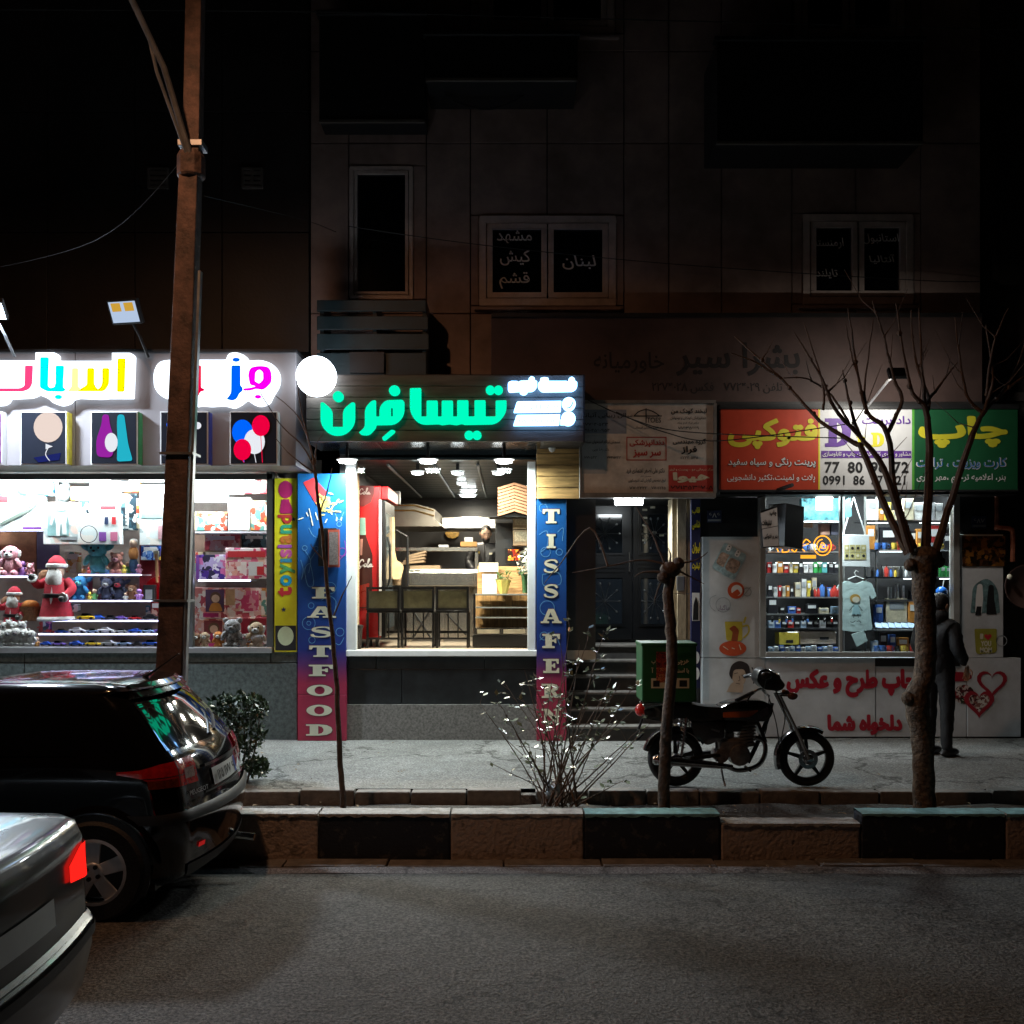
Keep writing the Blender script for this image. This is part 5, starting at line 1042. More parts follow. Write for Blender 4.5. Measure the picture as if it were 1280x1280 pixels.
# extractor hoods
hd = thing('extractor_hood', 'steel extractor hood with warm edges at the back left', 'hood', P(525, 650, 14.6)); Dh = 14.4
pr = [(X(z6(x, 0)[0], Dh), Z(z6(0, y)[1], Dh)) for x, y in ((330, 345), (500, 345), (606, 375), (610, 440), (655, 482), (330, 482))]
MB().prism(pr, Dh, Dh+1.6).build('canopy', mat('hood steel', (.22, .2, .17), .3, .8, .1), hd); 
for y_ in (352, 384): MB().tube([P(*z6(335, y_), Dh-.01), P(*z6(480, y_), Dh-.01), P(*z6(602, y_+34), Dh-.01)], .012, 6).build('edge_rail', mat('brass edge', (.7, .45, .15), .25, .9), hd)
h2 = thing('extractor_hood', 'wide steel hood panel at the back right reflecting the lamps', 'hood', P(585, 655, 15.6)); bx6(650, 425, 985, 486, 15.6, 1.2).build('canopy', m_steel, h2, bevel=.01); bx6(640, 484, 990, 492, 15.58, 1.2).build('lip', m_alu, h2)
tag(MB().sph(P(*z6(715, 525), 17.3), (.12, .02, .09), 10, 6).build('food_picture', mat('food print', (.7, .4, .1), .5, 0, .5, 40)), 'cut-out chips picture on the dark back wall', 'picture')
# pizza peel
pp = thing('pizza_peel', 'wooden pizza peel hanging beside the fridge', 'peel', P(495, 720, 13.0)); q = [(X(z6(x, 0)[0], 13), Z(z6(0, y)[1], 13)) for x, y in ((342, 425), (360, 425), (362, 640), (375, 690), (412, 720), (415, 745), (398, 808), (350, 808), (330, 720), (342, 690))]
MB().prism(q, 13, 13.025).build('blade', mat('peel wood', (.6, .42, .22), .6, 0, .2, 8), pp)
tag(bx6(335, 700, 390, 845, 13.1, .2).build('carton_column', mat('cardboard', (.36, .25, .15)), bevel=.004), 'tall brown carton beside the fridge door', 'box'); tag(bx6(350, 265, 392, 345, 13.4, .12).build('wall_unit', m_greyp, bevel=.006), 'small grey unit on the wall above the pizza peel', 'unit')
MBp = MB().tube([P(*z6(440, 545), 13.2), P(*z6(440, 850), 13.2)], .018, 8).tube([P(*z6(440, 545), 13.2), P(*z6(370, 505), 13.2)], .014, 8); tag(MBp.build('tap_column', m_black, smooth=True), 'black column with a bent arm on the kitchen counter', 'column')
# right side: wooden counter, display case
wc = thing('wooden_counter', 'pale wooden service counter at the right of the takeaway', 'counter', P(630, 800, 12.9)); Dw = 12.75
for k in range(5): bx6(870, 728+k*35, 1195, 761+k*35, Dw, .03).build('plank', m_wood, wc, bevel=.003)
bx6(872, 730, 1193, 900, Dw+.032, .5).build('core', m_wood, wc)
dc = thing('display_case', 'low glass display case with wooden back under the service counter', 'display case', P(627, 808, 12.2)); Dd = 12.15
for x in (845, 1180): bx6(x, 898, x+12, 1150, Dd, .02).build('upright', m_black, dc)
for y_ in (898, 978, 1040): bx6(857, y_, 1180, y_+8, Dd+.02, .4).build('glass_shelf', mat('shelf glass', (.55, .6, .58), .1, 0, .05), dc)
for k in range(7): bx6(860+k*45.6, 908, 904+k*45.6, 1105, Dd+.45, .02).build('back_board', mat('case back wood', (.5, .3, .12), .5, 0, .3, 4, stretch=(6, 6, 1)), dc)
bx6(845, 1108, 1195, 1150, Dd-.005, .45).build('base_tray', m_steel, dc); bx6(840, 1152, 1195, 1222, Dd, .42).build('base', m_black, dc)
for x in (870, 1030): bx6(x, 1116, x+135, 1142, Dd-.012, .006).build('tray_face', mat('tray face', (.7, .65, .5), .4), dc)
tag(bx6(900, 776, 990, 896, 12.6, .02).build('price_card', m_whp, bevel=.002), 'white upright price card on the display case', 'card'); tag(bx6(880, 706, 998, 762, 12.68, .02).build('receipt_papers', m_cream), 'cream order papers along the service counter edge', 'papers')
def leaves(mb, c, n, r, ls, seed, flat=.5):
    rr = random.Random(seed)
    for k in range(n):
        d = Vector((rr.gauss(0, 1), rr.gauss(0, 1), rr.gauss(0, 1))).normalized(); p = Vector(c)+Vector((d.x*r[0], d.y*r[1], d.z*r[2]))*rr.uniform(.4, 1)**.5
        a = Vector((rr.gauss(0, 1), rr.gauss(0, 1), rr.gauss(0, 1))).normalized(); b = a.cross(d+Vector((.1, .2, .3))).normalized(); l_ = ls*rr.uniform(.6, 1.3); w_ = l_*flat
        mb.add([p, p+a*l_*.5+b*w_*.5, p+a*l_, p+a*l_*.5-b*w_*.5], [(0, 1, 2, 3)])
    return mb
m_leaf = mat('leaf green', (.05, .12, .03), .5, 0, .3, 30)
pt = thing('wrapped_plant', 'small plant in yellow wrapping on the display case', 'plant', P(*z6(1030, 897), 12.55)); q = P(*z6(1028, 897), 12.55)
MB().lathe([(.045, 0), (.07, .06), (.1, .17), (.06, .14)], q, 7).build('wrapping', mat('yellow wrap', (.75, .6, .15), .5), pt); leaves(MB(), q+Vector((0, 0, .2)), 60, (.1, .08, .07), .07, 3, .25).build('foliage', m_leaf, pt)
vs_ = thing('flower_vase', 'glass vase of white flowers at the right jamb', 'vase', P(*z6(1165, 890), 12.4)); q = P(*z6(1165, 893), 12.4)
MB().lathe([(.035, 0), (.04, .1), (.05, .2), (.06, .23), (.05, .23)], q, 14).build('vase', mat('green glass', (.05, .12, .05), .1), vs_, smooth=True); leaves(MB(), q+Vector((0, 0, .36)), 120, (.1, .09, .18), .06, 4, .7).build('blossom', mat('white petals', (.75, .77, .7), .7), vs_); leaves(MB(), q+Vector((0, 0, .26)), 50, (.08, .07, .1), .07, 5, .3).build('foliage', m_leaf, vs_)
mo = thing('monitor', 'order screen with an orange picture on the service counter', 'monitor', P(*z6(1095, 720), 13)); bx6(1040, 612, 1150, 712, 13, .03).build('case', m_black, mo, bevel=.004); bx6(1058, 624, 1132, 692, 12.994, .004).build('screen', printmat('screen print', ['#f07020', '#401008', '#f0a040', '#802010', '#201008'], 22, 3, emit=1.2), mo); bx6(1080, 712, 1110, 730, 13.01, .02).build('stand', m_black, mo)
# pizza cartons stacked, folded
pz = []
for k in range(9):
    o = MB(); 
    for s in (-1, 1): o.obox(P(*z6(1098+s*50, 402-k*20), 12.6), (.215, .3, .03), (0, R_(17*s), 0))
    tag(o.build('pizza_box', mat('brown carton', (.3, .16, .09), .85, 0, .2, 9), bevel=.003), f'folded brown pizza box, {ORD[k]} from the bottom of the hanging stack', 'pizza box', 'folded pizza boxes')
tag(bx6(980, 422, 1088, 728, 13.1, .4).build('black_cabinet', m_black_pl, bevel=.006), 'tall matt black cabinet behind the order screen', 'cabinet')
for k, (a, b) in enumerate(((428, 500), (506, 600))):
    c_ = thing('notice_box', f'brown carton with printed label, {["upper", "lower"][k]} of two beside the black cabinet', 'box', P(*z6(1140, b), 12.8)); bx6(1090, a, 1195, b, 12.8, .25).build('carton', mat('cardboard', (.36, .25, .15)), c_, bevel=.004); bx6(1100, a+10, 1185, b-25, 12.795, .003).build('label', mat('tan label', (.5, .4, .26), .7, 0, .3, 50), c_)
bx6(940, 418, 1195, 424, 12.5, .5).build('carton_shelf', m_black, ff)
# hanging speaker lamp etc on ceiling
tag(MB().lathe([(.03, 0), (.05, -.04), (.02, -.08)], P(*z6(608, 160), 14.2), 10).build('smoke_detector', m_white), 'small white detector on the takeaway ceiling', 'detector')
# ================================================================ entrance with steps
en = thing('building_entrance', 'recessed apartment entrance with dark double door between takeaway and print shop', 'entrance', (X(790, F), 13, SW))
DE = 13.0
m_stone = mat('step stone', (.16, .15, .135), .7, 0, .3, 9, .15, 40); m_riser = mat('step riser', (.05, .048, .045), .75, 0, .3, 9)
xa, xb = X(708.5, F), X(872, F)
st = thing('entrance_steps', 'flight of six grey stone steps up to the entrance door', 'steps', (X(790, F), F+.6, SW))
n = 6; rh = (FZ-SW)/n
for i in range(n):
    y0 = F-.12+i*.2; z1 = SW+rh*(i+1)
    MB().box(xa, xb, y0+.03, DE+.02, SW-.05+rh*i, z1-.03).build('riser', m_riser, st)
    MB().box(xa, xb, y0, (y0+.235 if i < n-1 else DE+.02), z1-.029, z1).build('tread', m_stone, st, bevel=.006)
m_door = mat('black door enamel', (.006, .0065, .008), .3, .2, .15, 3); m_dgl = mat('door glass', (.01, .013, .017), .08, 0, 0, spec=.7)
def leafdoor(u0, u1, side):
    d = MB().rect(u0, 628, u1, 799.5, DE, .06).build('door_leaf', m_door, en, bevel=.008); w_ = u1-u0
    for (v0, v1) in ((640, 694), (720, 783)):
        fr_ = MB().rect(u0+w_*.14, v0, u1-w_*.14, v0+2.5, DE-.02, .02).rect(u0+w_*.14, v1-2.5, u1-w_*.14, v1, DE-.02, .02).rect(u0+w_*.14, v0+2.5, u0+w_*.14+2.5, v1-2.5, DE-.02, .02).rect(u1-w_*.14-2.5, v0+2.5, u1-w_*.14, v1-2.5, DE-.02, .02).build('panel_moulding', m_door, d)
        MB().rect(u0+w_*.14+3, v0+3, u1-w_*.14-3, v1-3, DE-.006, .005).build('door_pane', m_dgl, d)
        cx, cy = (u0+u1)/2, (v0+v1)/2; gl = MB()
        for k in range(10):
            a = 2*PI*k/10; p = P(cx+w_*.27*math.cos(a), cy+(v1-v0)*.36*math.sin(a), DE-.012); gl.tube([P(cx, cy, DE-.012), p], .004, 4); gl.sph(p, (.02, .006, .014), 6, 4, (0, a, 0))
        gl.build('grille_scroll', mat('grille metal', (.16, .165, .17), .3, .9, .2), d)
    for v in (704, 709, 714): MB().rect(u0+w_*.12, v, u1-w_*.12, v+1.6, DE-.014, .014).build('rail', m_door, d)
    return d
leafdoor(722, 790, 0); leafdoor(791, 845, 1)
MB().rect(708, 622, 721.5, 800, DE-.04, .1).build('door_frame', m_door, en); MB().rect(721.5, 622, 846, 627.5, DE-.04, .1).build('door_frame', m_door, en)
MB().tube([P(787, 715, DE-.05), P(787, 690, DE-.05)], .012, 6).build('door_handle', m_chrome, en)
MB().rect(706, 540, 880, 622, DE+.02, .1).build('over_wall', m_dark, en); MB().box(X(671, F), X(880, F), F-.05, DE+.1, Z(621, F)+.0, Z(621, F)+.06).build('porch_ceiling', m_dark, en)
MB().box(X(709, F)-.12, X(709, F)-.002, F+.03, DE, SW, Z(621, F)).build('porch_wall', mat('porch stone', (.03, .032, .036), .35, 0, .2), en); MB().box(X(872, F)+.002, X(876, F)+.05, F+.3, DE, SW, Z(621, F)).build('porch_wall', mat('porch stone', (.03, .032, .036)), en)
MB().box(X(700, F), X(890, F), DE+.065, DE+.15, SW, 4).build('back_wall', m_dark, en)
# bell labels
for k, (u, v) in enumerate(((803, 636), (813, 633), (803, 646), (803, 655), (802, 666), (815, 664), (803, 674), (824, 668))): MB().rect(u, v, u+6, v+2.6, DE-.01, .006).build('bell_plate', mat('bell plate', (.4, .38, .3), .4), en)
m_ds = mat('vertical sticker', (.25, .26, .28), .6)
for k in range(6): MB().rect(709.5, 630+k*9, 713, 636+k*9, DE-.046, .004).build('sticker', m_ds, en)
# beige pillar
pl = thing('stone_pillar', 'beige travertine pillar beside the entrance', 'pillar', P(856, 800, F+.1)); m_trav = mat('travertine', (.42, .34, .22), .7, 0, .25, 6, .2, 30, stretch=(4, 4, 1))
for k, (a, b) in enumerate(((840, 846), (846.6, 858), (858.6, 863))):
    for v0, v1 in ((623, 700), (700.6, 742), (742.6, 800)): MB().rect(a, v0, b, v1, F+.12+.03*(k != 1), .3).build('stone_block', m_trav, pl, bevel=.005)
MB().rect(846, 720, 855, 738, F+.1, .02).build('intercom', m_alu, pl, bevel=.004)
# navy banner with yellow writing
nb = thing('narrow_banner', 'narrow navy vertical banner with yellow Persian writing', 'sign', P(871, 860, F)); DN = F-.02; m_nav = mat('navy banner', (.015, .018, .07), .5, 0, .1); m_yin = mat('yellow ink', (.75, .65, .03), .5, 0, 0)
MB().rect(864, 624, 875.5, 860, DN, .05).build('panel', m_nav, nb)
for t, v0, v1 in (('قاب', 634, 643), ('شاسی', 650, 662), ('لیوان', 678, 692), ('تیشرت', 703, 713)): text('lettering', t, (865, v0, 875, v1), DN-.003, m_yin, nb, .03)
MB().rect(865, 741, 874.5, 776, DN-.004, .003).build('picture', m_whp, nb); decal('figure_print', rpoly([(866, 775), (867, 755, 3), (870, 745, 3), (873, 755, 3), (873, 775)]), DN-.006, m_ink, nb)
for v in (822, 842): decal('disc_print', circ(870, v, 4.5, 16, 8), DN-.004, m_whp, nb)
# porch tube lamp and bulb
tl = thing('porch_lamp', 'bright white tube lamp above the entrance door', 'lamp', P(786, 627, F+.25)); q = P(786, 627, F+.25)
MB().tube([P(769, 627, F+.25), P(803, 627, F+.25)], .04, 12).build('tube', emi('porch tube', (.9, .98, 1), 30), tl, smooth=True); MB().rect(767, 620, 805, 623.5, F+.2, .1).build('housing', m_white, tl)
arealight('porch_light', q+Vector((0, 0, -.06)), .35, 40, (.9, .97, 1), tl, (R_(-15), 0, 0), .08)
# clinic directory board
cbd = thing('clinic_board', 'unlit white board of clinic names over the entrance', 'sign', P(811, 622, 11.25)); DB = 11.25; m_bw = mat('dirty white board', (.64, .61, .57), .6, 0, .2, 4, .05)
MB().rect(727, 504, 893, 621, DB, .1).build('board', m_bw, cbd); 
for a in ((725, 500, 895, 504), (725, 616, 895, 622), (725, 504, 727.5, 616), (892, 504, 896, 616)): MB().rect(*a, DB-.03, .15).build('frame_rail', mat('board frame', (.3, .29, .28), .5, .4), cbd)
MB().rect(727.6, 512, 783, 542, DB-.003, .002).build('panel_print', mat('grey blue print', (.28, .33, .42), .6, 0, .1), cbd); MB().rect(727.6, 543, 758, 592, DB-.003, .002).build('panel_print', mat('pale blue print', (.42, .46, .5), .6, 0, .1), cbd)
z7 = zmap((720, 490), 190/1280); b7 = lambda a, b, c, d: (*z7((a, b)), *z7((c, d))); m_red7 = mat('brick red print', (.5, .06, .05), .6, 0, .1); DT = DB-.005
MB().rect(*b7(780, 616, 1166, 838), DB-.003, .002).build('panel_print', m_red7, cbd)
decal('border_print', [z7(p) for p in ((425, 378), (762, 378), (762, 576), (425, 576))], DT, m_red7, cbd, [[z7(p) for p in ((432, 385), (755, 385), (755, 569), (432, 569))]])
for t, b_, m_, bo in (('سالن زیبایی آتیانا', (65, 170, 475, 222), m_ink, .012), ('۷۷۶۴۰۵۳۳', (75, 258, 270, 285), m_ink, .01), ('۰۹۱۰۴۵۶۰۹۵۴', (65, 310, 285, 335), m_ink, .01), ('لبخند کودک من', (800, 138, 1100, 190), m_ink, .02), ('دندانپزشکی کودکان و نوجوانان', (795, 205, 1095, 238), m_ink, .01), ('دکتر لیلا کرم پناه', (855, 250, 1035, 275), m_ink, .008), ('۷۷۱۳۵۶۶۹', (858, 290, 1035, 315), m_ink, .008), ('دندانپزشکی', (450, 400, 745, 465), m_red7, .025), ('سر سبز', (480, 485, 715, 555), m_red7, .03), ('گروه مهندسی', (815, 390, 1095, 445), m_ink, .02), ('فراز', (885, 455, 1020, 525), m_ink, .03), ('۲۲۲۴۰۵۳۵', (880, 540, 1028, 565), m_ink, .01), ('سنجش تراکم استخوان نشاط', (70, 405, 370, 445), m_ink, .012), ('دکتر رضا عربی', (140, 470, 278, 500), m_ink, .01), ('۷۷۱۰۵۴۳', (68, 540, 175, 562), m_ink, .01), ('۷۷۴۱۵۲۳۳', (260, 540, 378, 562), m_ink, .01), ('دکتر علی اصغر اعتمادی فرد', (425, 640, 745, 690), m_ink, .014), ('فوق تخصص گوارش کبد اندوسکوپی', (440, 725, 755, 765), m_ink, .01), ('متخصص داخلی', (540, 700, 632, 718), m_ink, .006), ('۷۷۰۲۲۴۵', (635, 795, 755, 820), m_ink, .01), ('۷۷۰۲۲۲۲', (450, 795, 600, 820), m_ink, .008), ('مرکز درمانی مو ، پوست و لیزر', (785, 640, 1160, 668), m_cream, .008), ('هیوا', (815, 675, 1130, 765), m_cream, .04), ('۷۷۱۳۵۳۶۷-۸', (795, 785, 1155, 820), m_ink, .015), ('مجتمع پزشکی فرساد', (500, 285, 720, 318), m_ink, .01)):
    text('lettering', t, b7(*b_), DT, m_, cbd, bo)
stroke('dome_mark', [[z7(p) for p in ((490, 200), (530, 165), (590, 148), (650, 165), (700, 198))], [z7(p) for p in ((488, 202), (600, 202), (720, 202))], [z7(p) for p in ((590, 140), (590, 200), (590, 258))]], 1.3, DT, m_ink, cbd); text('lettering', 'TOES', b7(595, 215, 715, 258), DT, m_ink, cbd, .01)

# ================================================================ print shop
PD = F+.12
ps = thing('print_shop', 'print shop front with white vinyl wall and goods filled window', 'shopfront', (X(1080, PD), PD, SW))
m_vinyl = mat('white vinyl', (.62, .65, .68), .4, 0, .12, 3, .06, 6)
m_vin2 = mat('white vinyl dim', (.6, .6, .62), .42, 0, .14, 3, .06, 6)
for a in ((878, 671, 956, 822), (878, 823, 956, 921), (957, 822.5, 1094, 921), (1095, 822.5, 1208, 921), (1200, 668, 1254, 822), (1209, 822.5, 1276, 921)): MB().rect(*a, PD+rnd.uniform(0, .004), .12).build('vinyl_panel', m_vinyl, ps, bevel=.003)
MB().rect(876, 622, 957, 671, PD+.06, .1).build('dark_panel', m_dark, ps); MB().rect(1199, 600, 1280, 668, PD+.06, .1).build('dark_panel', m_dark, ps)
m_fr2 = mat('silver frame', (.5, .5, .48), .4, .5, .1)
MB().rect(950, 612, 957.5, 822, PD-.05, .12).build('frame_jamb', m_fr2, ps, bevel=.005); MB().rect(1192, 612, 1200, 822, PD-.05, .12).build('frame_jamb', m_fr2, ps, bevel=.005); MB().rect(957.5, 815.5, 1192, 821.5, PD-.07, .14).build('frame_sill', m_fr2, ps, bevel=.005)
MB().rect(1050, 612, 1053, 815, PD-.02, .05).build('mullion', m_fr2, ps)
MB().rect(957.5, 614, 1192, 815.5, PD+.03, .008).build('glass_pane', m_glass, ps)
# room
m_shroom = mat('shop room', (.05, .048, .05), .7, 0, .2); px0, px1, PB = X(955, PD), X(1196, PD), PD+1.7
pzf, pzc = Z(826, PD), Z(606, PD)
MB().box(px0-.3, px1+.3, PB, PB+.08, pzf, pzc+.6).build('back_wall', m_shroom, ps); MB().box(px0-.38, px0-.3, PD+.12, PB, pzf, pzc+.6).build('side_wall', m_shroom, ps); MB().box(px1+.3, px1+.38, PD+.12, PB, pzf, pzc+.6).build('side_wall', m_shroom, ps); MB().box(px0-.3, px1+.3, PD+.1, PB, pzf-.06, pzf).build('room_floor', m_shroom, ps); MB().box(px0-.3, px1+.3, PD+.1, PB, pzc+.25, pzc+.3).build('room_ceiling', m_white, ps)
for k, (u, D0, W) in enumerate(((1035, PD+.1, 80), (1130, PD+.5, 60))):
    t = thing('ceiling_tube', ['white tube lamp on the print shop ceiling at the left', 'white tube lamp on the print shop ceiling at the right'][k], 'lamp', (X(u, D0), D0, pzc+.2)); MB().box(X(u, D0)-.3, X(u, D0)+.3, D0-.04, D0+.04, pzc+.2, pzc+.25).build('housing', m_white, t); MB().box(X(u, D0)-.28, X(u, D0)+.28, D0-.03, D0+.03, pzc+.185, pzc+.199).build('diffuser', emi('print tube', (.9, .97, 1), 25), t)
    arealight('tube_lamp', (X(u, D0), D0, pzc+.17), .55, W, (.9, .97, 1), t, (0, 0, 0), .1)
bl = thing('bulb_panel', 'square bright lamp panel behind the top of the print shop window', 'lamp', P(1032, 630, PD+.3)); MB().rect(1021, 622, 1040, 637, PD+.3, .02).build('panel', emi('panel glow', (.85, 1, 1), 9), bl); MB().rect(1020, 621, 1041, 638, PD+.322, .01).build('backing', m_white, bl)
# fascia sign: red, white and green
sn = thing('print_shop_sign', 'red, white and green print shop sign board behind the bare tree', 'sign', P(1078, 612, 11.3)); DP = 11.3
m_sr, m_sw, m_sg = mat('sign red', (.55, .06, .025), .45, 0, .12, 2), mat('sign white', (.68, .69, .7), .45, 0, .1, 2), mat('sign green', (.015, .11, .045), .45, 0, .12, 2)
for a, m_ in (((901, 511, 1023, 612), m_sr), ((1025, 511, 1140, 612), m_sw), ((1143, 511, 1272, 612), m_sg)): MB().rect(*a, DP, .1).build('panel', m_, sn)
MB().rect(1023, 511, 1025, 612, DP-.001, .1).build('divider', m_yin, sn); MB().rect(1140, 511, 1143, 612, DP-.001, .1).build('divider', mat('green edge', (.1, .4, .05), .5), sn)
for a in ((899, 508, 1274, 511), (899, 612, 1274, 614)): MB().rect(*a, DP-.02, .14).build('frame_rail', m_dark, sn)
MB().rect(900, 505, 1274, 618, DP+.11, .3).build('sign_core', m_dark, sn)
z8 = zmap((900, 370), .296875); b8 = lambda a, b, c, d: (*z8((a, b)), *z8((c, d))); DQ = DP-.004
m_sy, m_pur = mat('sign yellow', (.72, .66, .04), .5, 0, .05), mat('sign purple', (.12, .04, .3), .5, 0, .05)
text('lettering', 'فتوکپی', b8(33, 515, 412, 645), DQ, m_sy, sn, .034); text('lettering', 'پرینت رنگی و سیاه سفید', b8(35, 680, 402, 722), DQ-.003, m_wpr, sn, .012); text('lettering_shadow', 'پرینت رنگی و سیاه سفید', b8(32, 679, 405, 725), DQ, m_ink, sn, .028); text('lettering', 'پلات و لمینت،تکثیر دانشجویی', b8(30, 750, 400, 785), DQ, m_wpr, sn, .01)
text('lettering', 'داد پرینت', b8(598, 505, 803, 552), DQ, m_pur, sn, .02)
slab('D', b8(442, 515, 552, 635), DQ, m_pur, sn, .003); slab('D', b8(636, 575, 692, 635), DQ, m_sy, sn, .003); slab('D', b8(575, 590, 615, 635), DQ, m_sy, sn, .003)
MB().rect(*b8(427, 652, 806, 682), DQ, .003).build('band_print', m_pur, sn); text('lettering', 'مشاور و مجری کلیه خدمات چاپ و تابلوسازی', b8(432, 655, 803, 680), DQ-.004, m_wpr, sn, .012)
def digits(s_, box, m_, bo):   # heavy digits spread over a width, gaps kept
    u0, v0, u1, v1 = box; n_ = len(s_); w_ = (u1-u0)/n_
    for k, ch in enumerate(s_):
        if ch != ' ': text('digit', ch, (u0+k*w_+(w_*.36 if ch == '1' else .3), v0, u0+(k+1)*w_-(w_*.36 if ch == '1' else .3), v1), DQ, m_, sn, bo)
digits('77 80 96 72', b8(440, 698, 795, 745), m_ink, .025); digits('0991 86 37 921', b8(432, 756, 790, 795), m_ink, .022)
text('lettering', 'چاپ', b8(835, 505, 1212, 640), DQ, m_sy, sn, .038); m_sb = mat('sign blue', (.05, .2, .5), .5, 0, .05)
text('lettering', 'کارت ویزیت ، تراکت', b8(830, 682, 1205, 728), DQ-.003, m_sb, sn, .01); text('lettering_shadow', 'کارت ویزیت ، تراکت', b8(826, 680, 1209, 731), DQ, m_wpr, sn, .025); text('lettering', 'بنر، اعلامیه ترحیم ،مهر فوری', b8(828, 748, 1203, 788), DQ, m_wpr, sn, .012)
# sign floodlight on an arm
fl = thing('sign_floodlight', 'small floodlight on a bent arm lighting the print shop sign', 'lamp', P(1115, 468, 10.6)); MB().tube([P(1085, 507, 11.25), P(1110, 476, 10.75), P(1118, 470, 10.6)], .014, 6).build('arm', m_alu, fl, smooth=True)
q = P(1122, 467, 10.5); M_ = Matrix.Translation(q) @ Euler((R_(55), 0, 0)).to_matrix().to_4x4(); MB().box(-.1, .1, -.06, .06, -.02, .03, M_).build('housing', m_dark, fl, bevel=.006); MB().box(-.085, .085, -.045, .045, -.026, -.021, M_).build('lens', emi('sign flood lens', (1, .95, .85), 10), fl)
arealight('sign_flood', M_ @ Vector((0, 0, -.035)), .22, 16, (1, .95, .86), fl, (R_(48), 0, 0), .14)
# number plates and stickers
m_np = mat('plate blue', (.05, .07, .16), .4)
for u, v, t in ((884, 638, '۶۸۶'), (1215, 645, '۶۸۷')):
    o = thing('house_number_plate', f'small blue house number plate {"left" if u < 1000 else "right"} of the print shop window', 'number plate', P(u+9, v+15, PD)); MB().rect(u, v, u+18, v+15, PD+.045, .012).build('plate', m_np, o, bevel=.002); text('number', t, (u+2, v+3, u+16, v+9), PD+.042, m_wpr, o, .01); MB().rect(u+1, v+11, u+17, v+13.5, PD+.042, .002).build('band', mat('plate band', (.4, .42, .45), .5), o)
# projecting black box sign
bb = thing('projecting_box_sign', 'black box sign with white Persian print faces hanging by the print window', 'sign', P(975, 680, F-.3)); 
M3 = Matrix.Translation(P(975, 655, F-.25)) @ Euler((0, R_(4), R_(40))).to_matrix().to_4x4()
MB().box(-.06, .28, -.12, .12, -.26, .22, M3).build('case', m_black, bb, bevel=.01)
zw = zmap((870, 600), .15625); w8 = lambda a, b, c, d: (*zw((a, b)), *zw((c, d))); DW = F-.52
for (pts, nm) in ((((518, 265), (648, 220), (655, 365), (528, 390)), 'upper'), (((530, 395), (655, 370), (662, 525), (540, 535)), 'lower')): decal('face', [zw(p) for p in pts], DW, mat('sign face white', (.6, .57, .55), .5, 0, .08), bb)
MB().prism([(X(p[0], DW), Z(p[1], DW)) for p in [zw(q_) for q_ in ((514, 250), (655, 205), (668, 530), (536, 545))]], DW+.008, DW+.07).build('face_case', m_black, bb)
text('lettering', 'چاپ', w8(590, 240, 645, 290), DW-.002, m_ink, bb, .03); text('lettering', 'تبلیغات', w8(525, 318, 605, 372), DW-.002, m_ink, bb, .03); text('lettering', 'بنر و فتوکپی', w8(538, 428, 652, 478), DW-.002, m_ink, bb, .025)
MB().tube([P(*zw((500, 130)), PD-.05), P(*zw((770, 40)), F-.6)], .022, 8).build('arm', m_dark, bb)
# posters and prints on the vinyl
DV = PD-.003
pr_ = lambda nm, pts, m_, k=0: decal(nm, pts, DV-.001*k, m_, ps, th=.001)
m_skin = mat('skin print', (.55, .42, .32), .6, 0, .1); m_hair = mat('hair print', (.03, .02, .02), .6, 0, 0); m_orp = mat('orange red print', (.6, .09, .03), .5, 0, .08); m_ylp = mat('mug yellow', (.62, .5, .06), .5, 0, .1); m_bep = mat('beige photo print', (.42, .3, .24), .5, 0, .4, 30)
def rotrect(cx, cy, w_, h_, a, r=2):
    a = R_(a); return rpoly([(cx+x*math.cos(a)-y*math.sin(a), cy+x*math.sin(a)+y*math.cos(a), r) for x, y in ((-w_/2, -h_/2), (w_/2, -h_/2), (w_/2, h_/2), (-w_/2, h_/2))])
for k, (cx, cy) in enumerate(((906, 698), (917, 705))):
    pr_('phone_case_print', rotrect(cx, cy, 19, 36, 27, 4), mat('case blue print', (.35, .5, .55), .4, 0, .3, 20), 1+k*4); pr_('photo_print', rotrect(cx-1, cy+2, 16, 17, 27, 5), m_bep, 2+k*4); pr_('camera_print', rotrect(cx+5, cy-13, 6, 8, 27, 2), m_wpr, 3+k*4); [pr_('camera_print', circ(cx+5+dx_, cy-13+dy_, .9, 8), m_ink, 4+k*4) for dx_, dy_ in ((.8, -2), (-.9, 1.6))]
pr_('badge_print', circ(920, 738, 10.5, 24), m_orp, 1); pr_('badge_print', circ(921, 738, 7, 20), m_wpr, 2); pr_('badge_print', rpoly([(914, 742, 2), (922, 736, 2), (926, 742, 2), (920, 746, 2)]), m_orp, 3)
stroke('mirror_print', [dd((934, 740), 5), [(928, 746), (938, 734)]], 1, DV-.001, m_greyp, ps); stroke('mirror_print', [[(895, 744), (888, 748), (888, 758), (894, 764)], dd((904, 756), 9)], .8, DV-.001, m_greyp, ps); text('lettering', 'ماگبار', (897, 756, 912, 764), DV-.001, mat('grey violet ink', (.2, .12, .2), .6, 0, 0), ps, .0)
pr_('mug_print', rpoly([(906, 777, 1), (928, 777, 1), (928, 801, 3), (908, 801, 3)]), m_ylp, 1); stroke('mug_print', [[(929, 783), (935, 782), (936, 790), (930, 797)]], 2, DV-.001, m_ylp, ps); pr_('animal_print', rpoly([(911, 786, 2), (918, 781, 3), (924, 788, 3), (922, 801, 1), (914, 801, 1), (916, 790, 2)]), mat('rust print', (.35, .08, .03), .5), 2); stroke('spoon_print', [[(930, 778), (932, 772)]], 2.5, DV-.001, m_ylp, ps, 1)
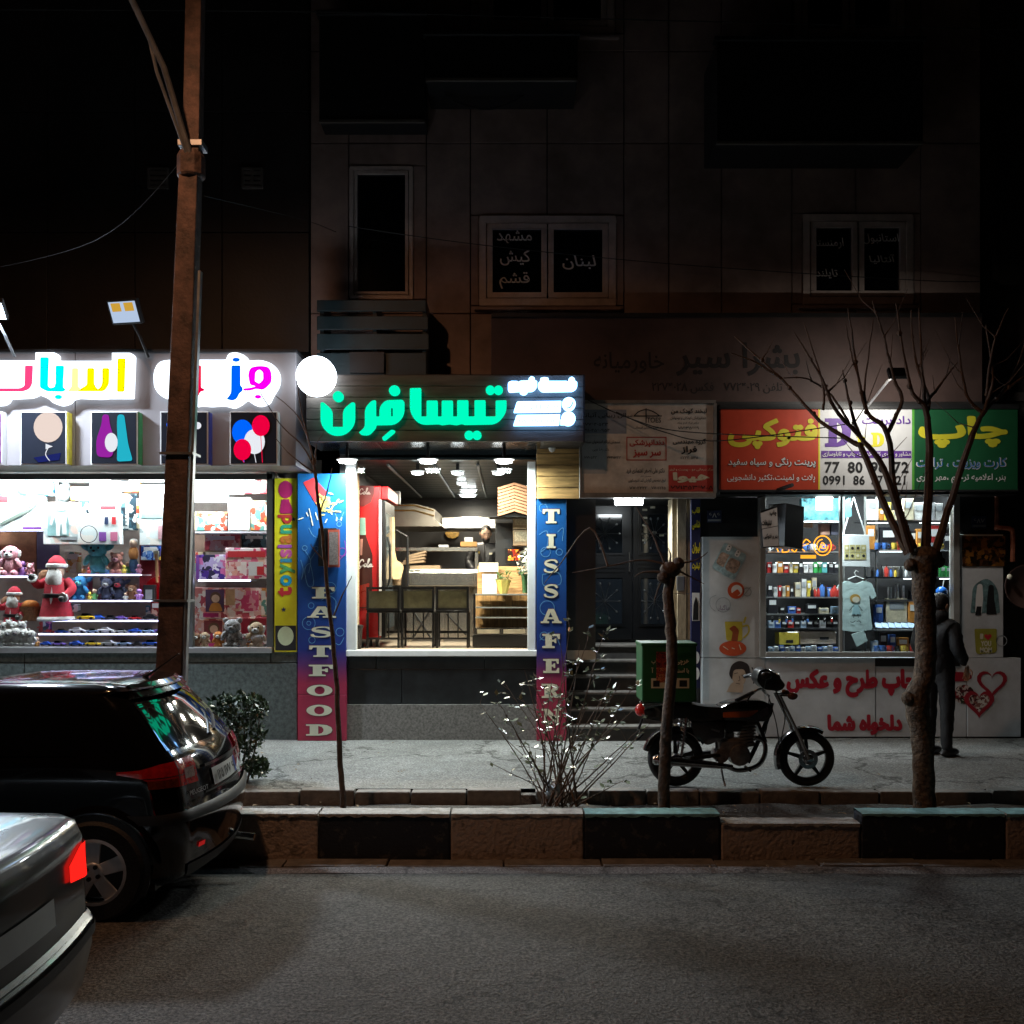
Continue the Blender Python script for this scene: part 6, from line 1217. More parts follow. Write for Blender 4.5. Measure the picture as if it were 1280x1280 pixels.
pr_('oval_print', circ(916, 810.5, 17, 28, 9.5), m_orp, 3); stroke('lettering', [[(904, 808), (910, 812)], [(915, 810), (918, 811)], [(924, 806), (926, 812)]], 1, DV-.006, m_cream, ps, 1)
# portrait
pr_('portrait_print', rpoly([(908, 865), (913, 855, 4), (921, 850, 2), (930, 856, 3), (928, 866)]), m_skin, 1); pr_('portrait_print', rpoly([(914, 836, 5), (926, 832, 5), (934, 840, 5), (931, 855, 5), (923, 860, 5), (915, 850, 5)]), m_skin, 2); pr_('portrait_print', rpoly([(911, 843, 3), (914, 831, 5), (924, 825, 6), (936, 830, 5), (938, 842, 3), (933, 844, 2), (930, 836, 4), (917, 837, 4), (915, 850, 2)]), m_hair, 3)
stroke('portrait_print', [[(918, 842), (922, 841)], [(927, 844), (931, 845)], [(920, 854), (925, 855)], [(924, 845), (925, 850), (923, 851)]], .7, DV-.006, m_hair, ps, 1)
m_tred = mat('vinyl red text', (.42, .012, .03), .5, 0, .06)
text('lettering', 'چاپ طرح و عکس', (983, 836, 1146, 872), DV-.001, m_tred, ps, .05); text('lettering', 'دلخواه شما', (1034, 893, 1128, 919), DV-.001, m_tred, ps, .05)
# right panel
MB().rect(1203, 670, 1257, 708, DV-.012, .01).build('photo_slate', printmat('dim photo print', ['#3a2410', '#6a4418', '#241408', '#8a5a24', '#50301c', '#181008'], 20, 5), ps, bevel=.004)
pr_('arch_print', rpoly([(1213, 766, 2), (1215, 748), (1216, 732, 10), (1234, 721, 14), (1247, 734, 10), (1250, 766, 2)]), mat('arch sky print', (.16, .28, .3), .5, 0, .4, 15), 1); pr_('figure_print', rpoly([(1219, 765), (1220, 745, 3), (1222, 730, 3), (1228, 730, 3), (1229, 748, 3), (1227, 766)]), m_wpr, 2); pr_('figure_print', rpoly([(1233, 768), (1234, 748, 2), (1236, 731, 4), (1242, 731, 4), (1243, 750, 2), (1246, 768)]), m_ink, 2); pr_('figure_print', rpoly([(1219, 769), (1221, 758), (1227, 758), (1226, 769)]), m_ink, 3)
pr_('mug_print', rpoly([(1218, 786, 2), (1246, 786, 2), (1246, 816, 5), (1220, 818, 5)]), mat('mug olive', (.36, .34, .05), .5, 0, .1), 1); stroke('mug_print', [dd((1252, 801), 6.5)], 1, DV-.001, m_greyp, ps); text('lettering', 'I', (1225, 792, 1229, 799), DV-.003, m_cream, ps, .05); text('lettering', 'YOU', (1226, 801, 1239, 808), DV-.003, m_cream, ps, .04); text('lettering', 'MOM', (1225, 809, 1240, 816), DV-.003, m_cream, ps, .04)
heart = lambda cx, cy, s_: [(cx+s_*.0625*16*math.sin(t)**3, cy-s_*.0625*(13*math.cos(t)-5*math.cos(2*t)-2*math.cos(3*t)-math.cos(4*t))) for t in [2*PI*k/26 for k in range(26)]]
pr_('heart_print', heart(1235, 796, 4.5), m_redp, 3)
m_hred = mat('heart red', (.36, .02, .035), .4, 0, .1)
decal('heart_print', heart(1240, 853, 19), DV-.001, m_hred, ps, [heart(1240, 852.5, 14)], .001); decal('heart_print', heart(1224, 878, 19), DV-.003, m_hred, ps, [heart(1224, 877.5, 13)], .001); pr_('photo_print', heart(1224, 877.5, 12.8), printmat('heart photo', ['#b8b0a8', '#6a2024', '#d8d0c8', '#401418', '#8a5a50'], 30, 3), 2); pr_('roses_print', circ(1205, 868, 13, 20, 12), printmat('rose photo', ['#8a2028', '#c8b8b0', '#501018', '#203018'], 30, 6), 1); pr_('oval_print', circ(1198, 846, 17, 24, 6), m_hred, 2)
MB().rect(1094, 823, 1200, 833, DV-.008, .007).build('dark_band', m_dark, ps)

# ---------------------------------------------------------------- goods behind the print shop window
ww = lambda x, y: (870+x*.15625, 600+y*.15625)
def rw(a, b, c, d): return (*ww(a, b), *ww(c, d))
m_ledge = mat('shelf dark edge', (.06, .06, .065), .4)
SH = PD+.55
for (u0, u1, v, m_, dep) in ((1000, 1053, 651, m_white, .4), (960, 1053, 689, m_alu, .45), (958, 1053, 716, m_ledge, .5), (958, 1048, 746, m_alu, .5), (958, 1051, 767, m_alu, .55), (958, 1051, 785, m_ledge, .6), (958, 1050, 814, m_ledge, .6), (1082, 1192, 650, m_ledge, .4), (1082, 1192, 687, m_alu, .45), (1085, 1192, 721, m_ledge, .45), (1085, 1192, 750, m_ledge, .5), (1090, 1192, 787, m_alu, .55), (1085, 1192, 815, m_ledge, .6)):
    MB().rect(u0, v, u1, v+1.8, SH-dep+.45, dep).build('shelf', m_, ps)
for u in (1054, 1081, 1095): MB().rect(u, 612, u+2, 815, SH, .03).build('shelf_post', m_fr2, ps)
for u0, u1, v in ((1085, 1120, 653), (1150, 1190, 653), (1100, 1150, 689), (1130, 1160, 723), (1175, 1190, 723), (970, 1010, 703), (1010, 1045, 703), (985, 1045, 790)): MB().rect(u0, v, u1, v+1.2, SH-.02, .02).build('shelf_led', emi('shelf led', (.9, .95, 1), 4), ps)
lab = {}
def good(u0, v0, u1, v1, D, m, desc, cat, name, dep=.1, bev=.003, kids=()):
    o = thing(name, desc, cat, (X((u0+u1)/2, D), D, Z(v1, D))); MB().rect(u0, v0, u1, v1, D, dep).build('body', m, o, bevel=bev)
    for (a, b, c, d, pm) in kids: MB().rect(u0+(u1-u0)*a, v0+(v1-v0)*b, u0+(u1-u0)*c, v0+(v1-v0)*d, D-.004, .003).build('print', pm, o)
    return o
G = SH-.05
m_tq2 = mat('teal packs', (.08, .4, .45), .4, 0, .4, 30)
good(985, 613, 1052, 620, G+.2, printmat('mint packs', ['#3fb4b0', '#d8f2f0', '#1c7a86', '#e8f6f4'], 30, 4), 'row of mint packets along the top of the print window', 'packets', 'packet_row')
good(1002, 623, 1051, 650, G+.25, mat('sea poster', (.1, .3, .35), .2, 0, .6, 8), 'glossy dark teal sea picture below the packets', 'picture', 'framed_picture')
for k, (a, b, c, d, m_, ds) in enumerate(((838, 335, 935, 380, (.4, .3, .2), 'tan label card'), (998, 350, 1070, 440, (.25, .14, .1), 'brown carton'), (1080, 350, 1145, 440, (.04, .04, .06), 'navy carton'))): good(*rw(a, b, c, d), G+.2, mat('good a%d' % k, m_, .5, 0, .2, 20), f'{ds} on the left shelf under the sea picture', 'box', 'small_box')
# packets rows
cset = {'red': (.5, .03, .03), 'white': (.75, .75, .75), 'orange': (.6, .25, .05), 'green': (.05, .4, .1), 'blue': (.06, .15, .5), 'black': (.02, .02, .025), 'yellow': (.7, .55, .08), 'cream': (.65, .58, .42), 'silver': (.5, .5, .52), 'teal': (.1, .4, .42), 'pale blue': (.4, .55, .75)}
def row(specs, vb, D, where, zone, w0):
    for k, (u, wd, h, c_) in enumerate(specs):
        good(u, vb-h, u+wd, vb, D+rnd.uniform(0, .05), mat('good '+c_, cset[c_], .4, 0, .15, 25), f'{c_} {w0}, {ORD[k]} from the left on the {where} of the {zone}', w0.split()[-1], w0.replace(' ', '_'), .07, .003, ((.15, .15, .85, .45, m_whp if c_ not in ('white', 'cream', 'silver') else m_greyp),))
row([(959, 6, 13, 'red'), (966, 5, 11, 'white'), (972, 7, 14, 'orange'), (980, 6, 9, 'red'), (987, 4, 13, 'cream'), (992, 6, 10, 'yellow'), (999, 5, 14, 'black'), (1005, 5, 10, 'white'), (1011, 5, 11, 'silver'), (1017, 5, 13, 'green'), (1023, 4, 14, 'green'), (1028, 6, 13, 'teal'), (1036, 6, 13, 'black'), (1043, 6, 12, 'black')], 716, G, 'packet shelf', 'left bay', 'packet')
row([(960, 6, 16, 'black'), (967, 5, 12, 'white'), (973, 4, 14, 'red'), (978, 4, 13, 'cream'), (983, 4, 14, 'orange'), (988, 4, 12, 'black'), (994, 7, 18, 'cream'), (1002, 6, 22, 'white'), (1009, 5, 20, 'yellow'), (1015, 6, 24, 'cream'), (1023, 8, 12, 'blue'), (1032, 7, 12, 'blue'), (1040, 8, 12, 'black')], 746, G, 'book shelf', 'left bay', 'small book')
row([(960, 12, 20, 'black'), (975, 6, 8, 'black'), (985, 10, 9, 'blue'), (996, 5, 7, 'red'), (1008, 14, 12, 'black'), (1024, 12, 7, 'cream'), (1040, 8, 9, 'pale blue')], 767, G-.04, 'gadget shelf', 'left bay', 'gadget box')
row([(961+k*8, 7, 9, c_) for k, c_ in enumerate(('pale blue', 'blue', 'black', 'red', 'black', 'pale blue', 'black', 'black', 'silver', 'black', 'black'))], 785, G-.08, 'wallet shelf', 'left bay', 'wallet')
good(974, 791, 999, 806, G-.1, mat('good yellow', cset['yellow']), 'yellow cash drawer box at the bottom of the left bay', 'box', 'drawer_box', .2, .005, ((.35, .6, .7, .85, m_ink),)); good(1000, 789, 1045, 805, G-.08, mat('beige device', (.5, .4, .32), .5), 'beige printer like box at the bottom of the left bay', 'box', 'device_box', .25, .005, ((.55, .45, .8, .65, m_ink),))
row([(961+k*6.8, 5.6, 5+(k % 3), c_) for k, c_ in enumerate(('pale blue', 'white', 'blue', 'white', 'pale blue', 'blue', 'white', 'pale blue', 'white', 'blue', 'pale blue', 'white', 'blue'))], 814, G-.14, 'bottom tray', 'left bay', 'trinket box')
# right bay
row([(1084, 14, 26, 'white'), (1100, 5, 14, 'orange'), (1106, 8, 22, 'yellow'), (1117, 8, 12, 'cream'), (1130, 12, 27, 'cream'), (1143, 12, 22, 'white'), (1157, 6, 20, 'black'), (1164, 5, 22, 'silver'), (1169, 10, 21, 'white')], 650, G, 'top shelf', 'right bay', 'ring binder')
row([(1084, 10, 30, 'orange'), (1091, 6, 12, 'cream'), (1101, 20, 28, 'black'), (1122, 10, 20, 'red'), (1134, 12, 24, 'black'), (1146, 12, 26, 'orange'), (1160, 18, 30, 'red'), (1180, 10, 20, 'black')], 687, G, 'picture shelf', 'right bay', 'photo frame')
row([(1105+k*6.1, 5.6, 13, 'white') for k in range(6)]+[(1176, 6, 14, 'green'), (1183, 6, 13, 'green')], 721, G, 'carton shelf', 'right bay', 'small carton')
row([(1112, 3, 16, 'silver'), (1121, 2.5, 20, 'white'), (1128, 3, 18, 'silver'), (1138, 8, 12, 'black'), (1178, 8, 14, 'black')], 750, G, 'trophy shelf', 'right bay', 'trophy')
row([(1094, 10, 22, 'blue'), (1108, 26, 30, 'cream'), (1136, 12, 26, 'orange'), (1150, 8, 12, 'pale blue')], 778, G, 'keepsake shelf', 'right bay', 'gift box')
for k in range(6): tag(MB().obox(P(1098+k*8.2, 782, G-.12), (.075, .012, .085), (R_(-50), R_(8), 0)).build('display_card', mat('good pale blue', cset['pale blue']), bevel=.002), f'pale blue display card, {ORD[k]} from the left in the tilted row', 'card', 'tilted display cards')
row([(1090, 8, 14, 'pale blue'), (1100, 9, 24, 'black'), (1112, 8, 22, 'blue'), (1122, 14, 18, 'orange'), (1138, 7, 10, 'white'), (1148, 8, 12, 'pale blue'), (1158, 8, 9, 'white'), (1168, 9, 12, 'blue'), (1180, 8, 10, 'white')], 815, G-.1, 'bottom shelf', 'right bay', 'crystal block')
# neon sign
ne = thing('neon_sign', 'orange neon sign with a ring and handwriting behind the print window', 'sign', P(1000, 690, PD+.15)); DNE = PD+.15; e_ne = emi('orange neon', (1, .32, .02), 3)
def neon(lines, r=.0065):
    mb = MB()
    for l in lines: mb.tube(smooth_line([P(*ww(*p), DNE) for p in l], 4), r, 5)
    return mb.build('neon_tube', e_ne, ne, smooth=True)
neon([[(1012+70*math.cos(a), 525+78*math.sin(a)) for a in [2*PI*k/18 for k in range(19)]]]); neon([[(1012+45*math.cos(a), 525+50*math.sin(a)) for a in [2*PI*k/12 for k in range(10)]]]); neon([[(985, 560), (1010, 500), (1040, 545), (1000, 540), (1030, 510)]])
neon([[(640, 530), (660, 575), (650, 540), (700, 530), (690, 575), (740, 570), (745, 540), (790, 575), (820, 535), (870, 570)]]); neon([[(700, 500), (730, 480), (760, 515), (800, 475), (840, 515), (880, 475), (915, 500)]]); neon([[(720, 520), (780, 505), (830, 530), (900, 510)]]); neon([[(760, 560), (800, 545), (850, 545)]])
MB().rect(*rw(838, 600, 960, 628), DNE, .01).build('lit_plate', emi('neon plate', (1, .4, .03), 1.6), ne)
# tote bag and T-shirt hung outside
m_tote = mat('tote canvas', (.7, .74, .76), .8, 0, .06, 10, .2, 80)
tb = thing('tote_bag', 'white canvas tote bag with a grid of small faces hanging in the print window', 'bag', P(1069, 708, PD-.1)); DTB = PD+.4
q = [(X(u, DTB), Z(v, DTB)) for u, v in ((1050.5, 668), (1086.5, 668.5), (1088, 709), (1051, 708))]; MB().prism(q, DTB, DTB+.03).build('pouch', m_tote, tb, bevel=.006)
for a, b in (((1053.5, 669), (1067, 622)), ((1082, 669), (1067, 622))): MB().tube([P(*a, DTB+.01), P((a[0]+b[0])/2, (a[1]+b[1])/2, DTB-.005), P(*b, DTB+.03)], .02, 6, flat=.25).build('strap', m_tote, tb)
for i in range(4):
    for j in range(2):
        u = 1055.5+i*7; v = 681+j*9.5; MB().rect(u, v, u+6.2, v+8.8, DTB-.005, .003).build('print_square', mat('print ochre', (.5, .45, .2), .6, 0, .1), tb); decal('face_print', circ(u+3.1, v+4.2, 1.8, 10), DTB-.008, m_ink if (i+j) % 3 else m_cream, tb)
MB().tube([P(1067, 622, DTB+.03), P(1067, 612, DTB+.05)], .01, 5).build('hook', m_dark, tb)
th_ = thing('t_shirt', 'pale mint T-shirt with a girl drawing hanging on a hanger', 'T-shirt', P(1070, 790, PD-.12)); DTS = PD+.4; m_ts = mat('mint jersey', (.5, .66, .66), .85, 0, .08, 9, .3, 14)
pts = rpoly([(1060, 725.5, 3), (1066, 729, 4), (1073, 729, 4), (1080, 725.5, 3), (1090, 729, 3), (1096, 745, 2), (1090, 749.5, 1), (1086.5, 743, 3), (1088, 765), (1091, 787, 3), (1070, 790, 8), (1052, 788, 2), (1054, 762), (1053.5, 743, 3), (1048, 747, 1), (1042, 744.5, 2), (1049, 730, 3)])
mb = MB().prism([(X(u, DTS), Z(v, DTS)) for u, v in pts], DTS, DTS+.035); mb.build('body', m_ts, th_, bevel=.008)
DG = DTS-.004; decal('hair_print', circ(1069, 748, 6.5, 18, 5.5), DG, mat('ochre ink', (.4, .24, .05), .7, 0, 0), th_); decal('face_print', circ(1070, 749.5, 4.6, 16, 3.8), DG-.002, mat('face ink', (.62, .6, .5), .7, 0, 0), th_); decal('dress_print', [(1067, 756), (1073, 756), (1076, 768), (1065, 768)], DG, mat('dress ink', (.3, .5, .55), .7, 0, 0), th_)
stroke('line_print', [[(1067, 757), (1062, 763)], [(1073, 757), (1078, 763)], [(1068, 768), (1067, 772)], [(1072, 768), (1073, 772)], [(1063, 777), (1066, 778), (1069, 776)], [(1071, 777), (1074, 776), (1076, 778)]], .7, DG-.001, m_ink, th_, 2)
MB().tube([P(1060, 724, DTS+.01), P(1070, 720, DTS+.01), P(1080, 724, DTS+.01)], .008, 6).build('hanger', m_white, th_); MB().tube([P(1070, 720, DTS+.01), P(1068, 716, DTS+.01), P(1070, 713, DTS+.01), P(1073, 715, DTS+.01)], .005, 6).build('hook', m_white, th_)
tg = tag(MB().prism([(X(u, DTS), Z(v, DTS)) for u, v in ((1064, 793), (1080, 788), (1085, 801), (1071, 809))], DTS, DTS+.012).build('cloth_patch', m_ts, bevel=.004), 'small square mint cloth hanging tilted below the T-shirt', 'cloth')
cg2 = tag(MB().prism([(X(u, PD+.25), Z(v, PD+.25)) for u, v in ((1056, 626), (1063, 622), (1065, 645), (1058, 648))], PD+.25, PD+.28).build('hanging_cloth', mat('teal cloth', (.12, .32, .36), .8)), 'teal cloth hanging at the top middle of the print window', 'cloth')
bh = thing('blue_helmet', 'shiny blue ball toy behind the standing person', 'ball', P(1178, 745, PD+.1)); MB().sph(P(1177, 740, PD+.1), .065, 14, 10).build('ball', mat('blue gloss', (.02, .15, .6), .2), bh, smooth=True); MB().tube([P(1180, 725, PD+.1), P(1178, 735, PD+.1)], .006, 5).build('string', m_white, bh)
# right edge: gas pipe and round dish
gp = tag(MB().tube(smooth_line([P(1246, 560, PD+.1), P(1246, 652, PD), P(1247, 659, PD-.05), P(1262, 661, PD-.06), P(1266, 668, PD-.06), P(1266, 702, PD-.05)], 5), .028, 8).build('gas_pipe', mat('rusty pipe', (.32, .1, .05), .6, 0, .4, 12), smooth=True), 'rusty bent pipe on the wall right of the print shop', 'pipe')
rd = thing('round_dish', 'dark round dish shape at the right edge above the heart prints', 'dish', P(1283, 735, PD-.3)); MB().lathe([(.02, .06), (.2, .04), (.24, 0), (.25, 0), (.24, .03), (.2, .07)], P(1284, 733, PD-.3), 24, 'y').build('dish', mat('dish metal', (.16, .1, .09), .5, .3, .2), rd, smooth=True); MB().sph(P(1262, 721, PD-.32), .03, 8, 6).build('bolt', m_cream, rd)
MB().tube([P(1284, 733, PD-.26), P(1290, 733, PD+.3)], .03, 8).build('bracket', m_dark, rd)
# loose mugs, bottles and key rings among the goods
m_cer = [mat('glaze '+n, c, .2, 0, .05) for n, c in (('white', (.75, .76, .78)), ('blue', (.08, .2, .55)), ('yellow', (.7, .5, .08)), ('red', (.5, .05, .04)), ('black', (.02, .02, .022)))]
rq = random.Random(31); nmc = ['white', 'blue', 'yellow', 'red', 'black']
def mug(u, v, D, h, ci, where, k):
    p = P(u, v, D); r = h*.42; t = thing('mug', f'{nmc[ci]} glazed mug, {ORD[k]} from the left along the {where}', 'mug', p, group='mugs in the print window')
    MB().lathe([(r*.85, 0), (r, h*.1), (r, h), (r*.9, h), (r*.88, h*.15)], p, 14).build('cup', m_cer[ci], t, smooth=True); MB().tube([p+Vector((r*.95, 0, h*.8)), p+Vector((r*1.6, 0, h*.7)), p+Vector((r*1.6, 0, h*.35)), p+Vector((r*.95, 0, h*.22))], h*.07, 6).build('handle', m_cer[ci], t, smooth=True)
def bottle(u, v, D, h, ci, where, k):
    p = P(u, v, D); r = h*.2; t = thing('bottle', f'{nmc[ci]} bottle, {ORD[k]} from the left along the {where}', 'bottle', p, group='bottles in the print window')
    MB().lathe([(r, 0), (r, h*.6), (r*.5, h*.78), (r*.4, h*.9)], p, 12).build('flask', m_cer[ci], t, smooth=True); MB().lathe([(r*.45, h*.9), (r*.45, h), (r*.2, h)], p, 10).build('cap', m_chrome, t)
for k in range(8): mug(962+k*11+rq.uniform(-2, 2), 689, G-.02, .085, rq.randrange(5), 'shelf behind the neon sign', k)
for k in range(9): bottle(1015+k*4.2+rq.uniform(-1, 1), 746, G-.1, rq.uniform(.1, .17), rq.randrange(5), 'left book shelf front', k)
for k in range(8): mug(1096+k*11+rq.uniform(-2, 2), 687, G-.1, .08, rq.randrange(5), 'right picture shelf front', k)
for k in range(8): bottle(1090+k*6+rq.uniform(-1, 1), 721, G-.05, rq.uniform(.08, .14), rq.randrange(5), 'right carton shelf', k)
for k in range(7): mug(1094+k*9+rq.uniform(-2, 2), 815, G-.22, .075, rq.randrange(5), 'right bottom shelf front', k)
for k in range(9):
    u = 964+k*9.5+rq.uniform(-2, 2); v = 769+rq.uniform(0, 2); D = G-.12; t = thing('key_ring', f'hanging key ring, {ORD[k]} from the left under the gadget shelf', 'key ring', P(u, v+6, D), group='key rings on hooks'); c = P(u, v+2, D)
    MB().tube([c+Vector((.012*math.cos(a), 0, .012*math.sin(a))) for a in [2*PI*j/8 for j in range(8)]], .002, 4, True).build('ring', m_chrome, t); MB().obox(c+Vector((0, 0, -.035)), (.024, .008, .04), (0, rq.uniform(-.3, .3), 0)).build('fob', m_cer[rq.randrange(5)], t, bevel=.003)
# ================================================================ street pole with lamp
m_rust = mat('rusty pole paint', (.125, .078, .066), .8, 0, .5, 7, .4, 40); m_galv = mat('galvanised', (.3, .31, .32), .45, .7, .2)
DPo = 8.42
po = thing('utility_pole', 'rust brown steel street pole with lamp arm beside the parked hatchback', 'pole', (X(211, DPo), DPo, .15))
def taper(a, b, w0, w1, d0, d1):
    a, b = Vector(a), Vector(b); v = []
    for p, w_, d_ in ((a, w0, d0), (b, w1, d1)): v += [p+Vector((-w_, -d_, 0)), p+Vector((w_, -d_, 0)), p+Vector((w_, d_, 0)), p+Vector((-w_, d_, 0))]
    return MB().add(v, [(0, 1, 5, 4), (1, 2, 6, 5), (2, 3, 7, 6), (3, 0, 4, 7), (3, 2, 1, 0), (4, 5, 6, 7)])
pb = P(208, 728+(H-.1)*1280/DPo, DPo); pm_ = P(239, 205, DPo); ptop = P(249, -260, DPo)
taper(pb, pm_, .115, .075, .1, .075).build('lower_column', m_rust, po, bevel=.008)
taper(pm_+Vector((.01, 0, -.05)), ptop, .068, .06, .065, .06).build('upper_column', m_rust, po, bevel=.006)
taper(pb+Vector((.128, -.06, 0)), pm_+Vector((.09, -.05, -.9)), .012, .01, .03, .03).build('edge_channel', m_galv, po)
MB().lathe([(.1, -.12), (.115, -.1), (.115, .05), (.09, .1)], pm_+Vector((0, 0, .0)), 12).build('collar', m_rust, po, bevel=.004); MB().obox(P(241, 183, DPo), (.2, .17, .05)).build('clamp', m_galv, po, bevel=.004)
for z_ in (1.9, 3.1): MB().obox(pb.lerp(pm_, (z_-.1)/(pm_.z-.1))+Vector((.0, 0, 0)), (.27, .22, .02)).build('strap', m_galv, po)
MB().tube([P(238, 195, DPo-.08), P(205, 85, DPo-.3), P(165, 0, DPo-.7), Vector((-3.05, 6.7, 7.3)), Vector((-3.15, 6.1, 7.62))], .025, 8).build('lamp_arm', m_galv, po, smooth=True); MB().tube([P(236, 200, DPo-.08), P(196, 90, DPo-.33), P(185, 42, DPo-.45)], .014, 8).build('arm_stay', m_galv, po, smooth=True)
lm = Vector((-3.18, 5.75, 7.66)); MB().sph(lm, (.16, .3, .07), 16, 8, (-.15, 0, 0)).build('lamp_head', m_galv, po, smooth=True); MB().sph(lm+Vector((-.02, 0, -.04)), (.11, .2, .05), 14, 8, (-.15, 0, 0)).build('lamp_glass', emi('sodium glass', (1, .45, .1), 20), po, smooth=True)
sl = bpy.data.lights.new('street_lamp_light', 'SPOT'); sl.energy = 470; sl.color = (1, .5, .26); sl.spot_size = R_(165); sl.spot_blend = .6; sl.shadow_soft_size = .12
slo = bpy.data.objects.new('street_lamp_light', sl); COL.objects.link(slo); slo.location = lm+Vector((0, 0, -.12)); par(slo, po)
# overhead wires
cable([(240, 186, DPo), (120, 300, 9.5), (-60, 345, 11)], .0028, 'thin wire running from the pole to the toy shop roof', n=10); cable([(255, 245, DPo), (380, 275, 10.5), (420, 290, 11.8)], .003, 'thin wire running right from the pole to the dark wall')
cable([(-40, 12, 10), (400, 15, 10.4), (840, 26, 10.8), (1300, 38, 11)], .006, 'long wire crossing the upper windows'); cable([(436, 283, 11.8), (600, 306, 11.8), (840, 330, 11.8), (1140, 350, 11.8), (1240, 352, 11.9)], .005, 'long thin wire crossing the lettered windows')
cable([(735, 500, 11.1), (790, 524, 11), (860, 540, 10.9), (1060, 548, 10.6)], .006, 'upper black wire sagging across the clinic board'); cable([(770, 515, 11.1), (830, 540, 11), (900, 551, 10.9), (1060, 530, 10.6)], .006, 'lower black wire sagging across the clinic board')

# ================================================================ trees and shrubs
m_bark = mat('pale bark', (.15, .105, .07), .9, 0, .55, 22, 1, 38); m_twig = mat('twig bark', (.13, .085, .06), .85, 0, .3, 20, .3, 50); m_bark2 = mat('dark bark', (.11, .075, .055), .9, 0, .4, 16, .7, 45)
def limb(mb, pts, r0, r1, n=7, D=8.45, wob=0., seed=0, sub=5):
    rr = random.Random(seed); q = []
    for i, p in enumerate(pts):
        q.append(P(p[0], p[1], D+(p[2] if len(p) > 2 else 0)))
    q = smooth_line(q, sub); k = len(q)
    q = [p+Vector((rr.uniform(-wob, wob), rr.uniform(-wob, wob), 0)) for p in q]
    mb.tube(q, [r0+(r1-r0)*i/(k-1) for i in range(k)], n)
    return q
tr = thing('pollarded_tree', 'bare pollarded tree with rising whip branches in front of the print shop', 'tree', P(1156, 1010, 8.45))
tm = MB(); c8 = lambda x, y, d=0: (*z8((x, y)), d)
q = smooth_line([P(1156, 1030, 8.45), P(1155, 990, 8.45), P(1153, 930, 8.44), P(1146, 875, 8.43), P(1156, 840, 8.45), P(1157, 780, 8.45), P(1154, 730, 8.45), P(1157, 700, 8.45)], 8)
rs = [.105, .09, .085, .098, .085, .083, .09, .115]; k = len(q); rr_ = []
for i in range(k):
    t = i/(k-1)*(len(rs)-1); a = int(min(t, len(rs)-2)); rr_.append((rs[a]*(1-(t-a))+rs[a+1]*(t-a))*(1+rnd.uniform(-.025, .025)))
tm.tube(q, rr_, 12); tm.sph(P(1157, 697, 8.45), (.13, .12, .1), 12, 8); tm.sph(P(1138, 706, 8.42), .055, 8, 6); tm.sph(P(1174, 703, 8.42), .05, 8, 6); tm.sph(P(1135, 873, 8.4), .06, 8, 6)
tm.v = [(x+.004*math.sin(z*31+y*9), y+.004*math.sin(z*23+x*13), z) for x, y, z in tm.v]
tm.build('trunk', m_bark, tr, smooth=True)
BR = [([c8(790, 1085), c8(700, 900, .05), c8(600, 650, .1), c8(565, 618, .12), c8(420, 525, .2), c8(260, 350, .3), c8(60, 170, .4)], .036, .006), ([c8(260, 350, .3), c8(150, 280, .3), c8(45, 240, .28)], .012, .004), ([c8(800, 1078, -.05), c8(690, 730, -.1), c8(590, 590, -.12), c8(545, 450, -.1), c8(515, 310, -.1)], .032, .005), ([c8(590, 590, -.12), c8(480, 470, -.2), c8(430, 350, -.25), c8(310, 150, -.3)], .02, .005), ([c8(815, 1065, .04), c8(740, 850, .1), c8(705, 580, .12), c8(620, 490, .15), c8(580, 330, .2), c8(540, 50, .2)], .034, .005), ([c8(705, 580, .12), c8(765, 440, .1), c8(730, 340, .1), c8(690, 170, .05), c8(640, 20, 0)], .02, .005), ([c8(865, 1065), c8(882, 700), c8(865, 480, -.05), c8(800, 380, -.08), c8(740, 30, -.1)], .042, .005), ([c8(868, 490, -.05), c8(880, 430), c8(820, 260, .05), c8(805, 60, .1)], .02, .005), ([c8(875, 440), c8(930, 370, .1), c8(1000, 280, .2)], .016, .004), ([c8(866, 470), c8(850, 300, -.1), c8(838, 50, -.1)], .018, .005), ([c8(905, 1082, -.02), c8(960, 900, -.05), c8(1050, 620, -.1), c8(1110, 490, -.1), c8(1200, 400, -.1), c8(1290, 330, -.1)], .036, .006), ([c8(1108, 495, -.1), c8(1045, 430, -.05), c8(1015, 300), c8(990, 90)], .018, .005), ([c8(1110, 490, -.1), c8(1150, 340, -.15), c8(1120, 120, -.2)], .016, .005), ([c8(1122, 420, -.1), c8(1150, 210, -.2), c8(1215, 50, -.25)], .013, .004), ([c8(620, 490, .15), c8(610, 380, .2), c8(645, 100, .25)], .013, .004), ([c8(432, 480, -.2), c8(430, 360, -.2), c8(350, 110, -.2)], .012, .004), ([c8(580, 330, .2), c8(555, 250, .2), c8(530, 120, .15)], .01, .004), ([c8(545, 540, -.1), c8(470, 420, -.1), c8(370, 350, -.15), c8(270, 345, -.2)], .012, .004), ([c8(1190, 405, -.1), c8(1250, 300, -.1), c8(1290, 180, -.1)], .014, .005)]
for i, (pts, a, b) in enumerate(BR):
    mb = MB(); q = limb(mb, pts, a, b, 7, 8.45, .004, i)
    rr = random.Random(i+50)
    for k in range(3, len(q)-2, 3):      # buds and stubs
        mb.sph(q[k]+Vector((rr.uniform(-.01, .01), 0, 0)), a*.5+.004, 6, 4)
        if rr.random() < .42:
            d = Vector((rr.uniform(-1, 1), rr.uniform(-1, 1), rr.uniform(.3, 1))).normalized(); l_ = rr.uniform(.5, 1.5); mb.tube([q[k], q[k]+d*.12*l_, q[k]+d*.28*l_+Vector((0, 0, .1*l_))], [.006, .004, .002], 5)
    mb.build('branch', m_twig, tr, smooth=True)
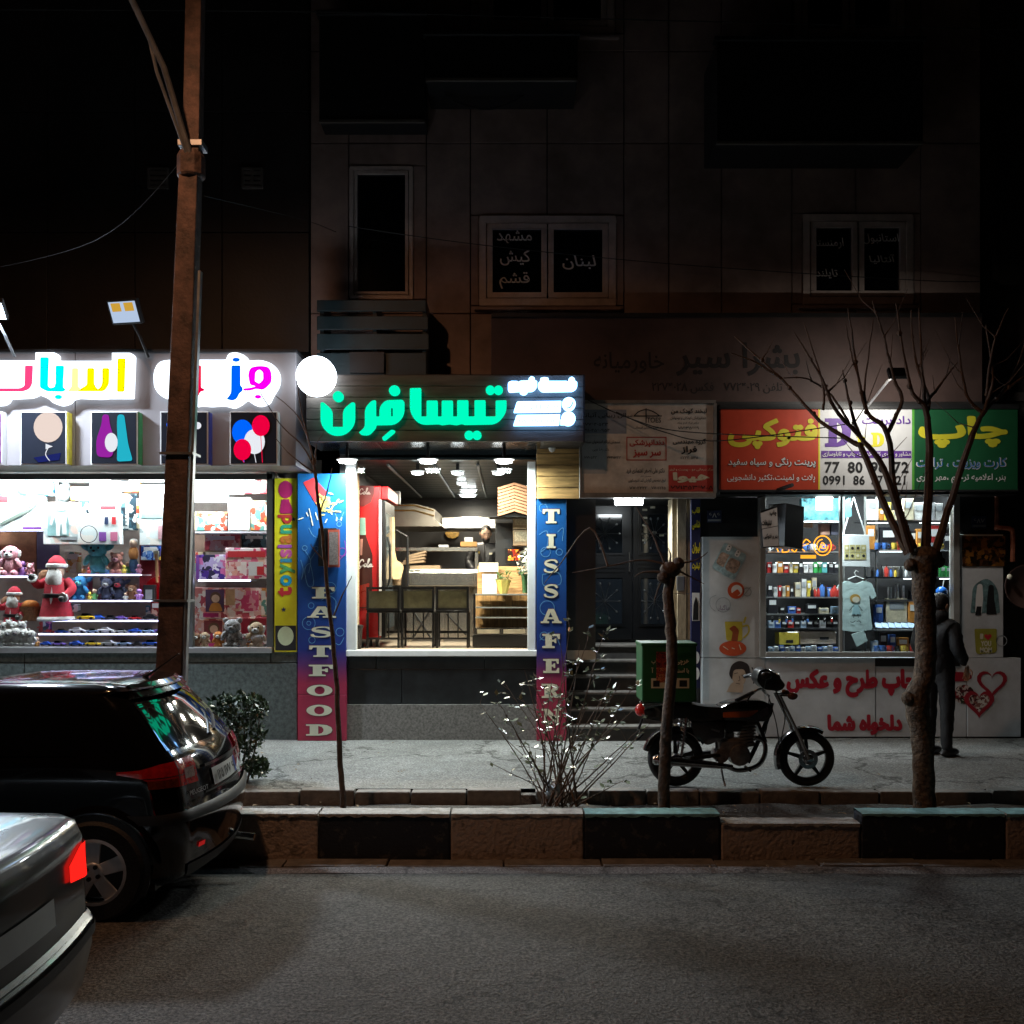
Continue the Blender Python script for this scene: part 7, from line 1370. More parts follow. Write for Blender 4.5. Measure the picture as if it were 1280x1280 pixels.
t2 = thing('lopped_tree', 'thin lopped tree trunk in front of the motorbike box', 'tree', P(832, 1010, 8.45)); mb = MB(); limb(mb, [(830, 1025), (831, 950, .0), (834, 900), (840, 830), (838, 780), (835, 740), (840, 712)], .05, .042, 10, 8.4, .004, 3); mb.sph(P(838, 712, 8.4), (.09, .07, .07), 10, 7); mb.sph(P(848, 704, 8.38), .05, 8, 6); mb.sph(P(829, 722, 8.38), .05, 8, 6)
mb.v = [(x+.003*math.sin(z*41+y*9), y+.003*math.sin(z*33+x*13), z) for x, y, z in mb.v]; mb.build('trunk', m_bark2, t2, smooth=True)
for i, pts in enumerate(([(832, 705), (800, 700), (760, 708), (715, 716, .1)], [(830, 715), (805, 715), (793, 721)], [(845, 705), (870, 700), (885, 690)], [(845, 712), (865, 722), (880, 730)], [(838, 702), (838, 692), (835, 685)], [(832, 708), (815, 668, .1), (793, 630, .2)], [(832, 716), (822, 738), (818, 752)], [(760, 708), (738, 660, .1), (700, 705, .2), (680, 730, .3)])): mb = MB(); limb(mb, pts, .01, .003, 5, 8.4, .003, i); mb.build('twig', m_twig, t2, smooth=True)
t3 = thing('sapling', 'thin dark sapling leaning in front of the FASTFOOD strip', 'tree', P(428, 1012, 8.4)); mb = MB(); limb(mb, [(430, 1025), (428, 990), (424, 930), (421, 860), (415, 790), (408, 720), (402, 660), (396, 610), (392, 575)], .026, .011, 8, 8.4, .004, 5); mb.build('trunk', m_bark2, t3, smooth=True)
for i, pts in enumerate(([(395, 600), (388, 560), (372, 520, .1), (345, 495, .1)], [(396, 595), (380, 560), (350, 530), (325, 490, -.1)], [(394, 580), (396, 555), (405, 540)], [(392, 590), (365, 570), (345, 548, .1)], [(405, 700), (395, 690), (388, 680)], [(400, 640), (410, 610), (415, 585)], [(392, 575), (378, 520), (370, 470)], [(417, 770), (430, 740), (440, 720)])): mb = MB(); limb(mb, pts, .008, .003, 5, 8.4, .003, i+9); mb.build('twig', m_twig, t3, smooth=True)
# sparse leafy shrub
sh = thing('sparse_shrub', 'sparse twiggy shrub with glossy leaves behind the painted kerb', 'shrub', P(700, 1008, 8.45)); stems = MB(); lv = MB(); rr = random.Random(21)
tips = [(600, 880), (625, 880), (632, 855), (655, 835), (668, 870), (690, 845), (700, 800), (712, 785), (725, 805), (735, 800), (742, 830), (755, 790), (765, 845), (775, 855), (790, 860), (800, 880), (812, 905), (615, 955), (640, 905), (650, 870), (720, 850), (678, 905), (705, 860), (770, 900), (785, 930), (735, 880), (660, 930), (748, 905), (690, 880), (780, 975), (668, 850), (756, 870), (795, 915), (628, 920), (716, 900)]
for k, (u, v) in enumerate(tips):
    b0 = (rr.uniform(676, 722), 1008, rr.uniform(-.12, .2)); t_ = (u, v, rr.uniform(-.3, .35)); m1 = (b0[0]+(u-b0[0])*.45+rr.uniform(-8, 8), 1008+(v-1008)*.5, t_[2]*.5)
    q = limb(stems, [b0, m1, t_], rr.uniform(.006, .011), .002, 5, 8.45, .004, k, 6)
    for j in range(4, len(q)):
        if rr.random() < .55:
            d = Vector((rr.uniform(-1, 1), rr.uniform(-1, 1), rr.uniform(0, 1))).normalized(); e_ = q[j]+d*rr.uniform(.05, .16); stems.tube([q[j], e_], [.003, .0015], 4)
            for _ in range(rr.choice((2, 3, 4, 5)) if j > 6 else rr.choice((0, 1, 2))):
                p = q[j].lerp(e_, rr.uniform(.4, 1)); a = Vector((rr.uniform(-1, 1), rr.uniform(-1, 1), rr.uniform(-.4, .6))).normalized(); b = a.cross(Vector((rr.uniform(-.4, .4), rr.uniform(-.5, .2), 1))).normalized(); l_ = rr.uniform(.042, .075)
                lv.add([p, p+a*l_*.45+b*l_*.28, p+a*l_, p+a*l_*.45-b*l_*.28], [(0, 1, 2, 3)])
stems.build('stems', m_twig, sh, smooth=True); lv.build('foliage', mat('glossy leaf', (.2, .24, .15), .25, 0, .3, 30, spec=.8), sh)
pbg = MB().sph(P(692, 990, 8.5), (.075, .07, .1), 14, 10); pbg.v = [(x+.02*math.sin(z*70+x*50), y+.02*math.sin(x*80), z+.018*math.sin(x*60+y*40)) for x, y, z in pbg.v]; tag(pbg.build('plastic_bag', mat('thin white plastic', (.6, .65, .7), .3, 0, .25, 20, .5, 30)), 'crumpled white plastic bag caught at the foot of the shrub', 'bag')
# evergreen bush behind the hatchback
eb = thing('evergreen_bush', 'dense dark evergreen bush behind the parked hatchback', 'shrub', P(295, 975, 9.1)); mb = MB(); rr = random.Random(5)
for k in range(2300):
    cu, cv, ru, rv = rr.choice(((292, 905, 36, 32), (300, 885, 26, 18), (318, 885, 16, 14), (275, 895, 22, 24), (310, 920, 22, 18), (300, 950, 22, 18), (322, 960, 14, 10)))
    a = rr.uniform(0, 2*PI); d = rr.uniform(.2, 1)**.5; p = P(cu+ru*d*math.cos(a), cv+rv*d*math.sin(a), 9.15+rr.uniform(-.3, .3)*(1-d*.5))
    a_ = Vector((rr.gauss(0, 1), rr.gauss(0, 1), rr.gauss(.5, 1))).normalized(); b = a_.cross(Vector((rr.gauss(0, 1), rr.gauss(0, 1), 1))).normalized(); l_ = rr.uniform(.035, .07)
    mb.add([p, p+a_*l_*.5+b*l_*.24, p+a_*l_, p+a_*l_*.5-b*l_*.24], [(0, 1, 2, 3)])
mb.build('foliage', mat('evergreen leaf', (.03, .06, .025), .32, 0, .35, 20, spec=.45), eb); mb = MB()
for k in range(6): limb(mb, [(292+k*3, 985), (285+k*7, 930), (270+k*11, 890)], .012, .004, 5, 9.15)
mb.build('stems', m_twig, eb)
# fallen leaves on the soil and pavement
lf = MB()
for k in range(260):
    x_, y_ = rnd.uniform(-5, 6), rnd.choice((rnd.uniform(8.2, 8.7), rnd.uniform(8.2, 8.7), rnd.uniform(8.9, 11.4), rnd.uniform(7.5, 7.8)))
    z_ = .19 if y_ < 8.72 and y_ > 8 else SW+.012 if y_ > 8.8 else -.08; a = rnd.uniform(0, 6); l_ = rnd.uniform(.015, .04); lf.add([(x_, y_, z_), (x_+l_*math.cos(a), y_+l_*math.sin(a), z_+.008), (x_+l_*1.6*math.cos(a+.4), y_+l_*1.6*math.sin(a+.4), z_+.004)], [(0, 1, 2)])
stuff(lf.build('leaf_litter', mat('dry leaf', (.2, .13, .06), .8, 0, .3, 30)))
# ================================================================ cars
def lerp_tab(tab, z):
    if z <= tab[0][0]: return tab[0][1:]
    for a, b in zip(tab, tab[1:]):
        if z <= b[0]:
            t = (z-a[0])/(b[0]-a[0]); return tuple(x+(y-x)*t for x, y in zip(a[1:], b[1:]))
    return tab[-1][1:]
class Body:
    """car body as a stack of plan outlines; local x runs forward from the rear bumper"""
    def __init__(s, tab): s.tab = tab   # z, xrear, xfront, halfwidth, corner radius, bow
    def at(s, k, z):
        xr, xf, hw, rc, bow = lerp_tab(s.tab, z); sg = -1 if k < 0 else 1; k = abs(k)
        rc = min(rc, hw*.8)
        if k <= .2: y = (hw-rc)*k/.2; x = xr+bow*(y/hw)**2
        elif k <= .35:
            a = (k-.2)/.15*PI/2; x0 = xr+bow*((hw-rc)/hw)**2; x = x0+rc*(1-math.cos(a)); y = hw-rc+rc*math.sin(a)
        elif k <= .75:
            t = (k-.35)/.4; x0 = xr+bow*((hw-rc)/hw)**2+rc; x1 = xf-bow*((hw-rc)/hw)**2-rc; x = x0+(x1-x0)*t; y = hw+.02*math.sin(PI*t)
        elif k <= .88:
            a = (k-.75)/.13*PI/2; x1 = xf-bow*((hw-rc)/hw)**2; x = x1-rc+rc*math.cos(a-PI/2); y = hw-rc+rc*math.cos(a)
        else: y = (hw-rc)*(1-(k-.88)/.12); x = xf-bow*(y/hw)**2
        return Vector((x, sg*y, z))
    def nrm(s, k, z):
        a = s.at(k+.004, z)-s.at(k-.004, z); b = s.at(k, z+.006)-s.at(k, z-.006); n = a.cross(b)
        n.normalize(); c = s.at(k, z)-Vector((1.9, 0, .7))
        return n if n.dot(c) > 0 else -n
    def shell(s, zs, nk=40):
        mb = MB(); ks_ = [i/nk for i in range(nk+1)]; full = ks_+[-x for x in ks_[-2:0:-1]]; n = len(full); v = []
        for z in zs: v += [s.at(k, z) for k in full]
        f = [(i*n+j, i*n+(j+1) % n, (i+1)*n+(j+1) % n, (i+1)*n+j) for i in range(len(zs)-1) for j in range(n)]
        f.append(tuple((len(zs)-1)*n+j for j in range(n))); return mb.add(v, [q[::-1] for q in f])
    def patch(s, k0, k1, z0, z1, off=.004, nk=14, nz=6, ze=None, zl=None):
        """skin patch from k0..k1, z0..z1; ze(t)->(lo, hi) narrows it along k"""
        mb = MB(); v = []
        for i in range(nk+1):
            t = i/nk; k = k0+(k1-k0)*t; lo, hi = ze(t) if ze else (z0, z1)
            for j in range(nz+1):
                z = lo+(hi-lo)*j/nz; v.append(s.at(k, z)+s.nrm(k, z)*off)
        m = nz+1; return mb.add(v, [(i*m+j, (i+1)*m+j, (i+1)*m+j+1, i*m+j+1) for i in range(nk) for j in range(nz)])
def text_local(name, body, w_, h_, M, m, parent, bold=.01):
    v, f, lift = heavy(*text_mesh(fa(body), min(bold, .012)), bold); x0 = min(p[0] for p in v); x1 = max(p[0] for p in v); y0 = min(p[1] for p in v); y1 = max(p[1] for p in v)
    vv = [M @ Vector((((p[0]-x0)/(x1-x0)-.5)*w_, -.0004*l, ((p[1]-y0)/(y1-y0)-.5)*h_)) for p, l in zip(v, lift)]
    return MB().add(vv, f).build(name, m, parent, local=True)
def frame_on(b, k, z, off):
    """local frame on the skin: x along width (seen from outside), z up, -y outward"""
    n = b.nrm(k, z); p = b.at(k, z)+n*off; up = (b.at(k, z+.01)-b.at(k, z-.01)).normalized(); xx = up.cross(n).normalized(); up = n.cross(xx)
    M = Matrix((xx, -n, up)).transposed().to_4x4(); M.translation = p; return M
m_tyre = mat('tyre rubber', (.016, .016, .017), .75, 0, .2, 30, .3, 60)
def wheel(par_, x, y, r, rr_, side, rim):
    w_ = thing_part = bpy.data.objects.new('wheel', None)
    ty = MB().lathe([(rr_*.98, -.09), (r*.93, -.095), (r, -.075), (r, .075), (r*.93, .095), (rr_*.98, .09)], (x, y, r), 40, 'y', None, False).build('wheel', m_tyre, par_, smooth=True, local=True); bpy.data.objects.remove(w_)
    q = MB(); yo = y+side*.07; q.lathe([(rr_, -.02), (rr_, .02), (rr_*.9, .022), (rr_*.9, -.02), (rr_, -.02)], (x, yo, r), 32, 'y', None, False); q.lathe([(rr_*.9, -.03), (rr_*.9, -.02), (.01, -.02), (.01, -.03)], (x, y+side*.02, r), 24, 'y'); q.build('rim', rim, ty, smooth=True, local=True)
    sp = MB()
    for k in range(5):
        a = 2*PI*k/5+.3; c_, s_ = math.cos(a), math.sin(a); p = [(rr_*.1, -rr_*.17), (rr_*.92, -rr_*.24), (rr_*.92, rr_*.24), (rr_*.1, rr_*.17)]
        v = [Vector((x+u*c_-w*s_, yo+side*(.012 if abs(u) > rr_*.5 else .02)+d, r+u*s_+w*c_)) for d in (0, -side*.03) for u, w in p]; sp.add(v, [(0, 1, 2, 3), (7, 6, 5, 4), (0, 4, 5, 1), (1, 5, 6, 2), (2, 6, 7, 3), (3, 7, 4, 0)])
    sp.lathe([(rr_*.3, -.02), (rr_*.3, .02), (rr_*.25, .026), (.005, .026)] if side > 0 else [(.005, -.026), (rr_*.25, -.026), (rr_*.3, -.02), (rr_*.3, .02)], (x, yo, r), 20, 'y'); sp.build('spokes', rim, ty, local=True, bevel=.004)
    bo = MB()
    for k in range(4):
        a = 2*PI*k/4+.5; bo.lathe([(.014, -.03), (.014, .03)], (x+rr_*.2*math.cos(a), yo+side*.01, r+rr_*.2*math.sin(a)), 8, 'y')
    bo.build('bolts', m_black, ty, local=True)
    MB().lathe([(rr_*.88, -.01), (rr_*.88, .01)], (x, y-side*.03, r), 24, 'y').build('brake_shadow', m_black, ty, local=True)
    return ty
def arch(par_, b, x, r, R, side, m):
    y = .0
    mb = MB(); v = []; n = 20
    hwid = lerp_tab(b.tab, .5)[2]+.024
    for k in range(n+1):
        a = PI*k/n-.12+.24*k/n*0; v += [(x+R*math.cos(a)*1.0, side*hwid, r+R*math.sin(a)), (x+(R+.035)*math.cos(a), side*(hwid-.004), r+(R+.035)*math.sin(a)), (x+(R+.06)*math.cos(a), side*(hwid-.03), r+(R+.06)*math.sin(a))]
    mb.add(v, [(k*3+j, (k+1)*3+j, (k+1)*3+j+1, k*3+j+1) for k in range(n) for j in range(2)]); mb.build('arch_lip', m, par_, smooth=True, local=True)
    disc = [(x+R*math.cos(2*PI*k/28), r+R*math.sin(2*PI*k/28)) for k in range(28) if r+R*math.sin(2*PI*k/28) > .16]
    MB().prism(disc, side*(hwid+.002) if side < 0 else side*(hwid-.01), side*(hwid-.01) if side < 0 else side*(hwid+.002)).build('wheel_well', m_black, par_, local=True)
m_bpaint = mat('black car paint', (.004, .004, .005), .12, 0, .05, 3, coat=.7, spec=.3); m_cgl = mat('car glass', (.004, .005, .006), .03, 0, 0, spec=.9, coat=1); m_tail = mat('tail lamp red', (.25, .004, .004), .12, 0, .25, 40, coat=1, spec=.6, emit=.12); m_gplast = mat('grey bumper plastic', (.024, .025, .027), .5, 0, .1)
hb = Body([(.17, .16, 3.7, .7, .22, .08), (.24, .06, 3.76, .79, .2, .12), (.36, .03, 3.79, .815, .2, .14), (.5, .0, 3.8, .825, .2, .15), (.62, .0, 3.78, .825, .2, .15), (.66, .035, 3.76, .822, .2, .14), (.78, .06, 3.6, .815, .2, .14), (.9, .09, 3.2, .8, .2, .13), (.96, .12, 2.85, .785, .19, .13), (1.0, .15, 2.72, .765, .18, .13), (1.1, .235, 2.53, .73, .17, .13), (1.2, .32, 2.34, .69, .16, .13), (1.3, .41, 2.14, .645, .15, .13), (1.35, .48, 2.0, .615, .17, .16), (1.375, .42, 1.9, .59, .17, .15), (1.4, .5, 1.75, .555, .14, .1), (1.42, .6, 1.6, .5, .14, .1), (1.432, .85, 1.45, .38, .14, .1), (1.436, 1.0, 1.3, .25, .12, .05)])
YC = 7.07
hc = thing('parked_hatchback', 'glossy black hatchback parked at the kerb below the toy shop', 'car', (-1.91, YC, -.02), PI)
zs = [.17, .2, .24, .3, .36, .43, .5, .56, .61, .63, .66, .7, .74, .78, .84, .9, .94, .96, .98, 1.0, 1.05, 1.1, 1.15, 1.2, 1.25, 1.3, 1.35, 1.362, 1.375, 1.388, 1.4, 1.41, 1.42, 1.427, 1.432, 1.436]
hb.shell(zs, 60).build('body', m_bpaint, hc, smooth=True, local=True, sharp=50)
def wz_(t): return (1.015, 1.335)
rw_ = hb.patch(-.235, .235, 1.01, 1.335, .004, 24, 8).build('rear_window', m_cgl, hc, smooth=True, local=True)
for sg in (1, -1):
    hb.patch(sg*.42, sg*.55, 1.0, 1.33, .004, 10, 6, lambda t: (1.0, 1.2+.13*min(1, t*2.5))).build('side_window', m_cgl, hc, smooth=True, local=True); hb.patch(sg*.56, sg*.7, 1.0, 1.32, .004, 10, 6, lambda t: (1.0, 1.33-.25*max(0, t-.55)/.45)).build('side_window', m_cgl, hc, smooth=True, local=True)
    tl_ = hb.patch(sg*.155, sg*.371, .785, .955, .012, 18, 6, lambda t: (.79+.02*t+.08*max(0, t-.6)/.4, .955-.02*t-.03*max(0, t-.6)/.4)).build('tail_light', m_tail, hc, smooth=True, local=True)
    hb.patch(sg*.155, sg*.37, .86, .866, .0135, 16, 1).build('lamp_rib', m_black, tl_, local=True); hb.patch(sg*.232, sg*.236, .78, .945, .0135, 1, 4).build('lamp_rib', m_black, tl_, local=True); hb.patch(sg*.24, sg*.33, .8, .85, .0135, 8, 3).build('amber_lens', mat('amber tail', (.2, .03, .005), .15, 0, .3, 50), tl_, local=True)
    hb.patch(sg*.165, sg*.205, .83, .895, .015, 4, 3).build('reverse_lens', mat('clear lens', (.4, .3, .28), .1, 0, .3, 60), tl_, local=True)
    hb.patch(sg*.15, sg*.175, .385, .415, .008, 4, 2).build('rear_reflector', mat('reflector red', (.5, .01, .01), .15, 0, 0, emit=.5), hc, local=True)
hb.patch(-.41, .41, .585, .645, .012, 40, 3).build('bumper_strip', m_gplast, hc, smooth=True, local=True); hb.patch(-.22, .22, .2, .3, .01, 20, 3).build('lower_grille', m_gplast, hc, smooth=True, local=True)
hb.patch(-.13, .13, .7, .712, .006, 16, 1).build('hatch_seam', m_black, hc, local=True); hb.patch(-.12, .12, .862, .88, .02, 14, 2).build('hatch_handle', m_chrome, hc, smooth=True, local=True)
npl = hb.patch(-.085, .085, .725, .835, .009, 6, 3).build('number_plate', mat('plate white', (.62, .64, .64), .4, 0, .05), hc, smooth=True, local=True)
hb.patch(-.085, -.07, .727, .833, .0125, 2, 2).build('plate_band', mat('plate blue band', (.02, .06, .4), .4, 0, 0), npl, local=True); text_local('plate_number', '۱۲۵ ۱۷۷ ۶۰', .4, .07, frame_on(hb, .006, .78, .0145), m_ink, npl, .03)
text_local('badge', 'PEUGEOT', .24, .03, frame_on(hb, .155, .735, .008), m_chrome, hc, .01)
MB().tube([hb.at(-.02, 1.03)+hb.nrm(-.02, 1.03)*.03, hb.at(-.1, 1.1)+hb.nrm(-.1, 1.1)*.03, hb.at(-.13, 1.14)+hb.nrm(-.13, 1.14)*.02], .012, 6).build('rear_wiper', m_black_pl, hc, local=True)
# roof spoiler and aerial
hb.patch(-.25, .25, 1.352, 1.372, .05, 26, 2).build('spoiler', m_bpaint, hc, smooth=True, local=True); MB().tube([(.62, 0, 1.42), (.56, 0, 1.45), (.38, 0, 1.58)], [.02, .008, .004], 6).build('aerial', m_black_pl, hc, local=True)
m_rim = mat('dull alloy', (.75, .75, .76), .4, .3, .06)
for x_ in (.62, 3.06):
    for sg in (1, -1): arch(hc, hb, x_, .31, .345, sg, m_bpaint); wheel(hc, x_, sg*.775, .31, .205, sg, m_rim)
MB().tube([(.15, -.45, .22), (-.03, -.45, .2)], .028, 10).build('exhaust_tip', m_chrome, hc, local=True); MB().box(.3, 3.5, -.7, .7, .15, .3).build('underbody', m_black, hc, local=True)
for sg in (1, -1): hb.patch(sg*.418, sg*.56, .655, .66, .004, 10, 1).build('door_seam', m_black, hc, local=True); MB().obox((2.35, sg*.88, .98), (.12, .16, .13)).build('mirror', m_bpaint, hc, bevel=.03, local=True)

m_silv = mat('silver car paint', (.03, .037, .039), .28, .4, .05, 3, coat=.8)
sb_ = Body([(.2, .12, 4.4, .74, .2, .1), (.28, .03, 4.46, .82, .18, .1), (.45, .0, 4.5, .85, .18, .1), (.56, .0, 4.48, .855, .18, .1), (.585, .04, 4.46, .855, .16, .09), (.7, .05, 4.4, .855, .16, .08), (.82, .06, 4.1, .85, .15, .08), (.92, .07, 3.5, .845, .14, .07), (.985, .1, 3.15, .83, .12, .07), (1.005, .14, 3.05, .81, .12, .07), (1.02, .62, 2.98, .77, .14, .08), (1.15, .82, 2.72, .71, .15, .08), (1.28, 1.02, 2.46, .65, .15, .08), (1.36, 1.18, 2.26, .6, .15, .08), (1.4, 1.35, 2.1, .52, .14, .08), (1.415, 1.6, 1.9, .35, .12, .05)])
sc_ = thing('passing_saloon', 'silver saloon car passing at the lower left with its tail lamp lit', 'car', (-1.79, 3.83, 0), PI)
sb_.shell([.2, .24, .28, .36, .45, .52, .56, .572, .585, .6, .65, .7, .76, .82, .87, .92, .95, .97, .985, .996, 1.005, 1.012, 1.02, 1.08, 1.15, 1.22, 1.28, 1.32, 1.36, 1.38, 1.4, 1.41, 1.415], 60).build('body', m_silv, sc_, smooth=True, local=True, sharp=45)
for sg in (1, -1):
    t_ = sb_.patch(sg*.145, sg*.26, .74, .89, .012, 14, 6, lambda t: (.745+.03*abs(t-.5)*2*(t < .5), .895-.05*max(0, .4-t)/.4-.03*max(0, t-.8)/.2)).build('tail_light', emi('tail lamp lit', (1, .015, .01), 1.3), sc_, smooth=True, local=True); sb_.patch(sg*.25, sg*.33, .74, .89, .012, 6, 4).build('side_lens', m_tail, sc_, smooth=True, local=True)
    sb_.patch(sg*.45, sg*.58, 1.04, 1.34, .004, 8, 5).build('side_window', m_cgl, sc_, smooth=True, local=True); sb_.patch(sg*.59, sg*.7, 1.04, 1.32, .004, 8, 5).build('side_window', m_cgl, sc_, smooth=True, local=True)
sb_.patch(-.22, .22, 1.04, 1.34, .004, 16, 6).build('rear_window', m_cgl, sc_, smooth=True, local=True); sb_.patch(-.36, .36, .5, .545, .012, 30, 2).build('bumper_strip', m_gplast, sc_, smooth=True, local=True); sb_.patch(-.4, .4, .57, .584, .006, 30, 1).build('bumper_seam', m_black, sc_, local=True)
sb_.patch(-.2, .2, .955, .962, .004, 20, 1).build('boot_seam', m_black, sc_, local=True)
np2 = sb_.patch(-.09, .09, .66, .77, .009, 6, 3).build('number_plate', mat('plate white', (.62, .64, .64)), sc_, smooth=True, local=True)
for x_ in (.95, 3.6):
    for sg in (1, -1): arch(sc_, sb_, x_, .31, .35, sg, m_silv); wheel(sc_, x_, sg*.8, .31, .2, sg, m_rim)
MB().box(.3, 4.2, -.72, .72, .17, .32).build('underbody', m_black, sc_, local=True)
arealight('tail_lamp_glow', sc_.location+Vector((.02, .68, .8)), .12, .12, (1, .06, .02), sc_, (0, R_(-90), 0))

# ================================================================ motorbike
DB_ = 8.985; bk_ = lambda x, y, d=0.: P(780+x*.234375, 780+y*.234375, DB_)+Vector((0, d, 0)); U = .234375*DB_/1280
mc = thing('motorbike', 'black motorbike with orange tank stripe standing on the pavement', 'motorbike', (X(925, DB_), DB_, SW))
m_bp = mat('bike black paint', (.008, .008, .009), .18, 0, .1, 5, coat=.8); m_en = mat('engine cast', (.22, .2, .19), .42, .6, .3, 20); m_dchr = mat('dull chrome', (.38, .38, .39), .25, 1, .2, 12)
def bwheel(cx, cy, fat):
    c = bk_(cx, cy); R = 150*U; r = fat
    t = MB(); n = 36; pts = [c+Vector(((R-r)*math.cos(2*PI*k/n), 0, (R-r)*math.sin(2*PI*k/n))) for k in range(n)]; t.tube(pts, r, 10, True)
    w_ = t.build('wheel', m_tyre, mc, smooth=True); ri = R-2*r+.005
    rm = MB().lathe([(ri, -.03), (ri+.012, -.03), (ri+.012, .03), (ri, .03), (ri-.02, .018), (ri-.02, -.018), (ri, -.03)], c, 32, 'y', None, False); rm.build('rim', m_black, w_, smooth=True)
    s = MB()
    for k in range(5):
        a = 2*PI*k/5+.35; d = Vector((math.cos(a), 0, math.sin(a))); pn = Vector((-math.sin(a), 0, math.cos(a)))
        v = [c+d*u+pn*w+Vector((0, y, 0)) for y in (-.018, .018) for u, w in ((.02, -.022), (ri-.01, -.012), (ri-.01, .012), (.02, .022))]; s.add(v, [(0, 1, 2, 3), (7, 6, 5, 4), (0, 4, 5, 1), (1, 5, 6, 2), (2, 6, 7, 3), (3, 7, 4, 0)])
    s.build('spokes', m_black, w_, bevel=.003); MB().lathe([(.02, -.075), (.045, -.07), (.05, -.03), (.05, .03), (.045, .07), (.02, .075)], c, 16, 'y').build('hub', m_dchr, w_, smooth=True)
    return c, R
cr_, Rw = bwheel(275, 715, .036); cf_, _ = bwheel(972, 715, .032)
MB().lathe([(.085, -.004), (.085, .004), (.05, .004), (.05, -.004), (.085, -.004)], cf_+Vector((0, -.06, 0)), 24, 'y', None, False).build('brake_disc', m_dchr, mc)
def btube(nm, pts, r, m, n=8, sm=4): return MB().tube(smooth_line(pts, sm) if len(pts) > 2 else pts, r, n).build(nm, m, mc, smooth=True)
for d in (-.075, .075):
    btube('fork_leg', [bk_(972, 715, d), bk_(900, 545, d)], .019, m_dchr); btube('fork_tube', [bk_(900, 545, d), bk_(815, 370, d)], .015, m_dchr)
def fender(cx, a0, a1, R, wd, m, nm):
    c = bk_(cx, 715); mb = MB(); n = 16; v = []
    for k in range(n+1):
        a = R_(a0+(a1-a0)*k/n)
        for y, dr in ((-wd, -.03), (-wd*.8, 0), (0, .012), (wd*.8, 0), (wd, -.03)): v.append(c+Vector(((R+dr)*math.cos(a), y, (R+dr)*math.sin(a))))
    mb.add(v, [(k*5+j, (k+1)*5+j, (k+1)*5+j+1, k*5+j+1) for k in range(n) for j in range(4)]); return mb.build(nm, m, mc, smooth=True)
fender(972, 60, 200, Rw+.03, .06, m_bp, 'front_mudguard'); fender(275, 30, 165, Rw+.04, .075, m_bp, 'rear_mudguard')
# tank, stripe, seat, side cover as rounded forms
def slabform(nm, pts, hw, m, bev=.03, y0=0, seg=True):
    q = [(bk_(x, y).x, bk_(x, y).z) for x, y, *_ in [(*p,) for p in rpoly(pts)]]
    return MB().prism(q, DB_-hw+y0, DB_+hw+y0).build(nm, m, mc, smooth=True, bevel=bev, sharp=60)
slabform('fuel_tank', [(497, 440, 10), (545, 416, 40), (640, 396, 60), (735, 404, 40), (778, 432, 20), (770, 482, 20), (735, 512, 30), (520, 502, 10)], .125, m_bp, .045)
st_ = [(512, 462, 6), (700, 450, 10), (655, 487, 20), (512, 489, 4)]; MB().prism([(bk_(x, y).x, bk_(x, y).z) for x, y in rpoly(st_)], DB_-.131, DB_-.126).build('tank_stripe', mat('orange stripe', (.55, .12, .02), .3), mc); MB().prism([(bk_(x, y).x, bk_(x, y).z) for x, y in rpoly([(700, 460, 4), (750, 430, 8), (752, 470, 10), (715, 490, 6)])], DB_-.131, DB_-.126).build('tank_badge', mat('badge navy', (.03, .035, .06), .3), mc)
btube('tank_trim', [bk_(505, 440, -.1), bk_(580, 412, -.11), bk_(660, 402, -.11), bk_(735, 412, -.1)], .006, m_chrome)
slabform('seat', [(225, 425, 20), (330, 418, 20), (420, 432, 20), (505, 436, 8), (512, 500, 10), (380, 512, 30), (240, 478, 20)], .12, mat('seat vinyl', (.012, .012, .012), .6, 0, .2, 20, .2, 60), .03)
slabform('side_cover', [(345, 505, 20), (520, 505, 10), (525, 600, 20), (430, 640, 20), (360, 580, 20)], .1, m_bp, .015); MB().prism([(bk_(x, y).x, bk_(x, y).z) for x, y in ((455, 548), (500, 560), (495, 570), (452, 556))], DB_-.104, DB_-.101).build('side_badge', m_dchr, mc)
# engine
MB().lathe([(.02, -.125), (.09, -.115), (.1, 0), (.09, .115), (.02, .125)], bk_(605, 690), 20, 'y').build('crankcase', m_en, mc, smooth=True); MB().lathe([(.02, -.1), (.06, -.095), (.065, .09), (.02, .1)], bk_(510, 695), 16, 'y').build('gearbox', m_en, mc, smooth=True)
for k in range(7): MB().obox(bk_(640+k*3, 635-k*17), (.16-.006*k, .17, .016), (0, R_(-10), 0)).build('cooling_fin', m_en, mc, bevel=.003)
MB().obox(bk_(648, 585), (.1, .12, .22), (0, R_(-10), 0)).build('cylinder', m_en, mc, bevel=.01); MB().obox(bk_(655, 525), (.13, .13, .05), (0, R_(-10), 0)).build('cylinder_head', m_en, mc, bevel=.01); MB().obox(bk_(575, 655), (.26, .17, .17)).build('engine_block', m_en, mc, bevel=.03); MB().obox(bk_(590, 540), (.2, .15, .1)).build('air_box', m_black_pl, mc, bevel=.02); MB().obox(bk_(720, 560), (.03, .16, .24), (0, R_(-22), 0)).build('oil_cooler', m_black, mc, bevel=.006)
MB().obox(bk_(560, 600), (.08, .08, .09)).build('carburettor', m_en, mc, bevel=.015)
btube('exhaust_header', [bk_(690, 600, -.05), bk_(735, 620, -.08), bk_(735, 690, -.1), bk_(690, 745, -.12), bk_(600, 768, -.12), bk_(540, 750, -.13)], .02, m_dchr, 10)
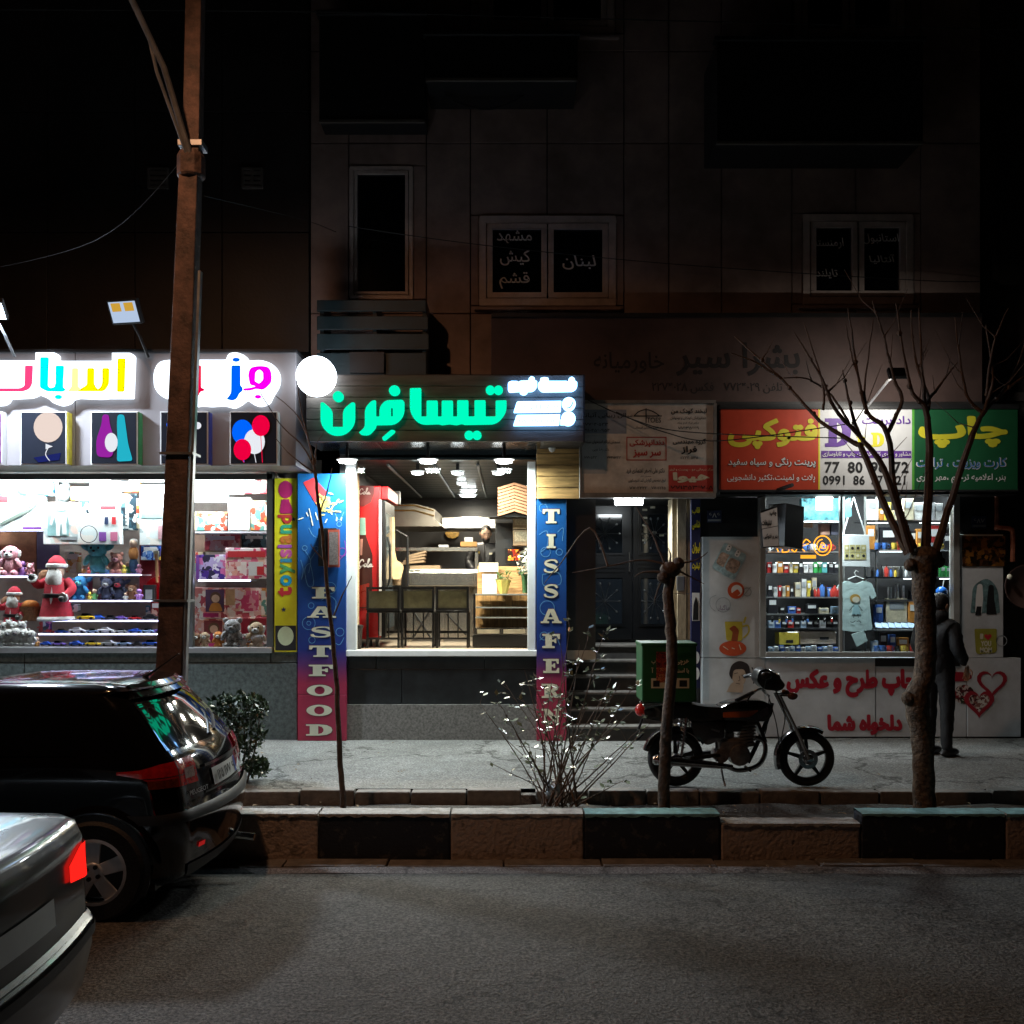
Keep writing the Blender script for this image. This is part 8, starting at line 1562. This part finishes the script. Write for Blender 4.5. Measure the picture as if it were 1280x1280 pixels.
mf = [bk_(560, 748, -.14), bk_(450, 735, -.15), bk_(240, 715, -.16), bk_(150, 708, -.16)]; MB().tube(mf, [.02, .03, .042, .044], 12).build('silencer', m_dchr, mc, smooth=True); MB().tube([bk_(165, 706, -.165), bk_(140, 706, -.165)], [.046, .03], 12).build('silencer_cap', m_chrome, mc, smooth=True)
for d in (-.11, .11):
    btube('swing_arm', [bk_(275, 715, d*.9), bk_(500, 690, d*.8)], .018, m_black); s_ = MB(); a, b = bk_(322, 490, d), bk_(296, 690, d)
    s_.tube([a, b], .012, 8); s_.tube([a.lerp(b, t/60)+Vector((.024*math.cos(t*1.05), .024*math.sin(t*1.05), 0)) for t in range(6, 50)], .005, 5); s_.build('shock_absorber', m_dchr, mc, smooth=True)
btube('frame_tube', [bk_(790, 420), bk_(760, 520), bk_(705, 650), bk_(660, 740)], .02, m_black); btube('frame_tube', [bk_(780, 440), bk_(600, 500), bk_(400, 500), bk_(240, 490)], .018, m_black); btube('frame_tube', [bk_(540, 500), bk_(500, 600), bk_(500, 700), bk_(520, 745)], .018, m_black)
# front end
slabform('headlamp_cowl', [(690, 300, 20), (705, 245, 15), (740, 232, 10), (800, 262, 20), (845, 320, 15), (820, 350, 20), (735, 345, 20)], .11, m_black_pl, .025); MB().lathe([(.03, -.05), (.075, -.02), (.085, .03), (.08, .04)], bk_(800, 310), 18, 'x').build('headlamp', m_chrome, mc, smooth=True)
for d in (-.13, .13): MB().sph(bk_(878, 376, d), (.045, .03, .033), 10, 8).build('indicator', mat('indicator dark', (.1, .03, .01), .2), mc, smooth=True); btube('indicator_stem', [bk_(870, 376, d), bk_(830, 375, d*.5)], .008, m_black)
btube('handlebar', [bk_(560, 380, -.36), bk_(640, 348, -.3), bk_(700, 335, -.2), bk_(745, 365, -.08), bk_(760, 375, 0), bk_(750, 350, .1), bk_(745, 310, .2), bk_(720, 290, .3), bk_(690, 300, .36)], .012, m_chrome); btube('grip', [bk_(548, 384, -.37), bk_(645, 346, -.3)], .018, m_black_pl); btube('grip', [bk_(690, 300, .36), bk_(730, 288, .3)], .018, m_black_pl); btube('brake_lever', [bk_(660, 345, -.28), bk_(625, 365, -.33), bk_(603, 388, -.38)], .006, m_chrome); btube('clutch_lever', [bk_(800, 280, .25), bk_(830, 272, .33), bk_(860, 268, .38)], .006, m_chrome)
for d in (-.2, .2): btube('mirror_stem', [bk_(720, 330, d), bk_(725, 270, d*1.2), bk_(720, 245, d*1.3)], .006, m_black)
MB().sph(bk_(722, 262, -.25), (.05, .02, .035), 10, 8).build('mirror', m_black_pl, mc, smooth=True); MB().lathe([(.03, -.02), (.04, 0), (.03, .02)], bk_(770, 262, 0), 14, 'x').build('speedometer', m_chrome, mc, smooth=True)
for k, pts in enumerate(([(800, 350, -.06), (845, 480, -.08), (830, 600, -.07), (840, 690, -.05)], [(780, 380, .03), (760, 560, .0), (730, 610, 0)], [(760, 370, -.05), (800, 520, -.07), (820, 640, -.05)])): btube('cable', [bk_(*p) for p in pts], .005, m_black)
btube('kick_stand', [bk_(512, 768, -.06), bk_(518, 820, -.1), bk_(524, 850, -.13)], .01, m_dchr); btube('footrest', [bk_(470, 700, -.1), bk_(470, 705, -.22)], .012, m_black_pl); btube('footrest', [bk_(640, 755, -.05), bk_(645, 760, -.2)], .012, m_black_pl)
MB().sph(bk_(86, 458, 0), (.045, .055, .055), 10, 8).build('tail_lamp', mat('bike tail red', (.45, .015, .01), .2, 0, 0, emit=.08), mc, smooth=True); MB().sph(bk_(208, 525, -.12), (.025, .02, .025), 8, 6).build('indicator', mat('amber lens', (.5, .12, .02), .2), mc, smooth=True)
btube('rack', [bk_(100, 430, -.1), bk_(120, 415, -.1), bk_(350, 415, -.1)], .01, m_dchr); btube('rack', [bk_(100, 430, .1), bk_(120, 415, .1), bk_(350, 415, .1)], .01, m_dchr); btube('mudguard_stay', [bk_(95, 500, -.05), bk_(60, 610, -.04), bk_(100, 590, 0)], .012, m_black)
slabform('tail_piece', [(100, 450, 10), (200, 430, 10), (330, 470, 10), (230, 520, 20), (110, 500, 10)], .07, m_bp, .02)
# delivery box
bxg = thing('delivery_box', 'green delivery box with Persian writing on the back of the motorbike', 'box', bk_(222, 405)); m_grb = mat('green box', (.012, .1, .03), .5, 0, .15, 6)
ya, yb = DB_-.2, DB_+.2; MB().box(bk_(80, 0).x, bk_(366, 0).x, ya, yb, bk_(0, 402).z, bk_(0, 100).z).build('case', m_grb, bxg, bevel=.012); MB().box(bk_(76, 0).x, bk_(370, 0).x, ya-.006, yb+.006, bk_(0, 112).z, bk_(0, 94).z).build('lid', m_grb, bxg, bevel=.008)
def pb2(a, b, c, d): return (780+a*.234375, 780+b*.234375, 780+c*.234375, 780+d*.234375)
kx = lambda x: bk_(x, 0).x; kz = lambda y: bk_(0, y).z
def btext(t, a, b, c, d, m, bold): return text_local_w('lettering', t, kx(a), kx(c), kz(d), kz(b), ya-.004, m, bxg, bold)
def text_local_w(nm, t, x0_, x1_, z0_, z1_, y_, m, par_, bold):
    v, f, lift = heavy(*text_mesh(fa(t), min(bold, .012)), bold); a0 = min(p[0] for p in v); a1 = max(p[0] for p in v); b0 = min(p[1] for p in v); b1 = max(p[1] for p in v)
    return MB().add([(x0_+(x1_-x0_)*(p[0]-a0)/(a1-a0), y_-.0004*l, z0_+(z1_-z0_)*(p[1]-b0)/(b1-b0)) for p, l in zip(v, lift)], f).build(nm, m, par_)
btext('هرچی', 255, 180, 325, 210, m_cream, .02); btext('ب', 130, 185, 150, 205, m_cream, .02); btext('با اسنپ', 240, 225, 325, 258, m_cream, .02); btext('آ', 128, 222, 140, 250, m_cream, .02)
def bbox_(nm, a, b, c, d, m, k=0): return MB().box(kx(a), kx(c), ya-.004-.001*k, ya-.001, kz(d), kz(b)).build(nm, m, bxg)
bbox_('sticker', 155, 140, 222, 222, printmat('red sticker', ['#7a1c10', '#a83018', '#401008', '#8a2c14'], 60, 2)); bbox_('sticker', 155, 223, 222, 300, printmat('red sticker b', ['#8a2c18', '#b8502c', '#601810', '#d09060'], 70, 5)); bbox_('label', 128, 278, 326, 330, m_cream, -.5); bbox_('label_print', 275, 288, 315, 322, m_ink, 1); bbox_('label_print', 138, 290, 172, 322, m_ink, 1)
# ================================================================ people
from mathutils import noise as mnoise
def skin(name, pts, edges, m, parent, sub=2, local=True, amp=.011):
    me = bpy.data.meshes.new(name); me.from_pydata([p[:3] for p in pts], edges, []); o = bpy.data.objects.new(name, me); COL.objects.link(o)
    md = o.modifiers.new('skin', 'SKIN'); md.use_smooth_shade = True
    for i, p in enumerate(pts): r = p[3]; me.skin_vertices[0].data[i].radius = (r, p[4] if len(p) > 4 else r)
    me.skin_vertices[0].data[0].use_root = True
    s = o.modifiers.new('sub', 'SUBSURF'); s.levels = sub; s.render_levels = sub
    dg = bpy.context.evaluated_depsgraph_get(); me2 = bpy.data.meshes.new_from_object(o.evaluated_get(dg)); bpy.data.objects.remove(o); me2.materials.clear(); me2.materials.append(m); me2.name = name
    for vx in me2.vertices:        # creases
        if amp: nz_ = mnoise.noise(Vector((vx.co.x*9, vx.co.y*9, vx.co.z*16))); vx.co += vx.normal*amp*(abs(nz_)*2-.6)
    me2.polygons.foreach_set('use_smooth', [True]*len(me2.polygons))
    o = bpy.data.objects.new(name, me2); COL.objects.link(o); par(o, parent, local); return o
def head(t, c, s, skinm, hair, beard=None, yaw=0., tilt=0., hood=None):
    """head with a face toward local -y before yaw"""
    M = Matrix.Translation(c) @ Euler((tilt, 0, yaw)).to_matrix().to_4x4()
    mb = MB(); mb.sph((0, 0, 0), (.078*s, .096*s, .118*s), 18, 14)
    v = []
    for x, y, z in mb.v:
        if y < 0: x *= 1-.12*max(0, -z/(.118*s)); 
        v.append((x, y, z))
    mb.v = v; mb.tube([(0, -.09*s, .02*s), (0, -.112*s, -.012*s), (0, -.108*s, -.024*s), (0, -.088*s, -.03*s)], [.008*s, .013*s, .015*s, .008*s], 8)
    for g in (-1, 1): mb.sph((.08*s*g, .01*s, -.005*s), (.014*s, .022*s, .032*s), 8, 6)
    mb.v = [M @ Vector(p) for p in mb.v]; hd_ = mb.build('head', skinm, t, smooth=True, local=True)
    def bit(nm, fn, m): q = MB(); fn(q); q.v = [M @ Vector(p) for p in q.v]; return q.build(nm, m, hd_, smooth=True, local=True)
    for g in (-1, 1): bit('eye', lambda q: q.sph((.03*s*g, -.083*s, .012*s), (.012*s, .008*s, .008*s), 8, 6), mat('eye', (.05, .035, .03), .2)); bit('eyebrow', lambda q: q.tube([(.015*s*g, -.092*s, .034*s), (.03*s*g, -.09*s, .039*s), (.046*s*g, -.078*s, .034*s)], .005*s, 5), hair)
    bit('mouth', lambda q: q.sph((0, -.088*s, -.055*s), (.024*s, .008*s, .006*s), 10, 6), mat('lips', (.25, .09, .07), .5))
    def hr(q):
        q.sph((0, .018*s, .022*s), (.087*s, .1*s, .108*s), 18, 12)
        q.v = [(x, y if not (y < -.035*s and z < .065*s) else y*.2, z+(.006*s*math.sin(x*160/s)*math.cos(y*120/s) if z > .04*s else 0)) for x, y, z in q.v]
    bit('hair', hr, hair)
    if beard: bit('beard', lambda q: (q.sph((0, -.05*s, -.075*s), (.058*s, .05*s, .045*s), 14, 8)), beard)
    return hd_
def hand(t, base, d, up, s, m, curl=.5):
    d = Vector(d).normalized(); up = Vector(up); side = d.cross(up).normalized(); up = side.cross(d); base = Vector(base); mb = MB()
    mb.tube([base, base+d*.045*s, base+d*.09*s], [.026*s, .042*s, .04*s], 10, flat=.45)
    for k in range(4):
        o = base+d*.085*s+side*(.03-.02*k)*s; l_ = (.07, .078, .074, .058)[k]*s; a = o+d*l_*.45-up*curl*.01*s; b = a+d*l_*.35-up*curl*.03*s; c = b+d*l_*.2-up*curl*.03*s; mb.tube([o-d*.01*s, a, b, c], [.009*s, .0088*s, .008*s, .006*s], 7)
    o = base+d*.03*s+side*.035*s; mb.tube([o, o+d*.03*s+side*.025*s, o+d*.06*s+side*.03*s-up*.01*s], [.011*s, .01*s, .008*s], 7)
    return mb.build('hand', m, t, smooth=True, local=True)
m_coat = mat('dark jacket', (.008, .009, .012), .7, 0, .3, 14, .5, 22); m_trou = mat('dark trousers', (.009, .009, .011), .8, 0, .3, 14, .4, 25); m_hairb = mat('black hair', (.01, .008, .008), .5, 0, .3, 60, .5, 120); m_sk = mat('skin', (.55, .35, .25), .5, 0, .1, 20); m_shoe = mat('shoe', (.03, .03, .032), .5)
pe = thing('person', 'person in dark jacket and trousers standing at the print shop window', 'person', (X(1172, 10.56), 10.56, SW), R_(122))
# faces local -y; turned so that the back is towards the street
pts = [(0, 0, .9, .15, .11), (0, 0, 1.05, .15, .11), (0, .01, 1.22, .165, .115), (0, .015, 1.36, .13, .09), (0, .005, 1.44, .06), (-.1, 0, .84, .1), (-.105, -.01, .5, .078), (-.1, .0, .1, .062), (.1, 0, .84, .1), (.105, -.02, .5, .078), (.1, -.0, .1, .062), (-.2, .01, 1.36, .07), (-.26, .03, 1.12, .055), (-.24, -.1, .95, .045), (.2, .01, 1.36, .07), (.26, .02, 1.12, .055), (.23, -.12, .97, .045), (-.1, -.06, .05, .04), (.1, -.06, .05, .04)]
ed = [(0, 1), (1, 2), (2, 3), (3, 4), (0, 5), (5, 6), (6, 7), (0, 8), (8, 9), (9, 10), (3, 11), (11, 12), (12, 13), (3, 14), (14, 15), (15, 16), (7, 17), (10, 18)]
skin('body', pts, ed, m_trou, pe)
jk = [(0, 0, .8, .19, .165), (0, 0, 1.0, .185, .165), (0, .01, 1.2, .185, .16), (0, .015, 1.34, .15, .13), (0, .01, 1.45, .085), (-.18, .01, 1.33, .085), (-.25, .03, 1.12, .075), (-.22, -.13, .96, .06), (.18, .01, 1.33, .085), (.25, .02, 1.12, .075), (.21, -.15, .98, .06)]
skin('jacket', jk, [(0, 1), (1, 2), (2, 3), (3, 4), (3, 5), (5, 6), (6, 7), (3, 8), (8, 9), (9, 10)], m_coat, pe)
head(pe, Vector((0, -.04, 1.545)), 1.06, m_sk, m_hairb, None, 0, .3)
hd2 = MB().sph((0, .06, 1.43), (.15, .11, .09), 14, 8); hd2.v = [(x, y, z+.012*math.sin(x*40)) for x, y, z in hd2.v]; hd2.build('hood', m_coat, pe, smooth=True, local=True)
MB().lathe([(.06, 1.4), (.1, 1.42), (.11, 1.47), (.085, 1.5)], (0, .01, 0), 16).build('collar', m_coat, pe, smooth=True, local=True)
for g in (-1, 1):
    mb = MB().sph((.1*g, -.06, .045), (.05, .145, .048), 14, 8); mb.v = [(x, y, max(.004, z)) for x, y, z in mb.v]; mb.build('shoe', m_shoe, pe, smooth=True, local=True)
    hand(pe, (.245*g, -.13, .94), (-.15*g, -.25, -1), (0, -1, 0), .95, m_sk)
wk = thing('person', 'bearded worker in black jacket looking down behind the service counter', 'person', (X(608, 14.3), 14.3, FZ-.02), R_(-8), s=.93)
skin('body', pts[:5]+pts[5:11]+[(-.2, 0, 1.36, .07), (-.25, -.1, 1.12, .055), (-.13, -.33, 1.02, .042), (.2, 0, 1.36, .07), (.25, -.1, 1.12, .055), (.13, -.33, 1.02, .042)], ed[:16], m_trou, wk)
skin('jacket', jk[:5]+[(-.21, .01, 1.36, .085), (-.26, -.09, 1.12, .07), (-.15, -.3, 1.03, .055), (.21, .01, 1.36, .085), (.26, -.09, 1.12, .07), (.15, -.3, 1.03, .055)], [(0, 1), (1, 2), (2, 3), (3, 4), (3, 5), (5, 6), (6, 7), (3, 8), (8, 9), (9, 10)], mat('black bomber', (.014, .014, .016), .45, 0, .2, 14, .4, 22), wk)
head(wk, Vector((0, -.05, 1.57)), 1.0, m_sk, m_hairb, m_hairb, R_(15), R_(22))
MB().obox((.09, -.148, 1.27), (.045, .008, .03)).build('jacket_badge', m_cream, wk, local=True); MB().obox((-.1, -.15, 1.29), (.05, .008, .03)).build('jacket_badge', mat('yellow badge', (.7, .5, .05), .5), wk, local=True)
MB().tube([(0, -.158, 1.4), (0, -.165, 1.1), (0, -.155, .85)], .006, 5).build('zip', m_chrome, wk, local=True)
for g in (-1, 1): hand(wk, (.13*g, -.34, 1.02), (-.3*g, -1, -.15), (0, 0, 1), 1, m_sk, .6)
